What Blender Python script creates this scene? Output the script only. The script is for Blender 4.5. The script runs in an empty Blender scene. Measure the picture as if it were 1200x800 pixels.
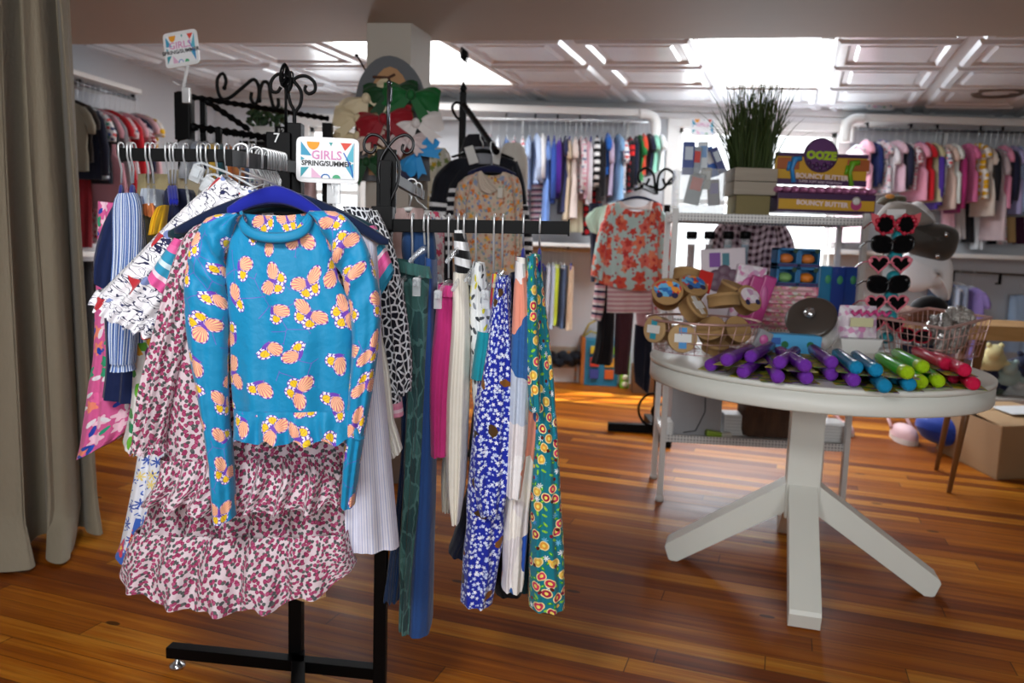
import bpy, bmesh, math, random
from mathutils import Vector, Matrix, Euler, Quaternion
random.seed(7)
R = math.radians
scene = bpy.context.scene
COL = scene.collection

# ------------------------------------------------------------------ camera
FPX, ROLL, PITCH, CAMH = 922.3, R(1.871), R(7.035), 1.145
_f = Vector((0, math.cos(PITCH), -math.sin(PITCH)))
_u = Vector((0, math.sin(PITCH), math.cos(PITCH)))
_x = Vector((1, 0, 0))
CX = _x*math.cos(ROLL) + _u*math.sin(ROLL)
CU = -_x*math.sin(ROLL) + _u*math.cos(ROLL)
CAM = Vector((0, 0, CAMH))
cam_d = bpy.data.cameras.new('camera')
cam = bpy.data.objects.new('camera', cam_d)
COL.objects.link(cam)
cam.matrix_world = Matrix(((CX.x, CU.x, -_f.x, 0), (CX.y, CU.y, -_f.y, 0), (CX.z, CU.z, -_f.z, CAMH), (0, 0, 0, 1)))
cam_d.sensor_width = 36.0
cam_d.lens = FPX/1200*36
cam_d.clip_start = 0.02
cam_d.dof.use_dof = True
cam_d.dof.focus_distance = 1.62
cam_d.dof.aperture_fstop = 3.9
scene.camera = cam

def W(px, py, y):
    """point of the vertical plane at distance y in front of the shop door that is seen at px, py"""
    d = _f + CX*((px-600)/FPX) - CU*((py-400)/FPX)
    return CAM + d*(y/d.y)
def G(px, py, z=0.0):
    """point of the horizontal plane z that is seen at px, py"""
    d = _f + CX*((px-600)/FPX) - CU*((py-400)/FPX)
    return CAM + d*((z-CAMH)/d.z)

# ------------------------------------------------------------------ light
scene.view_settings.view_transform = 'Standard'
scene.view_settings.look = 'None'
scene.view_settings.gamma = 1
scene.view_settings.use_curve_mapping = False
scene.view_settings.exposure = 0.0
world = bpy.data.worlds.new('world'); scene.world = world
world.use_nodes = True
wb = world.node_tree.nodes['Background']
wb.inputs[0].default_value = (0.93, 0.97, 1.0, 1)
wb.inputs[1].default_value = 2.2

def area(name, loc, target, sx, sy, power, col=(1, 1, 1), spread=180):
    d = bpy.data.lights.new(name, 'AREA'); d.shape = 'RECTANGLE'; d.size = sx; d.size_y = sy
    d.energy = power; d.color = col; d.spread = R(spread)
    o = bpy.data.objects.new(name, d); COL.objects.link(o)
    o.location = loc
    o.rotation_euler = (Vector(target)-Vector(loc)).to_track_quat('-Z', 'Y').to_euler()
    return o
area('daylight_through_display_window', (1.9, 7.1, 1.70), (1.5, 3.0, 0.8), 1.5, 1.4, 110, (0.88, 0.94, 1.0))
area('daylight_through_rear_window', (-1.5, 7.1, 1.4), (-1.2, 3.0, 0.9), 0.8, 1.2, 40, (0.88, 0.94, 1.0))
area('front_fill', (0.55, -2.35, 1.60), (0.0, 2.2, 1.05), 2.6, 1.1, 34, (0.95, 0.98, 1.0), 130)  # unseen fill added behind the camera to brighten the foreground clothes
area('front_top_fill', (-0.75, 0.15, 2.07), (-0.45, 1.75, 0.9), 0.6, 0.6, 30, (0.98, 0.99, 1.0), 140)  # added fill from above, no fixture; gives shadows under the ruffles
area('skylight_glow', (1.55, 5.15, 2.29), (1.55, 5.15, 0), 0.7, 1.0, 34, (0.93, 0.96, 1.0))
area('skylight_glow_west', (-0.7, 5.3, 2.29), (-0.7, 5.3, 0), 0.6, 1.0, 30, (0.97, 0.98, 1.0))
sun_d = bpy.data.lights.new('sun', 'SUN'); sun_d.energy = 14; sun_d.angle = R(0.6); sun_d.color = (1, 0.93, 0.8)
sun = bpy.data.objects.new('sun', sun_d); COL.objects.link(sun)
sun.rotation_euler = Vector((-0.95, -0.56, -1.2)).to_track_quat('-Z', 'Y').to_euler()

# ------------------------------------------------------------------ colour + shader helpers
def lin(c):
    if isinstance(c, str):
        c = c.lstrip('#'); c = tuple(int(c[i:i+2], 16)/255 for i in (0, 2, 4))
    return tuple((v/12.92 if v <= 0.04045 else ((v+0.055)/1.055)**2.4) for v in c[:3]) + (1.0,)

class E:
    """one value in a node tree, with arithmetic"""
    def __init__(s, t, k): s.t, s.k = t, k
    def m(s, op, *a, clamp=False):
        n = s.t.nodes.new('ShaderNodeMath'); n.operation = op; n.use_clamp = clamp
        for i, v in enumerate((s,)+a):
            if isinstance(v, E): s.t.links.new(v.k, n.inputs[i])
            else: n.inputs[i].default_value = v
        return E(s.t, n.outputs[0])
    def __add__(s, o): return s.m('ADD', o)
    def __sub__(s, o): return s.m('SUBTRACT', o)
    def __mul__(s, o): return s.m('MULTIPLY', o)
    def __truediv__(s, o): return s.m('DIVIDE', o)
    def lt(s, o): return s.m('LESS_THAN', o)
    def gt(s, o): return s.m('GREATER_THAN', o)
    def abs(s): return s.m('ABSOLUTE')
    def sin(s): return s.m('SINE')
    def cos(s): return s.m('COSINE')
    def max(s, o): return s.m('MAXIMUM', o)
    def min(s, o): return s.m('MINIMUM', o)
    def fract(s): return s.m('FRACT')
    def sqrt(s): return s.m('SQRT')
    def atan2(s, o): return s.m('ARCTAN2', o)

class Mat:
    def __init__(s, name, rough=0.85, metal=0.0, uv=True, **kw):
        s.mat = bpy.data.materials.new(name); s.mat.use_nodes = True
        s.t = s.mat.node_tree; s.b = s.t.nodes['Principled BSDF']
        s.b.inputs['Roughness'].default_value = rough
        s.b.inputs['Metallic'].default_value = metal
        s.coord = s.t.nodes.new('ShaderNodeTexCoord')
        s.v = s.coord.outputs['UV' if uv else 'Object']
        for k, v in kw.items(): s.b.inputs[k.replace('_', ' ')].default_value = v
    def val(s, v):
        n = s.t.nodes.new('ShaderNodeValue'); n.outputs[0].default_value = v; return E(s.t, n.outputs[0])
    def scaled(s, sx, sy=None, sz=None, rot=0, loc=(0, 0, 0), vec=None):
        n = s.t.nodes.new('ShaderNodeMapping'); s.t.links.new(vec or s.v, n.inputs[0])
        n.inputs['Scale'].default_value = (sx, sx if sy is None else sy, sx if sz is None else sz)
        n.inputs['Rotation'].default_value = (0, 0, rot); n.inputs['Location'].default_value = loc
        return n.outputs[0]
    def sep(s, vec):
        n = s.t.nodes.new('ShaderNodeSeparateXYZ'); s.t.links.new(vec, n.inputs[0])
        return [E(s.t, n.outputs[i]) for i in range(3)]
    def noise(s, vec, scale=1, detail=2, out=0, dist=0):
        n = s.t.nodes.new('ShaderNodeTexNoise'); s.t.links.new(vec, n.inputs['Vector'])
        n.inputs['Scale'].default_value = scale; n.inputs['Detail'].default_value = detail
        n.inputs['Distortion'].default_value = dist
        return E(s.t, n.outputs[out])
    def voro(s, vec, rnd=0.7, feature='F1', dims='2D'):
        n = s.t.nodes.new('ShaderNodeTexVoronoi'); n.voronoi_dimensions = dims; n.feature = feature
        n.inputs['Scale'].default_value = 1; n.inputs['Randomness'].default_value = rnd
        s.t.links.new(vec, n.inputs['Vector'])
        return n
    def vsub(s, a, b):
        n = s.t.nodes.new('ShaderNodeVectorMath'); n.operation = 'SUBTRACT'
        s.t.links.new(a, n.inputs[0]); s.t.links.new(b, n.inputs[1]); return n.outputs[0]
    def vadd(s, a, b, f=1.0):
        m_ = s.t.nodes.new('ShaderNodeVectorMath'); m_.operation = 'SCALE'
        s.t.links.new(b, m_.inputs[0]); m_.inputs['Scale'].default_value = f
        n = s.t.nodes.new('ShaderNodeVectorMath'); n.operation = 'ADD'
        s.t.links.new(a, n.inputs[0]); s.t.links.new(m_.outputs[0], n.inputs[1]); return n.outputs[0]
    def mix(s, fac, a, b):
        n = s.t.nodes.new('ShaderNodeMix'); n.data_type = 'RGBA'
        if isinstance(fac, E): s.t.links.new(fac.k, n.inputs[0])
        else: n.inputs[0].default_value = fac
        for v, i in ((a, 6), (b, 7)):
            if isinstance(v, E): s.t.links.new(v.k, n.inputs[i])
            else: n.inputs[i].default_value = lin(v)
        return E(s.t, n.outputs[2])
    def ramp(s, fac, stops, const=True):
        n = s.t.nodes.new('ShaderNodeValToRGB'); cr = n.color_ramp
        cr.interpolation = 'CONSTANT' if const else 'LINEAR'
        while len(cr.elements) < len(stops): cr.elements.new(0.5)
        for e, (p, c) in zip(cr.elements, stops): e.position = p; e.color = lin(c)
        s.t.links.new(fac.k, n.inputs[0]); return E(s.t, n.outputs[0])
    def pick(s, fac, cols):
        return s.ramp(fac, [(i/len(cols), c) for i, c in enumerate(cols)])
    def base(s, c):
        if isinstance(c, E): s.t.links.new(c.k, s.b.inputs['Base Color'])
        else: s.b.inputs['Base Color'].default_value = lin(c)
        return s
    def bump(s, h, strength=0.2, dist=0.01):
        n = s.t.nodes.new('ShaderNodeBump'); n.inputs['Strength'].default_value = strength
        n.inputs['Distance'].default_value = dist; s.t.links.new(h.k, n.inputs['Height'])
        s.t.links.new(n.outputs[0], s.b.inputs['Normal']); return s

def weave(M):
    if 'Sheen Weight' in M.b.inputs: M.b.inputs['Sheen Weight'].default_value = 0.15
    M.b.inputs['Specular IOR Level'].default_value = 0.25
    M.bump(M.noise(M.scaled(1, 1, 1), 28, 3), 0.35, 0.012)
    return M.mat

_cache = {}
def plain(c, rough=0.85):
    """plain cloth"""
    k = ('plain', c, rough)
    if k not in _cache:
        M = Mat('cloth', rough)
        n = M.noise(M.scaled(14, 3), 1, 3)
        M.base(M.mix((n-0.3)*0.35, c, tuple(v*0.72 for v in [int(c.lstrip('#')[i:i+2], 16)/255 for i in (0, 2, 4)])))
        _cache[k] = weave(M)
    return _cache[k]
def paint(c, rough=0.4, metal=0.0, **kw):
    k = ('paint', c, rough, metal, tuple(kw.items()))
    if k not in _cache:
        M = Mat('paint', rough, metal, uv=False, **kw)
        n = M.noise(M.v, 9, 3)
        M.base(M.mix(n*0.12, c, tuple(v*0.8 for v in [int(c.lstrip('#')[i:i+2], 16)/255 for i in (0, 2, 4)])))
        _cache[k] = M.mat
    return _cache[k]
def clear(c='#ffffff', rough=0.08, alpha=0.25):
    """thin clear plastic"""
    k = ('clear', c, rough, alpha)
    if k not in _cache:
        M = Mat('clear_plastic', rough, uv=False); M.base(c)
        M.b.inputs['Alpha'].default_value = alpha
        M.b.inputs['Specular IOR Level'].default_value = 0.9
        _cache[k] = M.mat
    return _cache[k]
def stripes(cols, freq, axis=0, widths=None, wob=0.0, rough=0.85):
    """bands of colour, freq repeats per metre across (axis 0) or down (axis 1)"""
    M = Mat('striped_cloth', rough)
    c = M.sep(M.v)[axis]*freq
    if wob: c = c + M.noise(M.scaled(6, 6), 1, 1)*wob
    st = [(p, q) for p, q in zip(widths or [i/len(cols) for i in range(len(cols))], cols)]
    M.base(M.ramp(c.fract(), st)); return weave(M)
def gingham(c1, c2, freq):
    M = Mat('gingham_cloth'); x, y, _ = M.sep(M.v)
    a = (x*freq).fract().lt(0.5); b = (y*freq).fract().lt(0.5)
    M.base(M.mix((a+b)*0.5, c1, c2)); return weave(M)
def print_cloth(bg, layers, rough=0.85):
    """layers: dicts scale, r, cols, petals, ring, core, dens, stretch, rnd, seed"""
    M = Mat('printed_cloth', rough)
    col = None; cur = bg
    for i, L in enumerate(layers):
        vec = M.scaled(L['scale'], L['scale'], 1, L.get('rot', 0.3*i), (3.7*i+L.get('seed', 0), 1.3*i, 0))
        vo = M.voro(vec, L.get('rnd', 0.75))
        loc = M.sep(M.vsub(vec, vo.outputs['Position']))
        cr, cg, cb = M.sep(vo.outputs['Color'])
        ang = cg*6.283
        ca, sa = ang.cos(), ang.sin()
        lx = loc[0]*ca + loc[1]*sa; ly = (loc[1]*ca - loc[0]*sa)*L.get('stretch', 1.0)
        d = (lx*lx + ly*ly).sqrt()
        if L.get('petals'):
            th = ly.atan2(lx)
            d = d/((th*L['petals']).cos()*L.get('pd', 0.22)+0.8)
        if L.get('rag'):
            d = d + (M.noise(vec, 3.0, 2)-0.5)*L['rag']
        mask = d.lt(L['r'])*cb.lt(L.get('dens', 1.0))
        c = M.pick(cr, L['cols'])
        if L.get('core'): c = M.mix(d.lt(L['r']*L.get('cr', 0.45)), c, L['core'])
        if L.get('split'): c = M.mix(lx.gt(0.02), c, L['split'])
        if L.get('ring'): c = M.mix(d.gt(L['r']*0.78), c, L['ring'])
        cur = M.mix(mask, cur, c)
    M.base(cur); return weave(M)
def cells(cols, scale, edge=None, ew=0.08, stretch=1.0, rough=0.85, warp=0.0, rnd=1.0, rot=0):
    M = Mat('printed_cloth', rough)
    vec = M.scaled(scale, scale*stretch, 1, rot)
    if warp:
        n = M.t.nodes.new('ShaderNodeTexNoise'); n.inputs['Scale'].default_value = 1.3
        M.t.links.new(vec, n.inputs['Vector']); vec = M.vadd(vec, n.outputs['Color'], warp)
    vo = M.voro(vec, rnd); cr, _, _ = M.sep(vo.outputs['Color'])
    cur = M.pick(cr, cols)
    if edge:
        ve = M.voro(vec, rnd, 'DISTANCE_TO_EDGE')
        cur = M.mix(E(M.t, ve.outputs['Distance']).lt(ew), cur, edge)
    M.base(cur); return weave(M)

# ------------------------------------------------------------------ mesh building
def frame_of(d, up=Vector((0, 0, 1))):
    d = d.normalized()
    if abs(d.dot(up)) > 0.98: up = Vector((0, 1, 0))
    a = d.cross(up).normalized(); return a, a.cross(d).normalized()
class MB:
    def __init__(s): s.v = []; s.f = []; s.uv = []; s.sm = []; s.mi = []; s.cur = 0
    def face(s, idx, uv=None, smooth=True):
        s.f.append(tuple(idx)); s.uv.append(uv); s.sm.append(smooth); s.mi.append(s.cur)
    def box(s, c, size, yaw=0.0, rot=None, bev=0.0, taper=None):
        """box centred at c"""
        bm = bmesh.new(); bmesh.ops.create_cube(bm, size=1)
        for v in bm.verts:
            if taper and v.co.z > 0: v.co.x *= taper[0]; v.co.y *= taper[1]
            v.co = Vector((v.co.x*size[0], v.co.y*size[1], v.co.z*size[2]))
        if bev: bmesh.ops.bevel(bm, geom=bm.edges[:], offset=bev, segments=2, affect='EDGES', profile=0.6)
        m = rot.to_matrix() if isinstance(rot, Quaternion) else (rot if rot else Matrix.Rotation(yaw, 3, 'Z'))
        o = len(s.v); bm.verts.index_update()
        for v in bm.verts: s.v.append(m @ v.co + Vector(c))
        for f in bm.faces: s.face([o+v.index for v in f.verts], None, False)
        bm.free(); return s
    def bar(s, a, b, w, h=None, up=Vector((0, 0, 1)), bev=0.0):
        """rectangular bar from a to b"""
        a, b = Vector(a), Vector(b); d = b-a; x, z = frame_of(d, up)
        m = Matrix((x, d.normalized(), z)).transposed()
        return s.box((a+b)/2, (w, d.length, h or w), rot=m, bev=bev)
    def tube(s, pts, r, n=8, closed=False, cap=True, rr=None):
        pts = [Vector(p) for p in pts]; N = len(pts); o = len(s.v); a = None
        for i, p in enumerate(pts):
            if closed: d = pts[(i+1) % N]-pts[i-1]
            else: d = pts[min(i+1, N-1)]-pts[max(i-1, 0)]
            if d.length < 1e-9: d = Vector((0, 0, 1))
            d.normalize()
            if a is None: a, _ = frame_of(d)
            else:
                a = (a-d*a.dot(d))
                a = a.normalized() if a.length > 1e-6 else frame_of(d)[0]
            b = d.cross(a); q = rr[i] if rr else r
            for k in range(n):
                t = 2*math.pi*k/n; s.v.append(p+(a*math.cos(t)+b*math.sin(t))*q)
        for i in range(N if closed else N-1):
            j = (i+1) % N
            for k in range(n):
                l = (k+1) % n
                s.face((o+i*n+k, o+i*n+l, o+j*n+l, o+j*n+k))
        if cap and not closed:
            s.face([o+k for k in range(n)][::-1], None, False)
            s.face([o+(N-1)*n+k for k in range(n)], None, False)
        return s
    def lathe(s, prof, base, axis=Vector((0, 0, 1)), n=24, cap=True, ex=None, sq=(1, 1)):
        """prof: (radius, height) from bottom to top"""
        axis = Vector(axis).normalized(); base = Vector(base)
        a, b = frame_of(axis) if abs(axis.z) < .98 else (Vector((1, 0, 0)), Vector((0, 1, 0)))
        if ex is not None: a = Vector(ex).normalized(); b = axis.cross(a)
        o = len(s.v)
        for r, h in prof:
            for k in range(n):
                t = 2*math.pi*k/n
                s.v.append(base+axis*h+(a*math.cos(t)*sq[0]+b*math.sin(t)*sq[1])*r)
        for i in range(len(prof)-1):
            for k in range(n):
                l = (k+1) % n; s.face((o+i*n+k, o+i*n+l, o+(i+1)*n+l, o+(i+1)*n+k))
        if cap:
            if prof[0][0] > 1e-5: s.face([o+k for k in range(n)][::-1], None, False)
            if prof[-1][0] > 1e-5: s.face([o+(len(prof)-1)*n+k for k in range(n)], None, False)
        return s
    def ball(s, c, r, n=14, m=8, wob=0.0, rot=None):
        r = (r, r, r) if not hasattr(r, '__len__') else r
        o = len(s.v); q = rot or Matrix.Identity(3)
        for i in range(m+1):
            ph = math.pi*i/m
            for k in range(n):
                t = 2*math.pi*k/n; w = 1+random.uniform(-wob, wob)
                s.v.append(q @ Vector((math.sin(ph)*math.cos(t)*r[0]*w, math.sin(ph)*math.sin(t)*r[1]*w, math.cos(ph)*r[2]*w))+Vector(c))
        for i in range(m):
            for k in range(n):
                l = (k+1) % n; s.face((o+i*n+k, o+(i+1)*n+k, o+(i+1)*n+l, o+i*n+l))
        return s
    def prism(s, pts, vec, smooth=False):
        """closed outline (3d points) pushed along vec"""
        o = len(s.v); n = len(pts); vec = Vector(vec)
        for p in pts: s.v.append(Vector(p))
        for p in pts: s.v.append(Vector(p)+vec)
        s.face([o+i for i in range(n)], None, False); s.face([o+n+i for i in range(n)][::-1], None, False)
        for i in range(n):
            j = (i+1) % n; s.face((o+j, o+i, o+n+i, o+n+j), None, smooth)
        return s
    def grid(s, fn, nu, nv, uvf=None, flip=False):
        o = len(s.v)
        for j in range(nv+1):
            for i in range(nu+1): s.v.append(Vector(fn(i/nu, j/nv)))
        for j in range(nv):
            for i in range(nu):
                q = [(i, j), (i+1, j), (i+1, j+1), (i, j+1)]
                if flip: q = q[::-1]
                s.face([o+b*(nu+1)+a for a, b in q], [uvf(a/nu, b/nv) for a, b in q] if uvf else None)
        return s
    def bounds(s):
        return [(min(v[i] for v in s.v), max(v[i] for v in s.v)) for i in range(3)]

def mesh_of(name, mb, mats, org):
    me = bpy.data.meshes.new(name)
    me.from_pydata([v-org for v in mb.v], [], mb.f)
    me.polygons.foreach_set('use_smooth', mb.sm); me.polygons.foreach_set('material_index', mb.mi)
    if any(mb.uv):
        l = me.uv_layers.new(name='UVMap'); k = 0
        for f, u in zip(mb.f, mb.uv):
            for i in range(len(f)):
                l.data[k].uv = u[i] if u else (0, 0); k += 1
    for m in (mats if isinstance(mats, (list, tuple)) else [mats]): me.materials.append(m)
    me.update(); return me

class Thing:
    """one top-level thing; its parts are children of an Empty at its base (or it is one mesh)"""
    def __init__(s, name, label, cat, group=None, loc=None):
        s.name, s.label, s.cat, s.group, s.loc = name, label, cat, group, loc; s.p = []
    def part(s, name, mb, mats, parent=None, label=None, kind=None):
        s.p.append((name, mb, mats, parent, label, kind)); return len(s.p)-1
    def done(s):
        if s.loc is None:
            B = [p[1].bounds() for p in s.p]
            lo = [min(b[i][0] for b in B) for i in range(3)]; hi = [max(b[i][1] for b in B) for i in range(3)]
            s.loc = Vector(((lo[0]+hi[0])/2, (lo[1]+hi[1])/2, lo[2]))
        org = Vector(s.loc)
        if len(s.p) == 1:
            p = s.p[0]; root = bpy.data.objects.new(s.name, mesh_of(s.name, p[1], p[2], org)); objs = [root]
            COL.objects.link(root)
        else:
            root = bpy.data.objects.new(s.name, None); root.empty_display_size = 0.05; COL.objects.link(root); objs = []
            for name, mb, mats, par, label, kind in s.p:
                o = bpy.data.objects.new(name, mesh_of(name, mb, mats, org)); COL.objects.link(o)
                o.parent = root if par is None else objs[par]
                if label: o['label'] = label
                if kind: o['kind'] = kind
                objs.append(o)
        root.location = org
        root['label'] = s.label; root['category'] = s.cat
        if s.group: root['group'] = s.group
        s.root, s.objs = root, objs; return root
def one(name, label, cat, mb, mats, group=None, loc=None):
    t = Thing(name, label, cat, group, loc); t.part(name, mb, mats); return t.done()
def struct(name, mb, mats):
    o = bpy.data.objects.new(name, mesh_of(name, mb, mats, Vector((0, 0, 0)))); COL.objects.link(o)
    o['kind'] = 'structure'; return o
def copy_tree(o, parent=None):
    c = o.copy(); COL.objects.link(c)
    if parent is not None: c.parent = parent
    for ch in list(o.children): copy_tree(ch, c)
    return c
def recolour(root, mat, names=None):
    for o in [root]+list(root.children):
        if o.type == 'MESH' and (names is None or o.name.split('.')[0] in names):
            o.material_slots[0].link = 'OBJECT'; o.material_slots[0].material = mat
def text_mb(body, size, org, ex, ez, depth=0.0008, align='CENTER', bold=0.0):
    """lettering in the plane of ex (right) and ez (up) at org"""
    cu = bpy.data.curves.new('txt', 'FONT'); cu.body = body; cu.size = size; cu.align_x = align; cu.align_y = 'CENTER'
    cu.extrude = depth; cu.resolution_u = 2; cu.offset = bold
    ob = bpy.data.objects.new('txt', cu); COL.objects.link(ob)
    dg = bpy.context.evaluated_depsgraph_get(); me = bpy.data.meshes.new_from_object(ob.evaluated_get(dg))
    bpy.data.objects.remove(ob); ex, ez = Vector(ex).normalized(), Vector(ez).normalized(); n = ex.cross(ez)
    mb = MB()
    for v in me.vertices: mb.v.append(Vector(org)+ex*v.co.x+ez*v.co.y+n*v.co.z)
    for p in me.polygons: mb.face(list(p.vertices), None, False)
    bpy.data.meshes.remove(me); bpy.data.curves.remove(cu); return mb

def spline(pts, t):
    """Catmull-Rom through pts (tuples), t in 0..1 by cumulative length"""
    P = [Vector((p[0], p[1], 0)) if len(p) == 2 else Vector(p) for p in pts]
    L = [0]
    for i in range(1, len(P)): L.append(L[-1]+max((P[i]-P[i-1]).length, 1e-6))
    d = t*L[-1]; i = 0
    while i < len(P)-2 and L[i+1] < d: i += 1
    k = (d-L[i])/(L[i+1]-L[i]); a = P[max(i-1, 0)]; b = P[i]; c = P[i+1]; e = P[min(i+2, len(P)-1)]
    return 0.5*((2*b)+(c-a)*k+(2*a-5*b+4*c-e)*k*k+(3*b-a-3*c+e)*k**3)
def bump1(x, a, b):
    if x <= a or x >= b: return 0.0
    return math.sin(math.pi*(x-a)/(b-a))
def noise1(x, s): return math.sin(x*1.7+s)*.5+math.sin(x*3.1+s*2.3)*.3+math.sin(x*5.9+s*.7)*.2

def cloth(mb, Lp, Rp, y, thick, top=None, btop=None, hem=None, folds=(0.006, 7), grow=1.0, edge=0.0, seed=0, nu=36, nv=44,
          seam=None, dy=None, side=0.0, pw=None, puff=0.0):
    """A hollow garment piece: left and right outlines seen at distance y, a rounded cross-section `thick` deep (half),
    vertical folds; top/hem are functions u -> pixels that lower the neckline / ruffle the hem."""
    if pw is None: pw = 0.24 if thick >= 0.055 else 0.42
    def P(u, v, front):
        l, r = spline(Lp, v), spline(Rp, v)
        q = l.lerp(r, u)
        tp = top if front or btop is None else btop
        if tp: q.y += tp(u)*(1-v)**1.5
        if hem: q.y += hem(u if front else u+0.013)*v**2
        if edge: q.x += edge*noise1(v*7+u*2, seed)*(0.3+v)
        g = (0.25+0.75*v**grow)
        s = max(0.0, 1-(2*u-1)**2)**pw
        sg = -1 if front else 1
        f = folds[0]*g*(math.sin(folds[1]*2*math.pi*u*0.5+seed+1.3*math.sin(2.2*v+seed))+0.45*math.sin(folds[1]*1.9*math.pi*u+seed*2.1+2*v))
        ys = sg*thick*s*(0.75+0.25*v)+f*(0.35+0.65*s)
        if puff: ys += sg*puff*math.sin(math.pi*v)*s
        if dy: ys += dy(u, v)
        p = W(q.x, q.y, y)
        p.y += ys
        if side: p.x += side*noise1(v*5+seed+u, seed*1.7)
        return p
    for front in (True, False):
        rows = [[P(i/nu, j/nv, front) for i in range(nu+1)] for j in range(nv+1)]
        accs = []
        for row in rows:
            acc = [0.0]
            for a_, b_ in zip(row, row[1:]): acc.append(acc[-1]+(b_-a_).length)
            accs.append([x-acc[nu//2] for x in acc])
        mean = [sum(a_[i] for a_ in accs)/(nv+1) for i in range(nu+1)]
        uvs = []; vz = seed*0.17+Lp[0][1]*.0016; sg = 1 if front else -1
        for j, row in enumerate(rows):
            if j: vz -= (row[nu//2]-rows[j-1][nu//2]).length
            k_ = min(1.0, max(0.0, abs(accs[j][-1]-accs[j][0])/max(1e-6, mean[-1]-mean[0])-1.0))
            uvs.append([(sg*m_+(0 if front else 0.37)+seed*0.313, vz) for m_ in mean])
        o = len(mb.v)
        for row in rows: mb.v += row
        for j in range(nv):
            for i in range(nu):
                q = [(i, j), (i+1, j), (i+1, j+1), (i, j+1)]
                if front: q = q[::-1]
                mb.face([o+b*(nu+1)+a for a, b in q], [uvs[b][a] for a, b in q])
    return mb
# ------------------------------------------------------------------ the room
ZC, ZS = 2.32, 2.10
def P2(p): return Vector((p[0], p[1], 0))
bw_o = Vector((0.65, 6.62, 0)); bw_d = Vector((1.0, 0.0, 0)); bw_n = Vector((bw_d.y, -bw_d.x, 0))
def BW(t, z, off=0.0):
    """point on the back wall, t metres along it, off metres out into the room"""
    return bw_o + bw_d*t + bw_n*off + Vector((0, 0, z))
def on_back(px, py, off=0.0):
    d = _f + CX*((px-600)/FPX) - CU*((py-400)/FPX)
    o = bw_o+bw_n*off
    k = (o-CAM).dot(bw_n)/d.dot(bw_n); p = CAM+d*k
    return (p-bw_o).dot(bw_d), p.z

# floor
M = Mat('wood_floor', 0.30, uv=False)
fv = M.scaled(1, 1, 1, R(19))
fx, fy, fz = M.sep(fv)
row = (fy*12.4).m('FLOOR')
wn = M.t.nodes.new('ShaderNodeTexWhiteNoise'); wn.noise_dimensions = '1D'; M.t.links.new(row.k, wn.inputs['W'])
rr_ = E(M.t, wn.outputs['Value'])
seg = ((fx+rr_*7.3)*0.55).m('FLOOR')
wn2 = M.t.nodes.new('ShaderNodeTexWhiteNoise'); wn2.noise_dimensions = '2D'
cmb = M.t.nodes.new('ShaderNodeCombineXYZ'); M.t.links.new(row.k, cmb.inputs[0]); M.t.links.new(seg.k, cmb.inputs[1])
M.t.links.new(cmb.outputs[0], wn2.inputs['Vector'])
tone = E(M.t, wn2.outputs['Value'])
grain = M.noise(M.scaled(1.5, 34, 1, vec=fv), 1, 4, dist=0.6)
fine = M.noise(M.scaled(3, 150, 1, vec=fv), 1, 3)
c = M.ramp(tone*0.42+grain*0.62, [(0.12, '#4a1f03'), (0.38, '#7f3c04'), (0.62, '#ad620b'), (0.9, '#d69530')], False)
c = M.mix((fine-0.42)*1.1, c, '#3a1c08')
gap = ((fy*12.4).fract().lt(0.028)).max(((fx+rr_*7.3)*0.55).fract().lt(0.0018))
c = M.mix(gap*0.75, c, '#1c0d05')
knot = E(M.t, M.voro(M.scaled(0.9, 2.1, 1, vec=fv), 1.0).outputs['Distance']).lt(0.022)
c = M.mix(knot*0.8, c, '#251206')
M.base(c)
rg = M.noise(M.scaled(2, 14, 1, vec=fv), 1, 3)
M.t.links.new((rg*0.22+0.33).k, M.b.inputs['Roughness'])
M.b.inputs['Specular IOR Level'].default_value = 0.13
M.bump(grain*0.4-gap, 0.25, 0.003)
mb = MB(); mb.box((0.6, 2.0, -0.05), (11, 9.6, 0.1)); struct('floor', mb, M.mat)

wall_m = Mat('wall_paint', 0.75, uv=False); wall_m.base(wall_m.mix(wall_m.noise(wall_m.v, 2.5, 3)*0.2, '#c6cacf', '#b6babf')); wall_m = wall_m.mat
white_m = paint('#e6e6e3', 0.35)
# back wall with two window openings
tl, zt = on_back(784, 124); tr, zb = on_back(980, 338)
W1 = (tl+0.09, tr-0.09, 0.95, 2.14)
ta, _ = on_back(362, 150); tb, _ = on_back(424, 150)
W2 = (ta, tb, 1.0, 2.05)
mb = MB()
def wall_seg(t0, t1, z0, z1):
    p = (BW(t0, z0, -0.06)+BW(t1, z1, -0.06))/2
    mb.box(p, (t1-t0, 0.12, z1-z0), yaw=0.0)
T0, T1 = -3.4, 4.75
wall_seg(T0, W2[0], 0, ZC); wall_seg(W2[0], W2[1], 0, W2[2]); wall_seg(W2[0], W2[1], W2[3], ZC)
wall_seg(W2[1], W1[0], 0, ZC); wall_seg(W1[0], W1[1], 0, W1[2]); wall_seg(W1[0], W1[1], W1[3], ZC); wall_seg(W1[1], T1, 0, ZC)
struct('wall_back', mb, wall_m)
glass = clear('#f4fbff', 0.03, 0.06)
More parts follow.
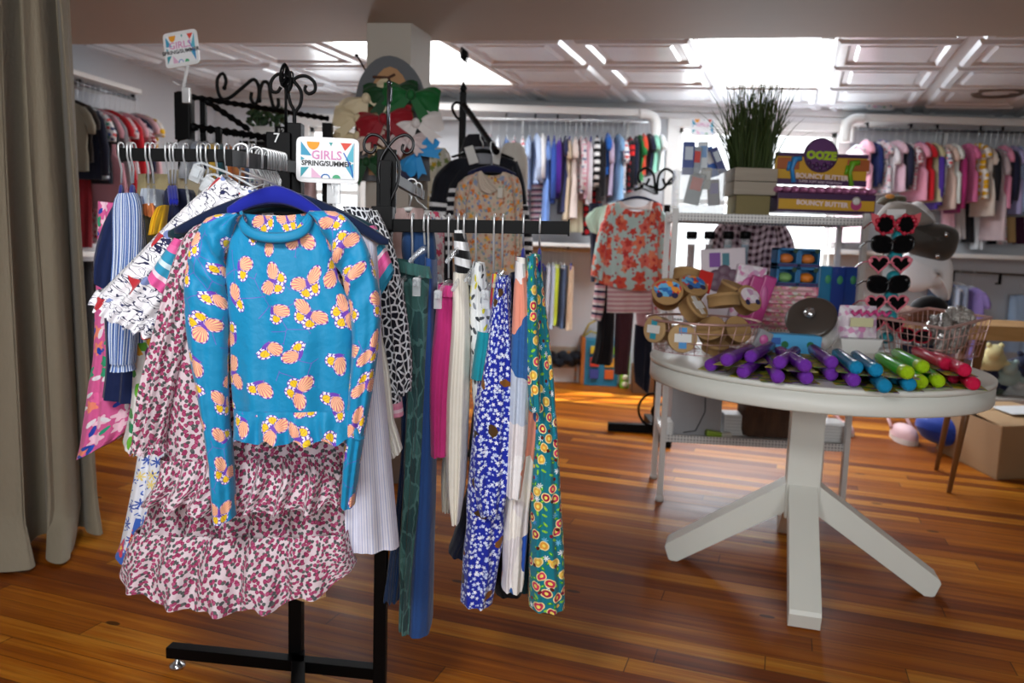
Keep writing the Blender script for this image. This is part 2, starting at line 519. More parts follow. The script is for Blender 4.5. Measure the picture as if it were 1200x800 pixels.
def window(n, w, mull):
    fr = MB()
    for t, s in ((w[0], 1), (w[1], -1)):
        fr.box(BW(t-s*0.045, (w[2]+w[3])/2, 0.012), (0.10, 0.03, w[3]-w[2]+0.2), yaw=0.0, bev=0.006)
        fr.box(BW(t+s*0.02, (w[2]+w[3])/2, -0.05), (0.045, 0.06, w[3]-w[2]), yaw=0.0, bev=0.004)
    for z, s in ((w[2], 1), (w[3], -1)):
        fr.box(BW((w[0]+w[1])/2, z-s*0.05, 0.013), (w[1]-w[0]+0.19, 0.032, 0.10), yaw=0.0, bev=0.006)
        fr.box(BW((w[0]+w[1])/2, z+s*0.022, -0.05), (w[1]-w[0], 0.06, 0.045), yaw=0.0, bev=0.004)
    for k in range(mull):
        fr.box(BW(w[0]+(w[1]-w[0])*(k+1)/(mull+1), (w[2]+w[3])/2, -0.05), (0.05, 0.05, w[3]-w[2]), yaw=0.0, bev=0.004)
    fr.box(BW((w[0]+w[1])/2, w[2]+(w[3]-w[2])*0.5, -0.05), (w[1]-w[0], 0.05, 0.04), yaw=0.0)
    o = struct('window_%d' % n, fr, white_m)
    g = MB(); g.box(BW((w[0]+w[1])/2, (w[2]+w[3])/2, -0.06), (w[1]-w[0], 0.006, w[3]-w[2]), yaw=0.0)
    p = bpy.data.objects.new('pane', mesh_of('pane', g, glass, Vector((0, 0, 0)))); COL.objects.link(p); p.parent = o
window(1, W1, 1); window(2, W2, 0)
# other walls
lw_a, lw_b = Vector((-2.46, 6.82, 0)), Vector((-4.3, -2.65, 0))
mb = MB(); d = (lw_b-lw_a); n_ = Vector((-d.y, d.x, 0)).normalized()
if n_.x > 0: n_ = -n_
mb.prism([lw_a, lw_b, lw_b+Vector((0, 0, ZC+.02)), lw_a+Vector((0, 0, ZC+.02))], n_*0.1); struct('wall_left', mb, wall_m)
mb = MB(); mb.box((5.25, 1.9, 1.17), (0.1, 9.2, 2.34)); struct('wall_right', mb, paint('#8d8884', .8))
mb = MB()
mb.box((-2.6, -2.65, 1.17), (3.7, 0.1, 2.34)); mb.box((3.6, -2.65, 1.17), (3.3, 0.1, 2.34))
mb.box((0.6, -2.65, 0.45), (2.7, 0.1, 0.9)); mb.box((0.6, -2.65, 2.24), (2.7, 0.1, 0.2)); struct('wall_front', mb, paint('#6f6a66', .8))
fr = MB()
for x in (-0.72, 0.6, 1.92): fr.box((x, -2.62, 1.52), (0.07, 0.1, 1.3), bev=0.005)
for z in (0.9, 2.14): fr.box((0.6, -2.62, z), (2.7, 0.1, 0.07), bev=0.005)
struct('window_3', fr, white_m)  # unseen window frame added behind the camera to go with the front fill
mb = MB(); mb.box(((T0+T1)/2*bw_d.x+0.65, BW((T0+T1)/2, 0, 0.008).y, 0.06), (T1-T0, 0.016, 0.12), yaw=0.0); struct('baseboard_back', mb, white_m)
mb = MB()
for off, z, s in ((0.03, 2.285, 0.06), (0.015, 2.23, 0.05)):
    mb.box(BW((T0+T1)/2, z, off), (T1-T0, s*0.9, s), yaw=0.0, bev=0.012)
struct('trim_1', mb, paint('#d3d5d6', 0.3))

# pressed panel ceiling at the back, plain lower ceiling at the front
CO = Vector((0.966, 4.563, ZC)); CUu = Vector((0.7225, -0.0905, 0)); CVv = Vector((0.2247, 0.626, 0))
def cell(u, v, dz=0.0): return CO+CUu*u+CVv*v+Vector((0, 0, dz))
mb = MB(); lights = {(0, 0), (0, 1), (-2-1, 0), (-2-1, 1)}
ins = [(0, 0), (0.05, 0), (0.075, -0.022), (0.13, -0.022), (0.155, -0.004), (0.2, -0.004), (0.225, -0.016), (0.26, -0.016)]
for iu in range(-8, 7):
    for iv in range(-3, 4):
        if (iu, iv) in lights: continue
        rings = []
        for a, dz in ins:
            o = len(mb.v); mb.v += [cell(iu+a, iv+a, dz), cell(iu+1-a, iv+a, dz), cell(iu+1-a, iv+1-a, dz), cell(iu+a, iv+1-a, dz)]; rings.append(o)
        for a, b in zip(rings, rings[1:]):
            for k in range(4):
                l = (k+1) % 4; mb.face((a+l, a+k, b+k, b+l), None, False)
        o = rings[-1]; mb.face((o+3, o+2, o+1, o), None, False)
for v in mb.v: v.y = min(v.y, 6.72)
mb.box((0.6, 1.95, 2.43), (11, 9.3, 0.1))
struct('ceiling', mb, paint('#dde3ea', 0.25))
ea, eb = G(75, 52, ZS), G(1200, 42, ZS); ed = (eb-ea).normalized()
mb = MB(); la, lb = ea-ed*3, eb+ed*3.5
mb.prism([la, lb, Vector((lb.x, -2.7, ZS)), Vector((la.x, -2.7, ZS))], (0, 0, ZC-ZS+0.03)); struct('trim_2', mb, paint('#ada193', 0.7))
# support column
ca, cb2 = G(430, 27, ZS), G(482, 27, ZS); cn = (G(505, 42, ZS)-cb2)
mb = MB()
q = [ca, cb2, cb2+cn, ca+cn]
mb.prism([Vector((p.x, p.y, 0)) for p in q], (0, 0, ZS+0.03)); struct('trim_3', mb, paint('#a59d92', 0.6))
COLF = (ca+cb2)/2; COLN = Vector((-(cb2-ca).y, (cb2-ca).x, 0)).normalized()
if COLN.y > 0: COLN = -COLN

# ceiling lights (luminous panels)
em = Mat('luminous_panel', 0.4, uv=False); em.base('#ffffff')
em.b.inputs['Emission Color'].default_value = (0.97, 0.985, 1, 1); em.b.inputs['Emission Strength'].default_value = 3.2
def light_panel(u0, label):
    t = Thing('ceiling_light', label, 'light')
    mb = MB()
    c4 = [cell(u0, 0), cell(u0+1, 0), cell(u0+1, 2), cell(u0, 2)]
    for k in range(4):
        mb.bar(c4[k], c4[(k+1) % 4], 0.03, 0.02)
    t.part('frame', mb, white_m)
    mb = MB(); i = 0.02
    mb.prism([cell(u0+i, i, 0.004), cell(u0+1-i, i, 0.004), cell(u0+1-i, 2-i, 0.004), cell(u0+i, 2-i, 0.004)], (0, 0, 0.02))
    t.part('diffuser', mb, em.mat); t.done()
light_panel(0, 'glowing white ceiling panel above the potted grass')
light_panel(-3, 'glowing white ceiling panel behind the column with the hair bows')
mb = MB(); p = G(1170, 106, ZC)
mb.lathe([(0.06, -0.005), (0.155, -0.03), (0.17, -0.018), (0.17, 0.0)], p, n=28)
one('ceiling_vent', 'round brown vent in the white ceiling at far right', 'vent', mb, paint('#5a4a3c', 0.5), loc=p-Vector((0, 0, 0.03)))

# curtain at the left
cm = Mat('curtain_cloth', 0.75); cm.base(cm.mix(cm.noise(cm.scaled(3, 1), 1, 2)*0.5, '#948a77', '#827866')); weave(cm)
mb = MB()
def cur(u, v, off=0):
    # u across the gathered width, v from the top to the floor
    top_l, top_r = W(-60, -120, 2.5), W(76, -120, 2.72)
    bl, br = G(-60, 690), G(122, 612)
    p = top_l.lerp(top_r, u); q = bl.lerp(br, u)
    p = p.lerp(q, v); p.z = 2.08*(1-v)+0.012
    a = 0.06+0.03*v
    ph = u*2*math.pi*3.4+0.5*math.sin(3*v+u*4)
    dv = a*math.sin(ph)+0.4*a*math.sin(2*ph+1+v)
    p.x += dv*0.35+0.03*v*math.sin(ph*1.7); p.y += -dv
    if v > 0.96 and 0.62 < u < 0.86: p.y -= (v-0.96)*4.0*math.sin(math.pi*(u-.62)/.24); p.x += (v-.96)*1.5*math.sin(math.pi*(u-.62)/.24)
    if v > 0.93: p.y -= (v-0.93)*0.9*max(0, math.sin(ph+0.5)); p.x += (v-.93)*0.8*max(0, math.sin(ph))
    return p+Vector((0, off, 0))
mb.grid(lambda u, v: cur(u, v), 150, 46, lambda u, v: (u*2.2, v*2), flip=True)
mb.grid(lambda u, v: cur(u, v, 0.012), 150, 46, lambda u, v: (u*2.2, v*2))
one('curtain', 'floor-length beige curtain hanging in folds at the left edge', 'curtain', mb, cm.mat)

# ------------------------------------------------------------------ front clothes rack
black = paint('#050506', 0.5, Specular_IOR_Level=0.12); chrome = paint('#c9ccd0', 0.18, 0.9); steel = paint('#d6d8da', 0.3, 0.6)
YA, YB = 1.97, 1.87
t = Thing('clothes_rack', 'black metal four-way clothes rack in the foreground, its tag numbered 7', 'rack', loc=(-0.45, 1.93, 0))
pa = G(335, 777, 0.0); pa.y = YA; pa.x = -0.545
xb = W(447, 640, YB).x
mb = MB(); mb.box((pa.x, YA, 0.72), (0.034, 0.034, 1.40), bev=0.002)
t.part('post', mb, black)
mb = MB(); mb.box((xb, YB, 0.60), (0.031, 0.031, 1.19), bev=0.002); t.part('post', mb, black)
mb = MB(); mb.bar((-0.885, YA+.005, 0.045), (xb+0.0, YB+0.03, 0.045), 0.034, 0.03, bev=0.002)
mb.bar((pa.x+0.005, YA, 0.045), (pa.x+0.165, YA-0.60, 0.045), 0.034, 0.03, bev=0.002)
ba = t.part('base', mb, black)
for x, y in ((-0.862, YA), (pa.x+0.160, YA-0.58), (xb, YB)):
    mb = MB(); mb.lathe([(0.02, 0), (0.021, 0.008), (0.012, 0.013), (0.006, 0.02), (0.006, 0.032)], (x, y, 0.0), n=16)
    t.part('glide', mb, chrome, ba)
def arm(px0, py0, px1, py1, y0, y1):
    mb = MB(); a, b = W(px0, py0, y0), W(px1, py1, y1)
    mb.bar(a, b, 0.014, 0.030, bev=0.001)
    e = (b-a).normalized(); mb.bar(b-e*0.003, b+e*0.001, 0.016, 0.038)
    return mb, a, b
mb, LA0, LA1 = arm(318, 183, 141, 181, 1.955, 1.93); t.part('arm', mb, black)
mb, RA0, RA1 = arm(452, 264, 667, 267, 1.85, 1.82)
mb.box(W(449, 256, 1.855), (0.05, 0.042, 0.055), bev=0.003); t.part('arm', mb, black)
KZ = W(489, 222, 2.4).z; KA, KB = Vector((xb, YB+.01, KZ)), Vector((xb+.01, 2.52, KZ-.01)); mb = MB(); mb.bar(KA, KB, .012, .028, bev=.001); mb.box((xb, YB, (KZ+1.19)/2), (.026, .026, KZ-1.19+.06), bev=.002); t.part('arm', mb, black)
FA0, FA1 = Vector((pa.x, YA-0.01, 1.315)), Vector((pa.x+0.055, 1.36, 1.275))
mb = MB(); mb.bar(FA0, FA1, 0.012, 0.028, bev=0.001); t.part('arm', mb, black, label='short black arm pointing forward with the bright blue top on it')
def ball_tips(mb, p, r): mb.ball(p, r, 10, 6)
def scroll(side, y, pts, r):
    mb = MB(); Q = [W(*spline(pts, i/40)[:2], y) for i in range(41)]; mb.tube(Q, r, 8); ball_tips(mb, Q[0], r*1.3); return mb
# scroll above the left post
for pts in ([(346, 155), (345, 135), (352, 122), (353, 108), (346, 97), (338, 90), (326, 87), (318, 95), (318, 106), (325, 108), (329, 102)],
            [(345, 155), (345, 132), (340, 120), (338, 105), (346, 92), (358, 89), (368, 96), (369, 106), (362, 110), (357, 105), (359, 100)]):
    t.part('scroll', scroll(0, YA, pts, 0.0042), black)
mb = MB(); mb.tube([W(335, 158, YA), W(335, 110, YA), W(334, 92, YA)], 0.0035, 8)
for k in range(7):
    c = W(332+k*1.3, 86+k*1.6+(k % 2)*2, YA); mb.tube([c+Vector((0.008*math.cos(a_), 0.012*math.sin(a_*1.0+k), 0.026*math.sin(a_))) for a_ in [i*math.pi/6 for i in range(12)]], 0.0022, 6, closed=True)
t.part('hook_bundle', mb, black)
# number tag
mb = MB(); a, b = W(309, 153, 1.925), W(338, 253, 1.925); mb.box(((a.x+b.x)/2, 1.945, (a.z+b.z)/2), (b.x-a.x, 0.012, a.z-b.z), bev=0.003)
tg = t.part('number_tag', mb, black)
t.part('numeral', text_mb('7', 0.032, W(324, 162, 1.936), (1, 0, 0), (0, 0, 1)), paint('#e8e8e8', 0.5), tg, label='white number 7')
# scroll above the right post
for pts in ([(455, 238), (446, 218), (444, 200), (447, 185), (455, 172), (464, 162), (476, 158), (484, 165), (483, 176), (476, 180), (471, 175), (473, 169)],
            [(456, 238), (465, 218), (468, 200), (465, 185), (455, 172), (445, 160), (434, 158), (427, 166), (428, 176), (436, 179), (440, 173), (439, 169)]):
    t.part('scroll', scroll(0, YB, pts, 0.0036), paint('#1b1b1d', 0.35, 0.4))
mb = MB(); a, b = W(441, 174, YB), W(463, 250, YB); mb.box(((a.x+b.x)/2, YB+0.012, (a.z+b.z)/2), (b.x-a.x, 0.012, a.z-b.z), bev=0.002); t.part('number_tag', mb, black)
mb = MB(); mb.tube([W(455, 170, YB), W(455, 130, YB), W(456, 98, YB)], 0.004, 8); ball_tips(mb, W(456, 97, YB), 0.006)
mb.tube([W(456, 98, YB), W(459, 105, YB), W(458, 118, YB), W(456, 122, YB)], 0.0025, 6); t.part('spike', mb, paint('#4c4e52', 0.25, 0.8))
t.done()

# ------------------------------------------------------------------ hangers
def hook_pts(top, r=0.013, drop=0.05, ax=Vector((0, 1, 0))):
    """wire hook over a bar whose top is at `top`; ends `drop` below it"""
    P = [top+ax*r*0.95+Vector((0, 0, -0.028))]
    for k in range(9):
        a_ = math.pi*k/8; P.append(top+ax*(r*math.cos(a_))+Vector((0, 0, r*math.sin(a_)*0.7+0.004)))
    P += [top-ax*r+Vector((0, 0, -0.02)), top-ax*r*0.4+Vector((0, 0, -drop*0.75)), top+Vector((0, 0, -drop))]
    return P
def hanger(label, hook_top, ax, body_c, wdir, w, drop_sh, mat, thick=0.010, h=0.022, group=None, clips=False, name='clothes_hanger'):
    """hook over the bar at hook_top; shoulders spread w along wdir from body_c"""
    t = Thing(name, label, 'hanger', group)
    wd = Vector(wdir).normalized(); nrm = wd.cross(Vector((0, 0, 1)))
    mb = MB(); P = hook_pts(Vector(hook_top), ax=Vector(ax).normalized(), drop=min(0.05, (Vector(hook_top)-Vector(body_c)).z*0.6))
    P.append(Vector(body_c)+Vector((0, 0, 0.002))); mb.tube(P, 0.0025, 7); t.part('hook', mb, steel)
    mb = MB()
    def top(s): return -drop_sh*(abs(s)**1.6)
    N = 24; o = len(mb.v)
    for i in range(N+1):
        s_ = -1+2*i/N; c = Vector(body_c)+wd*(s_*w/2)+Vector((0, 0, top(s_)))
        hh = h*(1-0.35*abs(s_)); tt = thick*(1-0.2*abs(s_))
        if i in (0, N): hh *= .5; tt *= .6
        for k in range(8):
            a_ = 2*math.pi*k/8; mb.v.append(c+nrm*(tt*.5*math.cos(a_))+Vector((0, 0, hh*.5*math.sin(a_)-hh*.5)))
    for i in range(N):
        for k in range(8):
            l = (k+1) % 8; mb.face((o+i*8+k, o+i*8+l, o+(i+1)*8+l, o+(i+1)*8+k))
    mb.face([o+k for k in range(8)][::-1], None, False); mb.face([o+N*8+k for k in range(8)], None, False)
    t.part('shoulder_bar', mb, mat)
    if clips:
        for s_ in (-0.8, 0.8):
            mb = MB(); c = Vector(body_c)+wd*(s_*w/2)+Vector((0, 0, top(s_)-h))
            mb.box(c, (0.018, 0.012, 0.04), bev=0.002); mb.box(c+Vector((0, -0.006, 0.012)), (0.012, 0.012, 0.02), bev=0.002); t.part('clip', mb, mat)
    return t.done()
velvet = plain('#17218f', 0.9); navyv = plain('#0e1c3c', 0.9); tealv = plain('#12303a', 0.9)
cp = clear('#e8eef2', 0.12, 0.35)
# ------------------------------------------------------------------ cloth prints of the foreground
def butterfly_cloth():
    M = Mat('butterfly_cloth', 0.55)
    vec = M.scaled(15.0, 15.0, 1, 0.2, (0.3, 0.1, 0)); vo = M.voro(vec, 0.22)
    lx, ly, _ = M.sep(M.vsub(vec, vo.outputs['Position'])); cr, cg, cb = M.sep(vo.outputs['Color'])
    a = cg*6.283; ca, sa = a.cos(), a.sin()
    x = lx*ca+ly*sa; y = ly*ca-lx*sa; mx = x.abs()
    def ell(cx, cy, rx, ry, rot):
        dx, dy = mx-cx, y-cy; c_, s_ = math.cos(rot), math.sin(rot)
        u = (dx*c_+dy*s_)/rx; v = (dy*c_-dx*s_)/ry
        return (u*u+v*v).sqrt(), u, v
    half = (cb.gt(0.38)).max(x.gt(-0.03))
    d1, u1, v1 = ell(0.245, 0.09, 0.225, 0.165, 0.40)
    d2, u2, v2 = ell(0.15, -0.185, 0.095, 0.13, -0.5)
    d3, _, _ = ell(0.0, -0.02, 0.05, 0.13, 0)
    th = (y-0.0).atan2(mx-0.02)
    col = '#1284b4'
    wide = M.noise(M.scaled(5, 5), 1, 2); col = M.mix((wide-0.3)*0.5, '#0e86b4', '#0b70a0')
    # thin violet veins in the ground
    ve = M.voro(M.scaled(23, 23, 1, 0.7), 1.0, 'DISTANCE_TO_EDGE'); vn = M.noise(M.scaled(9, 9), 1, 1)
    col = M.mix(E(M.t, ve.outputs['Distance']).lt(0.012)*vn.gt(0.56), col, '#6a58b8')
    dots = ((v2.atan2(u2)*8).sin()).gt(-0.45)
    col = M.mix(d2.lt(1.62)*half, col, '#5b3ea6')
    col = M.mix(d2.lt(1.5)*d2.gt(1.1)*dots*half, col, '#efe3f2')
    col = M.mix(d2.lt(1.0)*half, col, '#e9c21f'); col = M.mix(d2.lt(0.8)*half*((th*22).sin().gt(0.8)), col, '#c98f1a')
    edge = ((th*20).sin()).gt(-0.2)
    col = M.mix(d1.lt(1.18)*half, col, '#63399c')
    col = M.mix(d1.lt(1.12)*d1.gt(1.0)*edge*half, col, '#f0d7e2')
    wing = M.mix((th*30).sin().gt(0.35), M.mix(M.noise(vec, 4, 1), '#f3ab7c', '#f3cf9a'), '#d6737c')
    col = M.mix(d1.lt(0.97)*half, col, wing)
    col = M.mix(d3.lt(1.0), col, '#6a3fae')
    M.base(col); return weave(M)
mat_butter = butterfly_cloth()
mat_turq = plain('#0f80ac', 0.55)
def heart_cloth():
    M = Mat('small_print_cloth', 0.9)
    bgc = M.mix(M.noise(M.scaled(4, 4), 1, 2), '#dccbd0', '#cdb9c2')
    cur = bgc
    for sc, ox, seed in ((62, 0, 0.0), (62, 5.2, 0.5)):
        vec = M.scaled(sc, sc*0.95, 1, 0.4+ox*0.05, (ox, seed, 0)); vo = M.voro(vec, 0.55)
        lx, ly, _ = M.sep(M.vsub(vec, vo.outputs['Position'])); cr, cg, cb = M.sep(vo.outputs['Color'])
        a = cg*6.283; ca, sa = a.cos(), a.sin(); x = lx*ca+ly*sa; y = ly*ca-lx*sa
        n = M.noise(vec, 2.6, 2)-0.5
        d = (((x.abs()-0.2)*(x.abs()-0.2)+y*y*1.1)).sqrt()+n*0.3
        c = M.mix(x.gt(0.02), M.mix(cr, '#96305a', '#b2527a'), M.mix(cb, '#59605c', '#474a4e'))
        cur = M.mix(d.lt(0.22), cur, c)
        cur = M.mix((d-0.23).abs().lt(0.035)*x.lt(0.02), cur, '#8a1f45')
    M.base(cur); return weave(M)
mat_heart = heart_cloth()
def boat_cloth():
    M = Mat('boat_print_cloth', 0.9)
    w = M.noise(M.scaled(27, 62, 1, 0.5), 1, 1, dist=0.8)
    cur = M.mix((w-0.5).abs().lt(0.021), '#eceaee', '#23264a')
    w2 = M.noise(M.scaled(30, 70, 1, -0.3, (3, 3, 0)), 1, 1, dist=1.0)
    cur = M.mix((w2-0.62).abs().lt(0.014), cur, '#303663')
    vec = M.scaled(10, 10, 1, 0.7); vo = M.voro(vec, 0.8); lx, ly, _ = M.sep(M.vsub(vec, vo.outputs['Position'])); cr, cg, cb = M.sep(vo.outputs['Color'])
    n = M.noise(vec, 3, 1)-0.5
    boat = ly.gt(-0.16)*(ly+lx.abs()*1.1+n*0.2).lt(0.10)*cr.gt(0.35)
    cur = M.mix(boat, cur, '#b8323a')
    cur = M.mix((lx*lx+(ly-0.2)*(ly-0.2)).sqrt().lt(0.10)*cr.gt(0.35), cur, '#7f8fc0')
    M.base(cur); return weave(M)
mat_boat = boat_cloth()
mat_net = cells(['#12131f', '#161826', '#0f1220'], 64, edge='#d9dbe0', ew=0.13, rnd=0.9)
mat_seer = stripes(['#c9cbdf', '#e4e4ee', '#b7bbd8', '#e0e0ec'], 110, 0)
mat_bluestripe = stripes(['#3e63a8', '#d8e2f0', '#5878b4', '#e2e8f2'], 75, 0, [0, .3, .5, .8])
mat_pastel = stripes(['#2f93b8', '#cfe3ec', '#2f93b8', '#e86aa5', '#e0589a', '#f2d2e0'], 11, 1, [0, .18, .3, .55, .72, .9])
mat_blueflower = print_cloth('#16279c', [dict(scale=80, r=0.36, cols=['#dfe6f6', '#c3d0ee', '#eef1fa'], petals=5, pd=.3, rnd=.9, dens=.85),
    dict(scale=105, r=0.25, cols=['#c9d4f0', '#aebfe6'], rnd=1, dens=.6), dict(scale=17, r=0.26, cols=['#4a3210', '#7a4a14', '#33260f'], stretch=1.8, rag=.5, dens=.33, rnd=.9)])
mat_tealflower = print_cloth('#10798a', [dict(scale=52, r=0.34, cols=['#2f9a3a', '#7cc23c', '#2c8a30'], stretch=2.0, dens=.75, rnd=.9, core='#a6d84e', cr=.4),
    dict(scale=34, r=0.22, cols=['#6db8dc', '#e9eef0', '#3f8fd0'], petals=7, pd=.4, rnd=.9, dens=.6),
    dict(scale=31, r=0.35, cols=['#c42a50', '#e6a13a', '#a91f42', '#d83a60', '#e8b84a'], ring='#f3dd9a', core='#fbe26a', cr=.35, rnd=.6, dens=.75),
    dict(scale=31, r=0.13, cols=['#7a1230', '#5a1a10', '#f6c84c'], rnd=.6, dens=.75)])
mat_abstract = cells(['#e6e3e4', '#dcd6d8', '#1f4fae', '#39589a', '#2c5f9c', '#e5937c', '#e9e4de', '#4a5270', '#e6e0e0', '#b9c3d4', '#e8e4e0'], 16, stretch=0.7, warp=1.0, rot=.5)
mat_paisley = cells(['#2b4f50', '#335a58', '#254546', '#3d6662'], 34, edge='#4d7774', ew=.07, warp=.9, stretch=.5)
mat_denim = plain('#23406a', 0.9); mat_navy = plain('#1d335c', 0.9); mat_darknavy = plain('#10162c', .9)
mat_pinkflorallong = print_cloth('#d85f98', [dict(scale=22, r=.4, cols=['#e86aa5', '#f2c7d8', '#2e9a70', '#f08a70'], petals=5, rag=.3, rnd=.9), dict(scale=30, r=.36, cols=['#2a52b8', '#e9e3ea', '#2d9a78', '#2846a8'], stretch=2.2, dens=.7, rag=.3)])
mat_leaf = print_cloth('#e9e7e2', [dict(scale=22, r=.42, cols=['#3f9a3c', '#8e2a7a', '#e8a83a', '#2f8a5a', '#6cb63c'], stretch=1.7, rag=.3, rnd=.9)])
mat_embro = print_cloth('#e4e6ee', [dict(scale=30, r=.3, cols=['#2f4ea8', '#4a6cc0', '#e8d27a', '#3c5cb0'], petals=7, pd=.5, dens=.9), dict(scale=60, r=.25, cols=['#2c4aa0', '#5a7acb'], stretch=2.4, rnd=1)])
mat_redfl = print_cloth('#3a62b8', [dict(scale=20, r=.45, cols=['#c8283c', '#e8e0e4', '#d84860'], petals=5, pd=.3, core='#f0d060', cr=.3)])

# ------------------------------------------------------------------ garments on the front arm
YF = 1.45
def neck(u0, u1, depth): return lambda u: depth*max(0.0, bump1(u, u0, u1))**0.7
def ruf(amp, n, ph=0.0): return lambda u: amp*math.sin(2*math.pi*n*u+ph)+amp*.4*math.sin(2*math.pi*n*1.7*u+ph*2)

t = Thing('girls_jersey', 'bright turquoise long-sleeved top with a peach and yellow butterfly print, frontmost on the rack', 'top', 'clothes on the front arm')
mb = MB()
cloth(mb, [(281, 249), (268, 285), (264, 320), (268, 380), (270, 440), (273, 482)], [(364, 247), (386, 282), (397, 325), (416, 372), (414, 430), (419, 481)], YF, 0.036,
      top=neck(0.02, 0.98, 36), btop=neck(0.02, .98, 4), folds=(0.007, 5), seed=1.2, dy=lambda u, v: -0.012*v*math.sin(math.pi*u))
body = t.part('bodice', mb, mat_butter)
def gather(px0, py0, rad, sgn):
    return lambda u, v: 0.015*math.sin(58*v+4*u*sgn)*math.exp(-((v-0.17)/0.15)**2)*(0.2+abs(u-(0 if sgn < 0 else 1)))
mb = MB()
cloth(mb, [(280, 249), (243, 256), (223, 295), (217, 345), (222, 405), (234, 470), (245, 540), (250, 606)], [(285, 252), (272, 275), (264, 310), (268, 360), (267, 420), (268, 480), (273, 540), (276, 604)], YF-0.012, 0.030,
      folds=(0.004, 3), seed=2.0, dy=gather(0, 0, 0, -1), puff=0.006, hem=lambda u: 4*math.sin(math.pi*u))
t.part('sleeve', mb, mat_butter)
mb = MB()
cloth(mb, [(362, 250), (378, 270), (394, 310), (408, 350), (413, 400), (409, 460), (404, 520), (400, 586)], [(367, 247), (402, 251), (430, 288), (445, 345), (444, 400), (436, 460), (424, 530), (416, 590)], YF-0.012, 0.028,
      folds=(0.004, 3), seed=3.1, dy=gather(0, 0, 0, 1), puff=0.006, hem=lambda u: 4*math.sin(math.pi*u))
t.part('sleeve', mb, mat_butter)
mb = MB()
cloth(mb, [(273, 478), (274, 492), (273, 513)], [(419, 478), (422, 494), (428, 512)], YF-0.018, 0.050, folds=(0.010, 9), seed=.4, hem=ruf(2.5, 5, 1), nu=70, nv=10)
t.part('peplum', mb, mat_butter)
mb = MB()
def band(u):
    a_ = math.pi*u
    return (284+39*(1-math.cos(a_)), 249+26*math.sin(a_)**0.8)
Q = [W(*band(i/40), YF-0.034*math.sin(math.pi*i/40)**.6-0.004) for i in range(41)]
Q2 = [W(284+39*(1-math.cos(math.pi*i/30)), 249+8*math.sin(math.pi*i/30), YF+0.034*math.sin(math.pi*i/30)**.6) for i in range(31)][::-1]
o = len(mb.v)
loop = Q+Q2[1:-1]
for i, p in enumerate(loop):
    c = sum(loop, Vector())/len(loop); out = Vector((p.x-c.x, p.y-c.y, 0)).normalized()
    for k, (dr, dz) in enumerate(((0.001, 0.004), (0.006, 0.001), (0.009, -0.010), (0.006, -0.015), (-0.001, -0.012), (-0.002, 0.0))): mb.v.append(p+out*dr+Vector((0, 0, dz)))
n = len(loop)
for i in range(n):
    j = (i+1) % n
    for k in range(6):
        l = (k+1) % 6; mb.face((o+i*6+k, o+i*6+l, o+j*6+l, o+j*6+k), [(0, 0), (0, .01), (.01, .01), (.01, 0)])
t.part('collar', mb, mat_turq, label='plain turquoise ribbed collar')
mb = MB(); mb.box(W(321, 256, YF+0.031), (0.028, 0.002, 0.012)); t.part('neck_label', mb, plain('#e8e8e8'), label='white neck label')
t.done()
hook_top = FA0.lerp(FA1, (YA-YF)/(FA0.y-FA1.y))+Vector((0, 0, 0.014))
hanger('bright royal blue velvet hanger inside the turquoise butterfly top', hook_top, (1, 0, 0.1), W(324, 217, YF+0.002), (1, 0, -0.03), 0.18, 0.045, velvet, 0.012, 0.034, 'hangers on the front arm')

t = Thing('girls_dress', 'pale pink ruffled dress with small crimson and grey hearts, behind the turquoise top', 'dress', 'clothes on the front arm')
YD = 1.555
mb = MB()
cloth(mb, [(258, 258), (215, 300), (200, 400), (196, 470), (190, 560)], [(400, 262), (420, 320), (415, 420), (408, 480), (415, 560)], YD, 0.045, top=neck(.2, .8, 10), folds=(0.010, 9), seed=.9, nu=60)
bd = t.part('bodice', mb, mat_heart)
mb = MB()
cloth(mb, [(262, 256), (225, 268), (203, 310), (180, 390), (163, 460), (157, 522)], [(268, 262), (252, 300), (232, 350), (214, 420), (200, 480), (193, 525)], YD-0.028, 0.035, folds=(0.008, 5), seed=2.4, hem=ruf(1.5, 4))
t.part('sleeve', mb, mat_heart)
mb = MB()
cloth(mb, [(157, 516), (153, 527)], [(193, 518), (197, 530)], YD-0.030, 0.037, folds=(0.006, 9), seed=2.2, nu=40, nv=5, hem=ruf(1.5, 7)); t.part('cuff', mb, mat_heart)
mb = MB()
cloth(mb, [(190, 535), (186, 560), (170, 582)], [(398, 528), (404, 550), (403, 585)], YD-0.012, 0.062, folds=(0.018, 15), seed=.3, hem=ruf(4, 6, .5), nu=110, nv=14, grow=.7, dy=lambda u, v: -.034*v*max(0, math.sin(math.pi*u))**.5); t.part('upper_ruffle', mb, mat_heart)
mb = MB()
cloth(mb, [(184, 560), (172, 600), (160, 632)], [(402, 560), (404, 600), (408, 634)], YD, 0.048, folds=(0.012, 11), seed=1.6, nu=80, nv=16); t.part('skirt', mb, mat_heart)
mb = MB()
cloth(mb, [(162, 618), (152, 642), (146, 662)], [(408, 620), (412, 642), (418, 660)], YD-0.006, 0.068, folds=(0.015, 11), seed=1.1, dy=lambda u, v: -.032*v*max(0, math.sin(math.pi*u))**.5, hem=lambda u: 32*max(0.0, math.sin(math.pi*u))**.7+2.5*math.sin(2*math.pi*6*u)+1.5*math.sin(30*u), nu=130, nv=20, grow=.8); t.part('hem_ruffle', mb, mat_heart)
mb = MB(); cloth(mb, [(378, 545), (380, 556)], [(398, 545), (402, 560)], YD-.05, .012, folds=(.004, 4), nu=20, nv=5, hem=ruf(2, 3)); t.part('cuff', mb, mat_heart)
t.done()
def top_of_arm(y): return FA0.lerp(FA1, (FA0.y-y)/(FA0.y-FA1.y))+Vector((0, 0, 0.014))
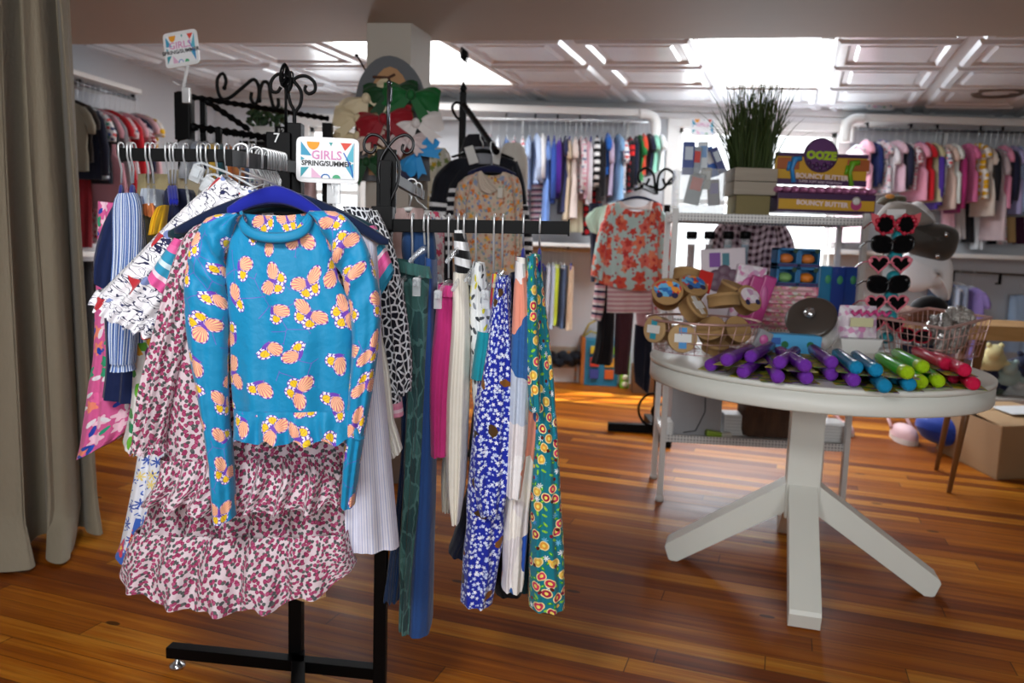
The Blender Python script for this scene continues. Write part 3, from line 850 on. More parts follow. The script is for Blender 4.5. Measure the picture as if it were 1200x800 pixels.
hanger('dark navy velvet hanger holding the pink heart dress', top_of_arm(YD), (1, 0, 0.1), W(330, 222, YD), (1, 0, -0.02), 0.42, 0.085, navyv, 0.014, 0.034, 'hangers on the front arm')
hanger('dark teal velvet hanger with its end showing above the pink dress', top_of_arm(1.61), (1, 0, 0.1), W(318, 226, 1.61), (1, 0, 0.06), 0.42, 0.07, tealv, 0.014, 0.040, 'hangers on the front arm')
for k in range(7):
    y = 1.635+0.026*k
    hanger('clear plastic hanger with a steel hook, bunched behind the blue hanger', top_of_arm(y), (1, 0, 0.1), top_of_arm(y)+Vector((0.006*(k % 3-1), 0, -0.085)), (1, 0.12*(k % 3-1), 0.0), 0.24, 0.05, cp, 0.006, 0.012, 'clear hangers on the front arm')

def single(name, label, cat, Lp, Rp, y, th, mat, group, parts=(), **kw):
    t = Thing(name, label, cat, group); mb = MB(); cloth(mb, Lp, Rp, y, th, **kw); i = t.part('body', mb, mat)
    for nm, l, r, yy, tt, m, k in parts:
        mb = MB(); cloth(mb, l, r, yy, tt, **k); t.part(nm, mb, m)
    return t.done()
GF = 'clothes on the front arm'
single('girls_dress', 'pale lilac pinstriped cotton dress hanging behind the turquoise top', 'dress',
       [(405, 262), (400, 330), (398, 420), (396, 530), (392, 636)], [(440, 268), (446, 330), (448, 420), (458, 530), (468, 640)], 1.60, 0.05, mat_seer, GF, folds=(.007, 5), seed=.6, hem=lambda u: 2*math.sin(6*u))
single('girls_jersey', 'top with blue, white and pink striped sleeves behind the turquoise top', 'top',
       [(400, 258), (402, 330), (404, 400)], [(436, 262), (440, 310), (438, 400)], 1.635, 0.04, plain('#cfd3dc'), GF,
       [('sleeve', [(432, 266), (438, 300), (441, 352)], [(440, 264), (452, 290), (462, 316)], 1.62, .03, mat_pastel, dict(folds=(.003, 3))),
        ('sleeve', [(206, 278), (190, 300), (176, 322)], [(222, 282), (212, 320), (196, 345)], 1.62, .03, mat_pastel, dict(folds=(.003, 3)))], folds=(.006, 5), seed=.2)
single('girls_blouse', 'cream blouse with crumpled gauze sleeve behind the lilac dress', 'blouse',
       [(400, 300), (405, 400), (410, 500)], [(436, 300), (440, 400), (440, 500)], 1.675, .04, plain('#dedbd2'), GF,
       [('sleeve', [(428, 380), (436, 440), (448, 500), (456, 538)], [(446, 380), (458, 450), (462, 490), (471, 527)], 1.66, .025, plain('#e4e1d8'), dict(folds=(.006, 7), seed=.4, edge=1.2))], folds=(.006, 5), seed=1.9)
single('girls_blouse', 'navy blouse with a white ring print and a full sleeve', 'blouse',
       [(402, 242), (418, 300), (425, 400), (430, 470)], [(436, 244), (458, 300), (466, 400), (470, 470)], 1.72, .045, mat_net, GF,
       [('sleeve', [(430, 250), (442, 300), (446, 380), (452, 440), (456, 464)], [(442, 246), (462, 290), (476, 360), (483, 420), (482, 458)], 1.70, .035, mat_net, dict(folds=(.008, 5), seed=.4, hem=ruf(2, 3)))], folds=(.006, 5), seed=.7)
single('girls_shirt', 'pink and white checked shirt, its cuff showing below the navy ring-print sleeve', 'shirt',
       [(440, 300), (446, 400), (452, 488)], [(458, 300), (464, 400), (473, 486)], 1.76, .03, stripes(['#e79ab2', '#f1d3dc', '#e48aa8'], 42, 1), GF, folds=(.004, 3), seed=.7)
single('girls_dress', 'white and navy dress with red sailboats, slanting off its clear hanger on the left', 'dress',
       [(262, 204), (212, 248), (160, 300), (116, 344)], [(300, 238), (268, 290), (228, 350), (198, 388)], 1.66, .05, mat_boat, GF,
       [('ruffle', [(120, 338), (115, 343), (112, 352)], [(204, 378), (197, 388), (189, 398)], 1.655, .058, mat_boat, dict(folds=(.008, 17), seed=2, hem=ruf(2.5, 7), nu=80, nv=8)),
        ('bodice', [(250, 214), (240, 280), (240, 420)], [(300, 220), (310, 300), (310, 420)], 1.69, .03, mat_boat, dict(folds=(.004, 3)))], folds=(.008, 7), seed=2.2, nu=50)
single('girls_jersey', 'white top with coral flowers on two clear clip hangers', 'top', [(262, 226), (264, 250), (262, 300)], [(312, 222), (322, 260), (322, 300)], 1.68, .03,
       print_cloth('#e9e8ee', [dict(scale=26, r=.36, cols=['#e8705e', '#e89a90', '#5a6fb0', '#e85a5a'], petals=5, rag=.3, dens=.7)]), GF, folds=(.004, 4), seed=1.2)
def clip_hanger(label, a, b, y, w=7):
    """clear trouser hanger lying aslant from a to b"""
    t = Thing('clip_hanger', label, 'hanger', 'clear clip hangers on the front arm')
    A, B = W(*a, y), W(*b, y); d = (B-A).normalized(); up = Vector((0, 1, 0)).cross(d); 
    if up.z < 0: up = -up
    mb = MB(); L_ = (B-A).length
    mb.tube([A-up*0.016, A+up*0.010, A+d*0.012+up*0.02, A+d*L_*.5+up*0.024, B-d*0.012+up*0.02, B+up*0.008, B-up*0.016], 0.003, 8)
    mb.tube([A-up*0.016, A+d*0.02-up*0.010, B-d*0.02-up*0.010, B-up*0.016], 0.003, 8); t.part('bar', mb, cp)
    for q in (A+d*0.012, B-d*0.012):
        mb = MB(); m = Matrix((d, Vector((0, 1, 0)), up)).transposed()
        mb.box(q-up*0.006, (0.024, 0.012, 0.036), rot=m, bev=.003); mb.box(q-up*0.004-Vector((0, .008, 0)), (0.015, 0.005, 0.018), rot=m, bev=.001); t.part('clip', mb, cp)
    mb = MB(); top = top_of_arm(y+.02); mb.tube([A.lerp(B, .5)+up*0.022, A.lerp(B, .75)+up*0.03, top+Vector((0, 0, -0.05))]+hook_pts(top, ax=Vector((1, 0, 0)))[::-1][2:], .0018, 6); t.part('hook', mb, steel)
    t.done()
clip_hanger('clear clip hanger, upper of the two slanting over the sailboat dress', (226, 198), (300, 232), 1.70)
clip_hanger('clear clip hanger, lower of the two slanting over the sailboat dress', (240, 210), (296, 246), 1.67)
# longer pieces behind the pink dress on the left
single('girls_dress', 'white dress with blue embroidery and a red-flowered hem behind the pink dress', 'dress',
       [(205, 300), (175, 430), (165, 520), (150, 600), (140, 645)], [(240, 300), (235, 430), (230, 520), (225, 620), (220, 660)], 1.78, .05, mat_embro, GF,
       [('hem_border', [(152, 600), (146, 625), (137, 647)], [(225, 604), (224, 640), (222, 668)], 1.775, .054, mat_redfl, dict(folds=(.006, 7), nv=8))], folds=(.008, 7), seed=.4)
single('girls_skirt', 'gold lace skirt, its edge showing under the pink dress', 'skirt', [(250, 500), (250, 600), (248, 690)], [(378, 500), (380, 600), (382, 699)], 1.66, .03,
       cells(['#b98a5c', '#c79c6e', '#a97a4e'], 120, edge='#e0bf90', ew=.1), GF, folds=(.006, 6), seed=2)

# ------------------------------------------------------------------ garments on the left arm (mostly seen from their edges)
GL = 'clothes on the left arm'
YL = 1.94
single('girls_dress', 'pink, blue and green flowered dress, outermost on the left arm', 'dress',
       [(120, 236), (120, 300), (116, 400), (106, 480), (97, 536)], [(150, 240), (152, 320), (156, 430), (160, 500), (150, 520)], YL+.06, .06, mat_pinkflorallong, GF.replace('front', 'left'), folds=(.006, 5), seed=.5,
       hem=lambda u: -14*u, edge=1.5)
single('girls_dress', 'plain navy blue dress with a flared sleeve, next to the outermost flowered dress', 'dress',
       [(146, 232), (134, 280), (128, 350), (130, 420), (126, 462)], [(172, 236), (176, 300), (180, 380), (178, 430), (176, 470)], YL+.02, .06, plain('#14214a'), GL,
       [('sleeve', [(146, 226), (126, 262), (115, 300), (117, 322)], [(160, 232), (150, 270), (140, 330), (138, 345)], YL-.06, .05, plain('#16244e'), dict(folds=(.006, 3), seed=1))], folds=(.006, 5), seed=1.5)
single('girls_shirt', 'blue and white pinstriped shirt with a long gathered sleeve on the left arm', 'shirt',
       [(140, 228), (138, 260), (140, 330), (142, 400)], [(166, 230), (172, 270), (176, 340), (176, 400)], YL-.03, .05, mat_bluestripe, GL,
       [('sleeve', [(140, 228), (134, 244), (134, 300), (130, 380), (133, 424)], [(160, 226), (166, 244), (166, 300), (160, 380), (156, 426)], YL-.12, .035, mat_bluestripe, dict(folds=(.006, 9), seed=2)),
        ('cuff', [(134, 418), (133, 424), (131, 434)], [(156, 418), (155, 424), (157, 434)], YL-.12, .03, mat_bluestripe, dict(folds=(.003, 9), nv=6))], folds=(.006, 5), seed=.2)
single('girls_jersey', 'olive grey top with an orange collar beside the striped shirt', 'top', [(158, 250), (152, 270), (156, 330), (160, 380)], [(182, 246), (186, 270), (188, 330), (190, 380)], YL, .05, plain('#7f7c64'), GL,
       [('collar', [(166, 240), (168, 250)], [(180, 238), (184, 256)], YL-.05, .02, plain('#e58a52'), dict(nv=6))], folds=(.005, 4), seed=2)
single('girls_jersey', 'bright yellow short-sleeved top on the left arm', 'top', [(184, 248), (180, 270), (184, 330)], [(206, 240), (210, 270), (214, 330)], YL+.02, .05, plain('#d9a514'), GL,
       [('sleeve', [(186, 244), (180, 256), (178, 276)], [(196, 240), (194, 252), (190, 274)], YL-.08, .03, plain('#e0ac16'), dict(nv=8))], folds=(.005, 4), seed=1)
single('girls_dress', 'leaf-print dress in green, purple and orange, hanging lowest on the left arm', 'dress',
       [(168, 300), (160, 400), (156, 470), (146, 515)], [(200, 300), (206, 400), (204, 470), (200, 545)], YL-.02, .05, mat_leaf, GL, folds=(.006, 5), seed=.9)
single('girls_jersey', 'red and gold patterned top between the navy dress and the leaf-print dress', 'top', [(150, 300), (150, 380), (152, 440)], [(178, 300), (182, 380), (184, 436)], YL+.06, .05,
       print_cloth('#7a1d20', [dict(scale=40, r=.3, cols=['#c89a3a', '#a8322a', '#3a5a2a'], rag=.3)]), GL, folds=(.006, 5), seed=.1)
def la_top(px): 
    u = (px-318)/(141-318); return LA0.lerp(LA1, u)+Vector((0, 0, 0.015))
k_ = 0
for px, kind in ((142, 'v'), (152, 'v'), (156, 'v'), (173, 'c'), (178, 'c'), (196, 'v'), (201, 'v'), (205, 'v'), (217, 'c'), (233, 'c'), (237, 'c'), (243, 'c'), (254, 'c'), (265, 'c'), (281, 'c'), (293, 'c'), (297, 'c')):
    tp = la_top(px); bc = tp+Vector((0.003*math.sin(px), 0, -0.085))
    if kind == 'v':
        hanger('royal blue velvet hanger, seen end-on on the left arm', tp, (0, 1, 0), bc, (-0.46, 1, 0), .22, .04, velvet, .012, .03, 'velvet hangers on the left arm')
    else:
        hanger('clear plastic hanger, seen end-on on the left arm', tp, (0, 1, 0), bc, (-0.46, 1, 0), .30, .05, cp, .008, .016, 'clear hangers on the left arm')
for nm, lab, col, x0, x1, yb in (('girls_leggings', 'pale grey cotton leggings hung near the middle of the left arm', '#aeb6c2', 168, 192, 300), ('girls_jersey', 'navy top hung between the yellow top and the sailboat dress', '#1b2140', 196, 226, 420),
      ('girls_jersey', 'pale pink top nearest the rack post on the left arm', '#d9b3bf', 272, 300, 400), ('girls_jersey', 'grey blue top beside the pale pink one on the left arm', '#7f8ea8', 250, 276, 400)):
    single(nm, lab, 'top' if 'jersey' in nm else 'leggings', [(x0+4, 222), (x0, 250), (x0, yb)], [(x1-4, 222), (x1, 250), (x1, yb)], YL+.03, .06, plain(col), GL, folds=(.006, 4), seed=x0)

# ------------------------------------------------------------------ garments on the right arm
GR = 'clothes on the right arm'
YR = 1.84
def ra_top(px):
    u = (px-452)/(667-452); return RA0.lerp(RA1, u)+Vector((0, 0, 0.015))
single('girls_jeans', 'dark blue denim jeans folded at the waist, nearest the post on the right arm', 'jeans', [(472, 262), (470, 290), (474, 330), (470, 420), (468, 560), (450, 696)], [(508, 264), (512, 300), (508, 340), (500, 420), (486, 560), (470, 698)], YR+.05, .05, mat_denim, GR, folds=(.008, 7), seed=.6, edge=1)
single('girls_jeans', 'teal paisley jeans clipped to two clear hangers on the right arm', 'jeans', [(464, 312), (474, 350), (478, 420), (474, 560), (470, 640), (468, 724)], [(506, 318), (504, 350), (501, 420), (495, 560), (487, 640), (483, 734)], YR-.02, .06, mat_paisley, GR,
       [('waistband', [(462, 302), (466, 316)], [(505, 312), (507, 326)], YR-.03, .062, plain('#3d6a66'), dict(nv=5))], folds=(.006, 5), seed=2.6, edge=1.2)
single('girls_jeans', 'plain mid-blue straight jeans hanging lowest on the right arm', 'jeans', [(500, 300), (498, 400), (490, 560), (484, 640), (479, 726)], [(511, 304), (511, 400), (510, 560), (508, 640), (506, 730)], YR+.02, .085, plain('#274b86'), GR, folds=(.004, 3), seed=1.6)
single('girls_trousers', 'bright pink trousers on the right arm', 'trousers', [(514, 338), (510, 380), (504, 440), (506, 528)], [(534, 340), (536, 400), (530, 470), (527, 527)], YR, .07, plain('#c02f78'), GR,
       [('waistband', [(514, 332), (514, 345)], [(535, 334), (536, 346)], YR, .072, plain('#cc3c86'), dict(nv=4))], folds=(.005, 4), seed=.3)
single('girls_trousers', 'cream corduroy trousers beside the pink ones', 'trousers', [(532, 318), (530, 380), (524, 470), (524, 560), (530, 604)], [(548, 320), (552, 380), (550, 470), (546, 560), (540, 604)], YR-.02, .07, stripes(['#dcd6c8', '#e6e1d4'], 130, 0), GR,
       [('leg', [(520, 520), (517, 560), (518, 594)], [(536, 520), (534, 560), (530, 596)], YR+.05, .04, plain('#cfc9bb'), dict(nv=10))], folds=(.005, 4), seed=2.1)
single('girls_jersey', 'black and white striped top on the right arm behind the cream trousers', 'top', [(532, 270), (534, 320), (545, 380)], [(545, 270), (556, 330), (560, 400)], YR+.03, .06, stripes(['#111114', '#e9e9ea'], 26, 1), GR, folds=(.004, 4), seed=.1)
single('girls_skirt', 'white skirt with a grey and yellow leaf print', 'skirt', [(554, 306), (550, 360), (552, 420), (556, 480)], [(568, 308), (576, 360), (578, 420), (576, 470)], YR, .07, print_cloth('#dfe2e2', [dict(scale=42, r=.38, cols=['#4a4f55', '#8a9096', '#d8d03a', '#30343a'], stretch=2.2, rag=.3)]), GR, folds=(.006, 5), seed=.3, edge=1)
single('girls_shorts', 'teal shorts hanging high on the right arm', 'shorts', [(560, 386), (556, 410), (552, 440)], [(578, 388), (580, 410), (578, 442)], YR-.04, .06, plain('#138a9a'), GR, folds=(.004, 4), seed=.3)
single('girls_jersey', 'multicoloured striped top beside the blue flowered dress', 'top', [(576, 320), (572, 370), (572, 420)], [(588, 320), (590, 370), (588, 410)], YR+.01, .06, stripes(['#c83a50', '#e8c83a', '#2a4aa0', '#e9e9e9', '#2a9a8a'], 18, 0), GR, folds=(.004, 4), seed=.6)
single('girls_dress', 'dark navy dress with a ragged hem, behind the blue flowered dress', 'dress', [(560, 440), (552, 500), (545, 580), (527, 640)], [(590, 440), (592, 520), (585, 620), (560, 650)], YR+.08, .07, mat_darknavy, GR, folds=(.007, 6), seed=.8, edge=2)
single('girls_dress', 'royal blue dress with tiny white flowers and brown butterflies', 'dress', [(582, 322), (572, 380), (558, 460), (550, 540), (546, 620), (540, 694)], [(599, 324), (602, 400), (600, 480), (596, 560), (588, 630), (580, 696)], YR-.02, .085, mat_blueflower, GR,
       [('sleeve', [(580, 330), (572, 400), (556, 500), (556, 570), (562, 601)], [(594, 330), (600, 420), (600, 520), (598, 560), (590, 600)], YR-.10, .03, mat_blueflower, dict(folds=(.005, 5), seed=1, hem=ruf(2, 2)))], folds=(.006, 5), seed=1.3, edge=2)
single('girls_jersey', 'dark navy top hung between the blue flowered dress and the abstract-print dress', 'top', [(598, 320), (597, 400), (600, 560)], [(608, 318), (612, 400), (606, 560)], YR+.03, .07, mat_darknavy, GR, folds=(.004, 4), seed=.6)
single('girls_dress', 'white dress with large blue and coral abstract shapes', 'dress', [(604, 300), (601, 360), (596, 460), (592, 560), (588, 676)], [(618, 302), (630, 380), (636, 440), (624, 560), (612, 680)], YR-.02, .085, mat_abstract, GR,
       [('sleeve', [(604, 305), (600, 380), (595, 480), (592, 540), (592, 578)], [(616, 310), (622, 380), (620, 470), (616, 540), (610, 582)], YR-.10, .03, mat_abstract, dict(folds=(.005, 4), seed=1)),
        ('sleeve', [(612, 310), (622, 380), (630, 430), (614, 470)], [(620, 312), (632, 360), (639, 425), (632, 462)], YR+.06, .03, mat_abstract, dict(folds=(.005, 4), seed=2))], folds=(.006, 5), seed=.2, edge=1.5)
single('girls_dress', 'teal dress covered in small colourful flowers, outermost on the right arm', 'dress', [(620, 296), (618, 360), (624, 440), (621, 560), (619, 700)], [(633, 298), (640, 360), (650, 460), (657, 570), (662, 702)], YR-.02, .08, mat_tealflower, GR,
       [('sleeve', [(618, 300), (616, 350), (616, 420), (620, 480)], [(628, 300), (630, 350), (632, 420), (634, 480)], YR-.10, .03, mat_tealflower, dict(folds=(.004, 4), seed=1)),
        ('lining', [(606, 560), (606, 640), (598, 690)], [(622, 560), (624, 640), (622, 690)], YR+.05, .03, plain('#0f3a44'), dict(folds=(.004, 4)))], folds=(.005, 5), seed=.9, edge=1)
single('girls_skirt', 'black skirt, its hem showing low between the blue and teal dresses', 'skirt', [(566, 600), (566, 640), (580, 688)], [(606, 600), (608, 640), (612, 690)], YR+.10, .06, plain('#0d0d12'), GR, folds=(.004, 4), seed=.6)
for px, y1, kind in ((538, 276, 'c'), (484, 318, 'cl'), (503, 316, 'cl'), (527, 330, 'cl'), (545, 322, 'c'), (559, 312, 'c'), (580, 330, 'cl'), (590, 318, 'c'), (614, 296, 'v'), (633, 292, 'v'), (498, 262, 'c')):
    tp = ra_top(px); b_ = W(px+1, y1-(14 if kind == 'v' else 3), YR); bc = Vector((tp.x+0.002, YR, min(tp.z-.06, b_.z)))
    if kind == 'v':
        hanger({614: 'royal blue velvet hanger of the abstract-print dress', 633: 'royal blue velvet hanger of the teal flowered dress'}[px], tp, (0, 1, 0), bc, (0.03, 1, 0), .16, .035, velvet, .012, .045, 'velvet hangers on the right arm')
    else:
        hanger('clear plastic clip hanger, seen end-on on the right arm' if kind == 'cl' else 'clear plastic hanger, seen end-on on the right arm', tp, (0, 1, 0), bc, (0.12, 1, 0), .28, .03, cp, .010, .02, 'clear clip hangers on the right arm' if kind == 'cl' else 'clear hangers on the right arm', clips=kind == 'cl')

# ------------------------------------------------------------------ sign holders
def sign(label, corners, y, stem=None, yaw=0.0, text=True, name='sign_holder', lean=0.0, group=None, c2='SPRING/SUMMER'):
    """corners px: tl, tr, br, bl; a framed card with bunting shapes"""
    t = Thing(name, label, 'sign', group)
    tl, tr, br, bl = [W(*c, y) for c in corners]
    c0 = (tl+tr+br+bl)/4; ex = ((tr-tl)+(br-bl)).normalized(); ez = ((tl-bl)+(tr-br)).normalized(); w = ((tr-tl).length+(br-bl).length)/2; h = ((tl-bl).length+(tr-br).length)/2
    n = ex.cross(ez).normalized()     # towards the back
    f = -n if n.y > 0 else n
    m = Matrix((ex, -f, ez)).transposed(); 
    def P(u, v, off=0.0): return c0+ex*(u*w/2)+ez*(v*h/2)+f*off
    mb = MB(); q = [P(math.copysign(abs(math.cos(a_))**.2, math.cos(a_)), math.copysign(abs(math.sin(a_))**.2, math.sin(a_))) for a_ in [2*math.pi*i/48 for i in range(48)]]
    mb.prism(q, -f*0.008); i = t.part('frame', mb, paint('#e9e9ea', .35))
    mb = MB(); mb.box(P(0, 0, .0012), (w*.86, .002, h*.80), rot=m); card = t.part('card', mb, paint('#eeeff2', .6), label='white card with coloured bunting')
    def shp(pts, col):
        mb = MB(); mb.prism([P(a_, b_, .0024) for a_, b_ in pts], f*0.0006); t.part('printed_shape', mb, paint(col, .6), card)
    X, Yv = .84, .78
    shp([(-X, Yv), (-X, Yv*.25), (-X+.34, Yv*.25-.02)], '#3b9cc0'); shp([(-X, -Yv), (-X, -Yv*.45), (-X+.26, -Yv*.42)], '#2f9aa8'); shp([(-X, -.05), (-X, .12), (-X+.12, .03)], '#3aa0b8')
    shp([(-.45+.2*math.cos(a_), Yv+.34*math.sin(a_)) for a_ in [math.pi+math.pi*i/14 for i in range(15)]], '#f0a01e')
    shp([(.42, Yv), (.78, Yv), (.56, Yv-.34)], '#e04a3a'); shp([(X, Yv), (X, -.05), (X-.26, .02)], '#5ab6cc'); shp([(X, -.1), (X, -Yv), (X-.26, -.25)], '#4aa8c8')
    shp([(-.5, -.35), (-.5, -Yv), (-.16, -Yv)], '#e3b4d0'); shp([(.3+.13*math.cos(a_), -Yv+.16*math.sin(a_)) for a_ in [math.pi*i/10 for i in range(11)]], '#44a878')
    mb = MB(); mb.tube([P(.52+.30*math.sin(1.5*i/12), .35-1.05*i/12, .003) for i in range(13)], .0014, 6); t.part('printed_swirl', mb, paint('#2a66c8', .6), card)
    mb = MB(); mb.tube([P(-.05+.13*math.cos(a_), -Yv+.16*math.sin(a_), .003) for a_ in [math.pi*i/10 for i in range(11)]], .0012, 6); t.part('printed_swirl', mb, paint('#2a7ac8', .6), card)
    mb = MB(); mb.prism([P(.05, Yv, .0024), (P(.17, Yv, .0024)), P(.12, Yv-.16, .0024)], f*.0006); t.part('printed_shape', mb, paint('#3aa0a0', .6), card)
    if text:
        t.part('lettering', text_mb('GIRLS', h*.27, P(-.02, .2, .003), ex, ez, .0005, bold=.0003), paint('#dd8fc0', .6), card, label='pink lettering GIRLS')
        if c2: t.part('lettering', text_mb(c2, h*.15, P(-.02, -.16, .003), ex, ez, .0005, bold=.0004), paint('#1c1c1e', .6), card, label='black lettering SPRING/SUMMER')
    if stem: stem(t, P, f, w, h)
    return t.done()
def stem_a(t, P, f, w, h):
    mb = MB(); a = P(.15, -1.0, -.006); mb.tube([a, a+Vector((0, 0.01, -.03)), a+Vector((0, .03, -.07))], .004, 8); mb.box(a+Vector((0, .012, -.02)), (.03, .012, .05), bev=.003); t.part('clamp', mb, clear('#f2f4f6', .1, .6))
sign('white framed GIRLS SPRING/SUMMER sign clipped to the front rack, right of tag 7', ((347, 159), (421, 163), (420, 216), (347, 213)), 1.80, stem_a)
# ------------------------------------------------------------------ round table
TC, TR, ZT, LA = Vector((1.05, 2.727, 0)), 0.557, 0.772, 2.859
tw = Mat('white_table_paint', 0.42, uv=False); tw.base(tw.mix(tw.noise(tw.v, 6, 3)*0.25, '#e2e4dc', '#d0d3ca')); tw = tw.mat
t = Thing('round_table', 'round white pedestal table with four splayed legs, loaded with toys', 'table', loc=TC)
mb = MB(); mb.lathe([(TR-0.012, ZT-0.02), (TR, ZT-0.017), (TR+.001, ZT-0.004), (TR-.004, ZT)], TC, n=96); t.part('tabletop', mb, tw)
mb = MB(); mb.lathe([(TR-0.03, 0.695), (TR-.004, 0.695), (TR-.001, 0.70), (TR-.002, ZT-.0195), (TR-.03, ZT-.0195)], TC, n=96, cap=False)
mb.lathe([(TR-0.03, ZT-.02), (TR-.034, 0.70), (TR-.03, .695)], TC, n=96, cap=False); t.part('apron', mb, tw)
mb = MB(); mb.box(TC+Vector((0, 0, 0.465)), (0.112, 0.112, 0.50), yaw=LA, bev=.004); mb.box(TC+Vector((0, 0, .735)), (.5, .12, .03), yaw=LA); t.part('pedestal', mb, tw)
for k in range(4):
    a = LA+k*math.pi/2; r_ = Vector((math.cos(a), math.sin(a), 0)); s_ = Vector((-r_.y, r_.x, 0))
    prof = [(0.05, .345), (.457, .063), (.463, .05), (.447, .004), (.437, .0), (.415, .0), (0.05, .24)]
    mb = MB(); mb.prism([TC+r_*x+Vector((0, 0, z))-s_*.047 for x, z in prof], s_*.094); t.part('leg', mb, tw)
t.done()

# ------------------------------------------------------------------ white metal shelf unit behind it
wm = paint('#d6d6d4', 0.4); 
pf = Mat('perforated_metal', 0.4, uv=False); vx, vy, vz_ = pf.sep(pf.scaled(70, 70, 70)); 
hole = ((vx.fract()-.5)*(vx.fract()-.5)+(vz_.fract()-.5)*(vz_.fract()-.5)).lt(.07); pf.base(pf.mix(hole, '#d2d2d0', '#76767a'))
S_fl, S_fr = Vector((.70, 3.50, 0)), Vector((1.50, 3.42, 0)); sdir = (S_fr-S_fl).normalized(); sdep = Vector((-sdir.y, sdir.x, 0)); SD = .36
syaw = math.atan2(sdir.y, sdir.x); SW = (S_fr-S_fl).length
t = Thing('shelf_unit', 'white metal shelf unit with perforated shelf edges behind the round table', 'shelf')
posts = []
for nm, p in (('a', S_fl), ('b', S_fr), ('c', S_fl+sdep*SD), ('d', S_fr+sdep*SD)):
    mb = MB(); mb.bar(p, p+Vector((0, 0, 1.325)), .024, .024, bev=.002); i = t.part('post', mb, wm)
    mb = MB(); mb.lathe([(.02, 0), (.02, .012), (.012, .03)], p, n=12); t.part('foot', mb, wm, i)
for z in (.30, .80, 1.295):
    mb = MB(); c = (S_fl+S_fr)/2+sdep*SD/2; mb.box(c+Vector((0, 0, z-.004)), (SW, SD, .008), yaw=syaw)
    for q, sz in ((S_fl.lerp(S_fr, .5), (SW, .006, .034)), (S_fl.lerp(S_fr, .5)+sdep*SD, (SW, .006, .034))): mb.box(q+Vector((0, 0, z-.005)), sz, yaw=syaw)
    for q in (S_fl+sdep*SD/2, S_fr+sdep*SD/2): mb.box(q+Vector((0, 0, z-.005)), (.006, SD, .034), yaw=syaw)
    t.part('tier', mb, [pf.mat])
t.done()
def on_tier(px, back, z):
    """point on a shelf tier, `back` metres behind its front edge, in the column of px"""
    P0 = S_fl+sdep*back; d = _f+CX*((px-600)/FPX)-CU*((350-400)/FPX); d2 = Vector((d.x, d.y, 0))
    # intersect the vertical plane through the eye with the line P0 + sdir*s
    n2 = Vector((-d2.y, d2.x, 0)); s_ = -(P0.dot(n2))/sdir.dot(n2); p = P0+sdir*s_; return Vector((p.x, p.y, z))

# potted grass
pb = on_tier(880, .16, 1.295); Y0 = pb.y
a, b = W(855, 198, Y0), W(904, 198, Y0); w = b.x-a.x
t = Thing('potted_grass', 'tall green grass in a square weathered-wood planter on the top shelf', 'plant', loc=pb)
cx = (a.x+b.x)/2; zt = a.z; zl = W(879, 230, Y0).z
wd = Mat('weathered_wood', .8, uv=False); wd.base(wd.mix(wd.noise(wd.scaled(3, 3, 40), 1, 4), '#8a8174', '#b5ab9c'))
mb = MB(); h = zt-zl
for k in range(2): mb.box((cx, Y0, zl+h*(k+.5)/2), (w, w, h/2-.002), bev=.003)
i = t.part('planter', mb, wd.mat)
mb = MB(); mb.box((cx, Y0, (zl+1.295)/2), (w*.80, w*.80, zl-1.295), bev=.003); t.part('plinth', mb, paint('#7d7043', .6), i, label='olive coloured base of the planter')
mb = MB(); rnd = random.Random(3)
for k in range(330):
    bx, by = rnd.uniform(-.4, .4)*w, rnd.uniform(-.4, .4)*w
    hh = rnd.uniform(.20, .44)*(1.0 if rnd.random() < .8 else 1.08); ang = rnd.uniform(0, 6.283); le = rnd.random()**1.5*.17
    P = [Vector((cx+bx, Y0+by, zt-.01))]
    for j in range(1, 6):
        q = j/5; P.append(Vector((cx+bx+bx*.6*q+math.cos(ang)*le*q**1.8, Y0+by+math.sin(ang)*le*q**1.8, zt-.01+hh*q-le*.3*q**3)))
    o = len(mb.v); sd = Vector((-math.sin(ang), math.cos(ang), 0)) if rnd.random() < .4 else Vector((1, .2, 0)).normalized()
    for j, p in enumerate(P):
        ww = .0034*(1-.75*(j/5)**2); mb.v += [p-sd*ww, p+sd*ww]
    for j in range(5): mb.face((o+2*j, o+2*j+1, o+2*j+3, o+2*j+2))
gr = Mat('grass_blade', .6, uv=False); gr.base(gr.mix(gr.noise(gr.scaled(40, 40, 3), 1, 2), '#16260c', '#41541c'))
t.part('blades', mb, gr.mat); t.done()

# putty display box on the top shelf
def boxpx(mb, x0, y0, x1, y1, y, dep, bev=.002, yaw=None):
    a, b = W(x0, y0, y), W(x1, y1, y); m, n = W(x1, y0, y), W(x0, y1, y)
    c = (a+b+m+n)/4; w = ((m-a).length+(b-n).length)/2; h = ((n-a).length+(b-m).length)/2
    mb.box(c+Vector((0, dep/2, 0)), (w, dep, h), bev=bev); return c, w, h
YO = on_tier(965, .09, 0).y
t = Thing('putty_display', 'purple and yellow putty display box with a round green-lettered crest on the top shelf', 'display box')
purple = paint('#3c1147', .45); ylw = paint('#c99a17', .5)
mb = MB(); c1, w1, h1 = boxpx(mb, 908, 180, 1016, 217, YO+.05, .012)
i = t.part('header_card', mb, ylw, label='yellow header card')
for zz, hh in ((h1/2-.008, .016), (-h1/2+.012, .026)):
    mb = MB(); mb.box(c1+Vector((0, -.002, zz)), (w1*1.005, .006, hh), bev=.001); t.part('purple_band', mb, purple, i)
for x0, col in ((-.36, '#a5551e'), (.40, '#a5551e')):
    mb = MB(); mb.box(c1+Vector((x0*w1, -.003, .022)), (w1*.24, .005, .05), bev=.002); t.part('printed_hand', mb, paint(col, .5), i)
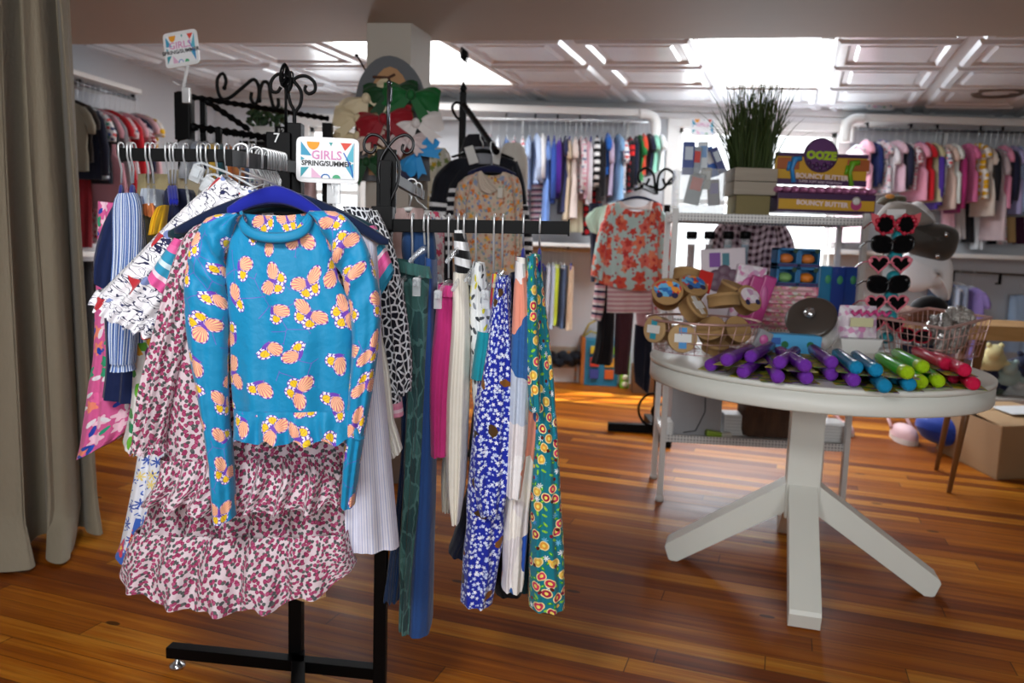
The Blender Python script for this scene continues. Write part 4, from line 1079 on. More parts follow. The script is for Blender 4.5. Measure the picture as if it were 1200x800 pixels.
for x0, z0, col, s_ in ((-.30, .0, '#2a86c8', 1), (.33, -.01, '#6aa81e', 1)):
    mb = MB(); q = c1+Vector((x0*w1, -.006, z0))
    mb.tube([q+Vector((.03*s_, 0, .045)), q+Vector((0, 0, .04)), q+Vector((-.008, 0, .0)), q+Vector((0.004, 0, -.06))], .010, 8, rr=[.012, .016, .009, .011])
    mb.tube([q+Vector((-.02, 0, .03)), q+Vector((-.026, 0, -.01))], .007, 8); t.part('printed_drip', mb, paint(col, .4), i)
cc = W(962, 182, YO+.05); r_ = (W(982, 182, YO+.05)-cc).length
mb = MB(); mb.lathe([(r_, 0), (r_, .006), (r_*.96, .008)], cc+Vector((0, .004, 0)), axis=(0, -1, 0), n=40); j = t.part('crest', mb, purple, i)
mb = MB(); mb.lathe([(r_*.86, 0), (r_*.86, .001)], cc+Vector((0, -.0045, .003)), axis=(0, -1, 0), n=40); t.part('crest_face', mb, paint('#5a2a66', .4), j)
t.part('lettering', text_mb('OOZE', .047, cc+Vector((0, -.0075, -.003)), (1, 0, -.03), (0, 0, 1), .002, bold=.003), paint('#a7c516', .4), j, label='lime green lettering OOZE')
mb = MB()
for k in range(7): mb.ball(cc+Vector(((k-3)*.017, -.007, -.036-.010*(k % 2)-.003*(3-abs(k-3)))), (.009, .004, .012), 8, 6)
t.part('slime_drips', mb, purple, j)
t.part('lettering', text_mb('BOUNCY BUTTER', .029, c1+Vector((0, -.019, -.035)), (1, 0, -.035), (0, 0, 1), .001, bold=.001), paint('#efd9d0', .5), i, label='white lettering BOUNCY BUTTER')
t.part('lettering', text_mb('SUPER SOFT AND STRETCHY', .015, c1+Vector((0, -.0065, -h1/2+.012)), (1, 0, -.035), (0, 0, 1), .0006), paint('#e0cfd8', .5), i)
mb = MB(); c2, w2, h2 = boxpx(mb, 911, 227, 1026, 249, YO-.03, .19); k2 = t.part('tray', mb, purple)
mb = MB(); mb.box(c2+Vector((0, -.001, -.008)), (w2*.98, .004, h2*.55), bev=.001); t.part('tray_band', mb, ylw, k2, label='yellow band on the tray front')
t.part('lettering', text_mb('BOUNCY BUTTER', .028, c2+Vector((-.02, -.004, -.004)), (1, 0, -.035), (0, 0, 1), .001, bold=.001), paint('#e8d5d8', .5), k2, label='white lettering BOUNCY BUTTER')
mb = MB(); mb.lathe([(.024, 0), (.024, .003)], c2+Vector((w2*.30, -.002, -.004)), axis=(0, -1, 0), n=20); t.part('badge', mb, paint('#b03a72', .4), k2)
mb = MB(); mb.lathe([(.02, 0), (.012, .003)], c2+Vector((w2*.30, -.004, .012)), axis=(0, -1, 0), n=16); t.part('badge_cap', mb, paint('#d8d4cf', .4), k2)
mb = MB(); rnd = random.Random(5)
for k in range(12):
    q = c2+Vector(((k/11-.5)*w2*.96, .06, h2/2+.015)); mb.ball(q, (.022, .07, .018), 8, 6, wob=.12)
t.part('foil_wraps', mb, paint('#c27aa6', .2, .3), label='pink foil wrapped contents'); t.done()

# clear bin with blue packets at the left end of the top shelf
YB1 = on_tier(826, .12, 0).y
t = Thing('acrylic_bin', 'clear acrylic bin at the left end of the top shelf', 'bin')
mb = MB(); a, b = W(797, 196, YB1-.06), W(848, 243, YB1-.06)
ac = clear('#e8f0f2', .06, .22)
for p, s_ in (((a.x+b.x)/2, 0), ((a.x+b.x)/2, .15)): mb.box((p, YB1-.06+s_, (a.z+1.297)/2), (b.x-a.x, .004, a.z-1.297))
for x in (a.x, b.x): mb.box((x, YB1+.015, (a.z+1.297)/2), (.004, .15, a.z-1.297))
t.part('walls', mb, ac); mb = MB(); mb.box(((a.x+b.x)/2, YB1+.015, 1.300), (b.x-a.x, .15, .005)); t.part('bottom', mb, ac); t.done()
rnd = random.Random(11)
for k, (x0, y0, x1, y1, col, lab, rl) in enumerate(((801, 166, 812, 205, '#1d3f92', 'dark blue packet standing upright in the acrylic bin', 0), (812, 172, 820, 206, '#9aa3ad', 'silver grey packet in the acrylic bin between two blue ones', .05), (819, 166, 828, 200, '#dfe6ea', 'white packet standing in the acrylic bin', -.03),
      (828, 172, 838, 208, '#2b63b0', 'mid blue packet leaning right in the acrylic bin', -.35), (838, 172, 845, 204, '#1e2d78', 'navy packet leaning right in the acrylic bin', -.45), (806, 202, 822, 240, '#8a8f90', 'grey toy figure packet low in the acrylic bin', .2), (821, 196, 832, 222, '#b3afa3', 'beige square packet at the front of the acrylic bin', .05), (830, 210, 842, 241, '#6e5a62', 'brownish packet low at the right of the acrylic bin', -.1))):
    mb = MB(); a, b = W(x0, y0, YB1+.02*(k % 4)-.03), W(x1, y1, YB1+.02*(k % 4)-.03); c = (a+b)/2; w_, h_ = b.x-a.x, a.z-b.z
    m = Matrix.Rotation(rl, 3, 'Y'); t = Thing('toy_packet', lab, 'packet', 'packets in the acrylic bin')
    mb.box(c, (w_, .02, h_), rot=m, bev=.004); t.part('pouch', mb, paint(col, .35)); mb = MB(); mb.box(c+m @ Vector((0, -.011, h_*.15)), (w_*.7, .002, h_*.4), rot=m)
    t.part('printed_panel', mb, paint(['#c8d4e4', '#d8342a', '#7fa8d8', '#e6e2d8', '#c0ccd8', '#d84a2a', '#d8d6cc', '#5a3a8a'][k], .4)); t.done()

# things on the middle tier
ZM = .80
clearw = clear('#e6ecee', .08, .3)
for k, (px, col) in enumerate(((811, '#7a3a2a'), (832, '#5a3038'), (854, '#7f98a6'), (874, '#5b84a2'))):
    y = on_tier(px, .20, 0).y; a = W(px, 271, y); z0 = 1.02 if False else W(px, 318, y).z
    t = Thing('test_tube', ['leftmost black-capped clear tube, with a reddish filling', 'second black-capped clear tube from the left, with a dark red filling', 'third black-capped clear tube from the left, with a grey filling', 'rightmost black-capped clear tube, with a blue filling'][k], 'tube', 'black-capped tubes on the shelf')
    r_ = .019; mb = MB(); mb.lathe([(r_*.8, 0), (r_, .01), (r_, a.z-ZM-.03)], (a.x, y, ZM), n=18); t.part('tube', mb, clearw)
    mb = MB(); mb.lathe([(r_*.85, .004), (r_*.85, (a.z-ZM)*.86)], (a.x, y, ZM), n=16); t.part('filling', mb, paint(col, .5))
    mb = MB(); mb.lathe([(r_*1.3, a.z-ZM-.035), (r_*1.3, a.z-ZM-.004), (r_*1.1, a.z-ZM)], (a.x, y, ZM), n=20); t.part('cap', mb, black); t.done()
pinkpack = Mat('pink_printed_paper', .5, uv=False); vo = pinkpack.voro(pinkpack.scaled(55, 55, 55), 1, dims='3D'); pinkpack.base(pinkpack.pick(pinkpack.sep(vo.outputs['Color'])[0], ['#d88aa0', '#c8607e', '#e6b6c0', '#d9d6cf', '#c25878', '#b7a07e'])); pinkpack = pinkpack.mat
lilacpack = Mat('lilac_printed_paper', .45, uv=False); vo = lilacpack.voro(lilacpack.scaled(48, 48, 48), 1, dims='3D'); lilacpack.base(lilacpack.pick(lilacpack.sep(vo.outputs['Color'])[0], ['#dccbd8', '#e6d9e2', '#c89ec0', '#d88ab8', '#e9e4ea'])); lilacpack = lilacpack.mat
# stacked pink flat boxes
base = on_tier(924, .05, ZM); zz = ZM
labs = ['pink patterned flat box at the bottom of the stack behind the glass jar', 'pink patterned flat box, second from the bottom of the stack behind the jar', 'pink patterned flat box, third from the bottom of the stack behind the jar', 'pink patterned flat box, fourth from the bottom of the stack behind the jar', 'pink patterned flat box on top of the stack, under the blue boxes']
wbx = W(962, 340, base.y).x-W(890, 340, base.y).x
for k in range(5):
    hgt = .040; mb = MB(); mb.box((base.x+.004*((k*7) % 3-1), base.y+.09, zz+hgt/2), (wbx, .16, hgt-.002), yaw=.02*((k*5) % 3-1)-.08, bev=.002)
    t = Thing('flat_box', labs[k], 'box', 'stack of pink boxes'); t.part('carton', mb, pinkpack)
    mb = MB(); mb.box((base.x, base.y+.007, zz+hgt/2), (wbx*.8, .004, .010), yaw=-.08); t.part('printed_stripe', mb, paint('#b88a8e', .5)); t.done(); zz += hgt
# four blue squeeze-toy boxes
for k, (px, lev, col, pos) in enumerate(((920, 0, '#7fae6a', 'lower left'), (945, 0, '#e08126', 'lower right'), (920, 1, '#d87a3a', 'upper left'), (945, 1, '#d97e35', 'upper right'))):
    y = base.y+.07; s_ = W(945, 300, y).x-W(920, 300, y).x-.001; hh = .0845
    c = Vector((W(px, 300, y).x, y, zz+hh*(lev+.5)))
    t = Thing('toy_box', 'blue window box with %s squeeze toy, %s of four above the pink boxes' % ('a green' if k == 0 else 'an orange', pos), 'box', 'blue toy boxes')
    mb = MB()
    for dx, dz, sx, sz in ((0, hh*.43, s_, hh*.12), (0, -hh*.40, s_, hh*.2), (-s_*.44, 0, s_*.12, hh*.98), (s_*.44, 0, s_*.12, hh*.98)): mb.box(c+Vector((dx, 0, dz)), (sx, .09, sz), bev=.001)
    mb.box(c+Vector((0, .042, 0)), (s_*.98, .004, hh*.98)); t.part('carton', mb, paint('#1f6fa6', .4))
    mb = MB(); mb.ball(c+Vector((0, -.012, -.005)), (s_*.35, .03, hh*.27), 16, 10); t.part('toy', mb, paint(col, .5), label='round squeeze toy')
    mb = MB(); mb.box(c+Vector((0, -.046, -hh*.40)), (s_*.9, .002, hh*.14)); t.part('printed_band', mb, paint('#38235e', .4))
    mb = MB(); mb.lathe([(.011, 0), (.011, .002)], c+Vector((s_*.32, -.045, hh*.36)), axis=(0, -1, 0), n=14); t.part('badge', mb, paint('#153f2a', .4)); t.done()
# blue and teal packets to the right of them
for k, (x0, y0, x1, y1, col, lab) in enumerate(((959, 311, 972, 345, '#1f78a4', 'teal blue packet just right of the toy boxes'), (971, 312, 988, 346, '#1d3f96', 'royal blue packet, second right of the toy boxes'), (987, 312, 1003, 346, '#21489c', 'royal blue packet with a green mark beside the shelf post'))):
    y = on_tier((x0+x1)/2, .14+.02*k, 0).y; a, b = W(x0, y0, y), W(x1, y1, y)
    t = Thing('toy_packet', lab, 'packet', 'blue packets on the middle shelf'); mb = MB(); mb.box(((a.x+b.x)/2, y, (a.z+ZM)/2), (b.x-a.x, .03, a.z-ZM), bev=.006); t.part('pouch', mb, paint(col, .3))
    mb = MB(); mb.ball(((a.x+b.x)/2+.012, y-.016, a.z-.06), (.014, .003, .02), 10, 6); t.part('printed_figure', mb, paint('#3f9a6a', .4)); t.done()
# lilac packs and magenta cartons left of the stack
y = on_tier(850, .06, 0).y
def packet(lab, x0, y0, x1, y1, y, mat, rl=0, dep=.03, extra=None, zb=None, name='toy_packet', cat='packet', group=None):
    a, b = W(x0, y0, y), W(x1, y1, y)
    if zb is None: zb = b.z
    t = Thing(name, lab, cat, group); mb = MB(); m = Matrix.Rotation(rl, 3, 'Y'); c = Vector(((a.x+b.x)/2, y, (a.z+zb)/2)); w_, h_ = b.x-a.x, a.z-zb
    mb.box(c, (w_, dep, h_), rot=m, bev=min(.008, dep*.3)); t.part('pouch' if cat == 'packet' else 'carton', mb, mat)
    if extra: extra(t, c, w_, h_, m, dep)
    return t.done()
def flower(t, c, w, h, m, dep):
    mb = MB()
    for k in range(6):
        a_ = k*math.pi/3+.5; mb.ball(c+m @ Vector((math.cos(a_)*w*.22, -dep*.5-.006, h*.10+math.sin(a_)*w*.2)), (w*.16, .012, w*.15), 12, 7)
    mb.ball(c+m @ Vector((0, -dep*.5-.010, h*.10)), (w*.17, .012, w*.16), 12, 7); t.part('flower_toy', mb, paint('#6f5566', .5), label='dark mauve flower-shaped toy')
    mb = MB(); mb.box(c+m @ Vector((-w*.2, -dep*.5-.001, h*.36)), (w*.25, .002, h*.18), rot=m); t.part('printed_title', mb, paint('#7a3a9a', .4))
    mb = MB(); mb.box(c+m @ Vector((w*.05, -dep*.5-.001, h*.36)), (w*.16, .002, h*.16), rot=m); t.part('printed_title', mb, paint('#3a7a8a', .4))
packet('lilac blister pack with a dark mauve flower-shaped toy above the wire basket', 825, 290, 873, 345, y+.02, paint('#dacfd6', .4), -.08, .02, flower, ZM+.002)
def blot(t, c, w, h, m, dep):
    mb = MB(); mb.ball(c+m @ Vector((0, -dep*.5, h*.1)), (w*.3, .006, h*.22), 12, 8); t.part('printed_figure', mb, paint('#c25a9a', .4))
packet('pink and lilac printed pouch leaning beside the flower toy pack', 860, 310, 892, 352, y-.01, lilacpack, .12, .03, blot, ZM+.002)
packet('narrow magenta carton leaning in front of the pink stack, left one', 873, 322, 886, 352, y-.05, paint('#b4357f', .35), .28, .03, blot, ZM+.004, 'narrow_carton', 'box', 'magenta cartons')
packet('narrow magenta carton leaning in front of the pink stack, right one', 887, 322, 900, 352, y-.05, paint('#bb3b88', .35), .28, .03, blot, ZM+.004, 'narrow_carton', 'box', 'magenta cartons')
packet('pink flowered pouch standing behind the kraft tins', 842, 312, 862, 352, y+.06, pinkpack, -.05, .03, blot, ZM+.002)

# things on the bottom tier
ZL = .30
def tierbox(lab, name, cat, x0, y0, x1, back, dep, mat, z=ZL, rl=0, fn=None, bev=.004):
    p = on_tier((x0+x1)/2, back, z); a, b = W(x0, y0, p.y), W(x1, y0, p.y)
    t = Thing(name, lab, cat); mb = MB(); c = Vector(((a.x+b.x)/2, p.y+dep/2, (a.z+z)/2)); mb.box(c, (b.x-a.x, dep, a.z-z), yaw=syaw, bev=bev); t.part('body', mb, mat)
    if fn: fn(t, c, b.x-a.x, a.z-z, dep)
    return t.done()
def lidcord(t, c, w, h, d):
    mb = MB(); mb.tube([c+Vector((w*.1, -d/2-.004, h*.45)), c+Vector((w*.12, -d/2-.006, 0)), c+Vector((-w*.05, -d/2-.006, -h*.4)), c+Vector((-w*.3, -d/2-.006, -h*.44))], .003, 6); t.part('cord', mb, paint('#5a5a5e', .5))
    mb = MB(); mb.box(c+Vector((0, 0, h/2+.002)), (w*1.02, d*1.02, .008), yaw=syaw, bev=.002); t.part('lid', mb, paint('#a9a9ac', .4))
tierbox('grey storage box with a hanging cord on the bottom shelf', 'storage_box', 'box', 792, 452, 850, .06, .22, paint('#9a9a9d', .5), fn=lidcord)
def ribs(t, c, w, h, d):
    mb = MB()
    for k in range(6): mb.box(c+Vector((0, -d/2-.002, -h*.4+h*.16*k)), (w*.98, .004, h*.06), yaw=syaw)
    t.part('ribs', mb, paint('#d4d4d2', .6))
tierbox('white foam block between the grey box and the brown fur bag', 'foam_block', 'block', 851, 486, 876, .10, .12, paint('#e6e6e4', .7), fn=ribs)
tierbox('white foam tray lying at the left end of the bottom shelf', 'foam_tray', 'tray', 784, 494, 790, .01, .10, paint('#e8e8e6', .7), fn=ribs)
tierbox('white paper bag at the right end of the bottom shelf', 'paper_bag', 'bag', 966, 497, 998, .05, .16, paint('#e2e2e0', .7), fn=ribs, bev=.02)
p = on_tier(905, .06, ZL); a, b = W(876, 474, p.y), W(936, 474, p.y)
t = Thing('fur_bag', 'brown furry bag on the bottom shelf under the table', 'bag'); mb = MB(); fm = Mat('brown_fur', .95, uv=False); fm.base(fm.mix(fm.noise(fm.scaled(30, 30, 8), 1, 3), '#33231b', '#6a4c38')); fm.bump(fm.noise(fm.scaled(60, 60, 14), 1, 3), .8, .02)
c = Vector(((a.x+b.x)/2, p.y+.1, (a.z+ZL)/2)); mb.box(c, (b.x-a.x, .2, a.z-ZL), yaw=syaw, bev=.035); t.part('body', mb, fm.mat)
mb = MB(); mb.tube([c+Vector((-.07, -.08, .08)), c+Vector((-.04, -.10, .13)), c+Vector((.04, -.10, .13)), c+Vector((.07, -.08, .08))], .007, 8); t.part('handle', mb, paint('#2a1e18', .7)); t.done()
p = on_tier(848, .02, ZL); t = Thing('green_packet', 'small lime green packet lying at the front of the bottom shelf', 'packet'); mb = MB(); mb.box(p+Vector((0, .02, .017)), (.075, .04, .028), rot=Matrix.Rotation(.15, 3, 'Y'), bev=.008); t.part('pouch', mb, paint('#86a41e', .4)); mb = MB(); mb.box(p+Vector((.055, .02, .014)), (.05, .04, .022), bev=.006); t.part('pouch_end', mb, paint('#c8c4b8', .5)); t.done()

# ------------------------------------------------------------------ on the table: round wire basket with kraft tins
rose = paint('#c39a92', .35, .5)
BC = Vector((.708, 2.925, ZT)); RT, RB_, HB = .208, .170, .118
t = Thing('wire_basket', 'round rose-gold wire basket at the left of the table', 'basket', loc=BC)
mb = MB(); 
def ring(r, z, n=56): return [BC+Vector((r*math.cos(2*math.pi*i/n), r*math.sin(2*math.pi*i/n), z)) for i in range(n)]
mb.tube(ring(RT, HB), .0045, 8, closed=True); t.part('rim', mb, rose)
mb = MB()
for q in (.003, .35, .68): mb.tube(ring(RB_+(RT-RB_)*q, .003+HB*q), .0018, 6, closed=True)
for k in range(26):
    a_ = 2*math.pi*k/26; u_ = Vector((math.cos(a_), math.sin(a_), 0)); mb.tube([BC+u_*.03+Vector((0, 0, .002)), BC+u_*RB_+Vector((0, 0, .002)), BC+u_*RT+Vector((0, 0, HB))], .0016, 6)
t.part('wires', mb, rose); t.done()
kraft = paint('#bb9a6c', .8); kraft2 = paint('#a88455', .8)
carlab = Mat('car_label', .45, uv=False); vo = carlab.voro(carlab.scaled(60, 60, 60), 1, dims='3D'); carlab.base(carlab.pick(carlab.sep(vo.outputs['Color'])[0], ['#4fa0d8', '#2f6fb8', '#6ab4e0', '#e8963a', '#26478a', '#4fa0d8', '#c83a34'])); carlab = carlab.mat
def tin(lab, px, py, y, ax, r=.05, d=.045, labm=None, band=None):
    c = W(px, py, y); ax = Vector(ax).normalized(); t = Thing('kraft_tin', lab, 'tin', 'kraft tins in the round basket')
    mb = MB(); mb.lathe([(r*.985, -d/2), (r, -d/2+.002), (r, d/2-.012), (r*1.03, d/2-.012), (r*1.03, d/2-.001), (r*.98, d/2)], c, axis=ax, n=32); t.part('drum', mb, kraft if int(px) % 2 else kraft2)
    if labm:
        mb = MB(); e1, e2 = frame_of(ax); q = [c+ax*(d/2+.0008)+e1*(r*.9*math.cos(a_))+e2*(r*.62*math.sin(a_)+.008) for a_ in [2*math.pi*i/28 for i in range(28)]]
        mb.prism(q, ax*.0012); i = t.part('printed_label', mb, labm)
        for sgn in (-1, 1):
            mb = MB(); mb.lathe([(r*.2, 0), (r*.2, .003)], c+ax*(d/2+.0015)+e1*(sgn*r*.5)-e2*(r*.38), axis=ax, n=16); t.part('printed_wheel', mb, paint('#2a2b52', .5), i)
    if band:
        mb = MB(); e1, e2 = frame_of(ax)
        mb.box(c+ax*(d/2+.001), (r*.55, .002, r*1.5), rot=Matrix((e1, ax, e2)).transposed()); t.part('paper_band', mb, paint(band, .5))
        mb = MB(); mb.box(c+ax*(d/2+.003), (r*1.2, .002, r*.6), rot=Matrix((e1, ax, e2)).transposed()); t.part('price_label', mb, paint('#e4e4e2', .6))
    return t.done()
tin('kraft tin with a blue car label, leaning at the front left of the round basket', 782, 345, 2.84, (-.15, -.8, .58), .054, .05, carlab)
tin('kraft tin with a blue racing car label beside the front left one', 810, 338, 2.92, (.25, -.6, .75), .054, .05, carlab)
tin('plain kraft tin on its side behind the blue car labels', 806, 325, 3.03, (.2, .3, .9), .056, .05)
tin('tilted kraft tin with a white paper label under the basket rim', 812, 362, 2.80, (.6, -.5, .62), .05, .05, None, '#d9d6cf')
tin('large kraft tin lying with its pale side forward at the basket centre', 848, 352, 2.80, (-.1, .2, .97), .056, .045)
tin('kraft tin with a purple rimmed label at the right of the basket', 874, 352, 2.86, (.45, -.75, .5), .05, .05, lilacpack)
tin('plain kraft tin on top at the back right of the basket', 860, 343, 2.93, (.3, -.2, .93), .058, .06)
tin('kraft tin with a blue band and white price label low at the basket front', 799, 396, 2.79, (-.05, -.97, .1), .05, .045, None, '#3a8fd0')
tin('kraft tin low at the far left of the basket with a teal band', 771, 386, 2.86, (-.75, -.6, .1), .048, .045, None, '#2f9ab0')
tin('kraft tin on its edge low in the basket, right of the price-labelled one', 834, 388, 2.795, (-.4, -.6, .65), .05, .045)
tin('kraft tin low at the right of the basket', 862, 388, 2.83, (.3, -.8, .5), .05, .045)
tin('kraft tin at the very bottom centre of the basket', 838, 406, 2.80, (.1, -.3, .95), .046, .035)
t = Thing('red_tag', 'red swing card sticking up among the kraft tins', 'card'); mb = MB(); c = W(826, 330, 2.94); m = Matrix.Rotation(.25, 3, 'Y') @ Matrix.Rotation(-.35, 3, 'X'); mb.box(c, (.052, .004, .085), rot=m, bev=.0015); t.part('card', mb, paint('#c0201c', .4))
mb = MB(); mb.box(c+m @ Vector((0, -.003, -.012)), (.030, .002, .012), rot=m); t.part('printed_line', mb, paint('#e87a6a', .4)); mb = MB(); mb.ball(c+m @ Vector((0, -.003, -.030)), (.010, .003, .012), 10, 6); t.part('printed_figure', mb, paint('#1c1414', .5)); t.done()

# glass jar with dark lid
jc = W(954, 379, 3.03); jc.z = ZT+.088; ja = Vector((-.42, -.62, .58)).normalized()
t = Thing('glass_jar', 'clear glass jar tilted forward with a dark brown knobbed lid', 'jar', loc=(jc.x, jc.y, ZT))
gl = Mat('jar_glass', .04, uv=False); gl.base('#eef4f4'); gl.b.inputs['Alpha'].default_value = .36; gl.b.inputs['Specular IOR Level'].default_value = 1.0
mb = MB(); mb.lathe([(.03, -.084), (.07, -.07), (.092, -.03), (.094, .02), (.088, .05), (.080, .062)], jc, axis=ja, n=36); t.part('glass', mb, gl.mat)
mb = MB(); mb.lathe([(.084, .060), (.094, .063), (.095, .074), (.085, .082), (.03, .086), (.0, .086)], jc, axis=ja, n=40); l_ = t.part('lid', mb, paint('#4a423d', .28))
mb = MB(); mb.lathe([(.012, .085), (.011, .096), (.022, .104), (.020, .114), (.0, .118)], jc, axis=ja, n=20); t.part('knob', mb, chrome, l_); t.done()
rnd = random.Random(2)
for k in range(9):
    cols = ['#d9486a', '#e9e4ea', '#4a9ac8', '#e8b83a', '#c86aa8', '#dcdcd8', '#5ab07a', '#e07a4a', '#b8a0d0']
    q = jc+Vector((rnd.uniform(-.045, .045), rnd.uniform(-.03, .045), -.068+.024*(k//3))); mb = MB(); mb.box(q, (.034, .024, .018), rot=Euler((rnd.uniform(-.4, .4), rnd.uniform(-.4, .4), rnd.uniform(0, 3))).to_matrix(), bev=.005)
    one('wrapped_sweet', '%s wrapped sweet inside the glass jar' % ['rose red', 'off-white', 'blue', 'yellow', 'mauve', 'grey-white', 'green', 'orange', 'lilac'][k], 'sweet', mb, paint(cols[k], .3), 'sweets in the jar')
def blk(t, c, w, h, m, dep):
    for s_ in (-.2, .28):
        mb = MB(); mb.lathe([(.013, 0), (.013, .002)], c+Vector((w*s_, -dep/2-.0005, h*.05)), axis=(0, -1, 0), n=16); t.part('badge', mb, paint('#1f6a3a', .4))
    mb = MB(); mb.box(c+Vector((-w*.38, -dep/2-.001, h*.2)), (w*.2, .002, h*.3)); t.part('printed_title', mb, paint('#2a5aa8', .4))
packet('light blue carton with green round badges lying in front of the glass jar', 898, 390, 958, 414, 2.86, paint('#4aa2d6', .4), .03, .07, blk, ZT+.001, 'flat_carton', 'box')
packet('grey paper bag standing between the kraft tins and the light blue carton', 884, 386, 900, 412, 2.84, paint('#8a8a90', .6), .4, .04, blot, ZT+.012)

# white tray with a pink party bag
yb = 3.0
t = Thing('white_tray', 'small white plastic tray right of the glass jar', 'tray'); a, b = W(986, 394, yb), W(1034, 412, yb); mb = MB(); cx_ = (a.x+b.x)/2; w_ = b.x-a.x
o = len(mb.v)
for z_, s_ in ((ZT+.001, .80), (ZT+.055, 1.0), (ZT+.055, .95), (ZT+.006, .76)):
    for sx, sy in ((-1, -1), (1, -1), (1, 1), (-1, 1)): mb.v.append(Vector((cx_+sx*s_*w_/2, yb+.06+sy*s_*.06, z_)))
for i in range(3):
    for k in range(4): mb.face((o+i*4+k, o+i*4+(k+1) % 4, o+i*4+4+(k+1) % 4, o+i*4+4+k), None, False)
mb.face((o+3, o+2, o+1, o), None, False); mb.face((o+12, o+13, o+14, o+15), None, False); t.part('tray', mb, white_m)
mb = MB(); mb.box((cx_, yb+.06, ZT+.056), (w_*1.04, .125, .003), bev=.001); t.part('rim', mb, clear('#eef2f4', .1, .5)); t.done()
t = Thing('party_bag', 'pink and white printed party bag standing in the white tray', 'bag'); mb = MB(); z0 = ZT+.058; z1 = W(1008, 358, yb+.06).z
mb.grid(lambda u, v: (cx_+(u-.5)*w_*(1-.12*v), yb+.06-.028*math.sin(math.pi*u)*(1-v*.7), z0+(z1-z0)*v), 12, 8); mb.grid(lambda u, v: (cx_+(u-.5)*w_*(1-.12*v), yb+.06+.028*math.sin(math.pi*u)*(1-v*.7), z0+(z1-z0)*v), 12, 8, flip=True); mb.box((cx_, yb+.06, z0+.003), (w_*.9, .04, .006)); t.part('pouch', mb, lilacpack)
mb = MB(); 
for k in range(5): mb.tube([Vector((cx_-.03+.03*k, yb+.045, z1-.02+.006*(k % 2))), Vector((cx_-.02+.03*k, yb+.04, z1-.035)), Vector((cx_+.0+.03*k, yb+.045, z1-.02))], .007, 8)
t.part('ribbon', mb, paint('#d84a8e', .4), label='bright pink ribbon'); mb = MB(); mb.box((cx_+.005, yb+.028, z0+.06), (w_*.55, .004, .035), bev=.001); t.part('printed_panel', mb, paint('#d9d6a8', .5)); t.done()

# sunglasses stand
YS = 3.12
t = Thing('sunglasses_stand', 'tall narrow white and teal stand of sunglasses at the back of the table', 'display stand'); sp0, sp1 = W(1038, 408, YS), W(1050, 245, YS); sp0.z = ZT
mb = MB(); mb.bar(sp0, sp1, .075, .012, up=Vector((0, 1, 0)), bev=.003); t.part('upright', mb, paint('#dfe0df', .4))
mb = MB(); mb.lathe([(.085, 0), (.085, .010), (.02, .016)], Vector((sp0.x, sp0.y, ZT)), n=28); t.part('base', mb, paint('#dfe0df', .4))
gy = [264, 287, 311, 334, 357, 382]; gx = [1050, 1046, 1044, 1041, 1040, 1036]
teal = paint('#1c8f9c', .35)
for px, py in zip(gx, gy):
    mb = MB(); c = W(px, py+13, YS); mb.ball(c+Vector((0, -.022, 0)), (.026, .026, .024), 14, 9); t.part('nose_form', mb, teal, label='teal nose-shaped holder')
t.done()
lens = paint('#0c0c0e', .06)
def glasses(lab, px, py, y, shape, col, dec=None, tilt=-.04, sc=1.0, group='sunglasses on the stand', lensm=None):
    t = Thing('sunglasses', lab, 'sunglasses', group); c = W(px, py, y); m = Matrix.Rotation(tilt, 3, 'Y')
    fm_ = paint(col, .25)
    def outline(s_, k):
        out = []
        for i in range(32):
            a_ = 2*math.pi*i/32
            if shape == 'heart':
                x = 16*math.sin(a_)**3; z = 13*math.cos(a_)-5*math.cos(2*a_)-2*math.cos(3*a_)-math.cos(4*a_); x, z = x/17*.031, (z+2)/17*.029
            elif shape == 'flower':
                q = .030*(1+.10*math.cos(7*a_)); x, z = q*math.cos(a_), q*math.sin(a_)
            else:
                x = .033*math.copysign(abs(math.cos(a_))**.75, math.cos(a_)); z = .026*math.copysign(abs(math.sin(a_))**.8, math.sin(a_))+.004*math.cos(a_)*s_
            out.append((x*k*1.1, z*k*1.1))
        return out
    fr_ = MB()
    for s_ in (-1, 1):
        oc = Vector((s_*.041, 0, 0))
        A = [c+m @ ((oc+Vector((x, 0, z)))*sc) for x, z in outline(s_, 1.13)]
        fr_.tube([p+Vector((0, 0, 0)) for p in A], .0038*sc, 8, closed=True)
    fr_.tube([c+m @ (Vector((x, -.002, z))*sc) for x, z in ((-.013, .004), (0, .009), (.013, .004))], .004*sc, 8)
    for s_ in (-1, 1):
        fr_.tube([c+m @ (Vector((s_*.076, .0, .012))*sc), c+m @ (Vector((s_*.078, .05, .010))*sc), c+m @ (Vector((s_*.074, .12, -.012))*sc)], .0032*sc, 6)
        fr_.ball(c+m @ (Vector((s_*.073, -.001, .016))*sc), (.010*sc, .004, .010*sc), 10, 6)
    fi = t.part('frame', fr_, fm_)
    for s_ in (-1, 1):
        mb = MB(); oc = Vector((s_*.041, .0005, 0)); mb.prism([c+m @ ((oc+Vector((x, 0, z)))*sc) for x, z in outline(s_, 1.08)], Vector((0, .002, 0))); t.part('lens', mb, lensm or lens)
    if dec:
        for s_ in (-1, 1):
            for i in range(7):
                a_ = 2*math.pi*i/7; mb = MB(); mb.ball(c+m @ (Vector((s_*.041+.036*math.cos(a_), -.003, .036*math.sin(a_)))*sc), .0085*sc, 8, 6); t.part('petal', mb, paint(dec, .35), fi)
        for s_ in (-1, 1):
            mb = MB(); mb.prism([c+m @ (Vector((s_*x, .001, z))*sc) for x, z in ((.066, .035), (.098, .046), (.094, .012), (.078, -.012))], Vector((0, .003, 0))); t.part('wing', mb, paint('#d8606a', .35), fi)
    t.done()
YG = YS-.05
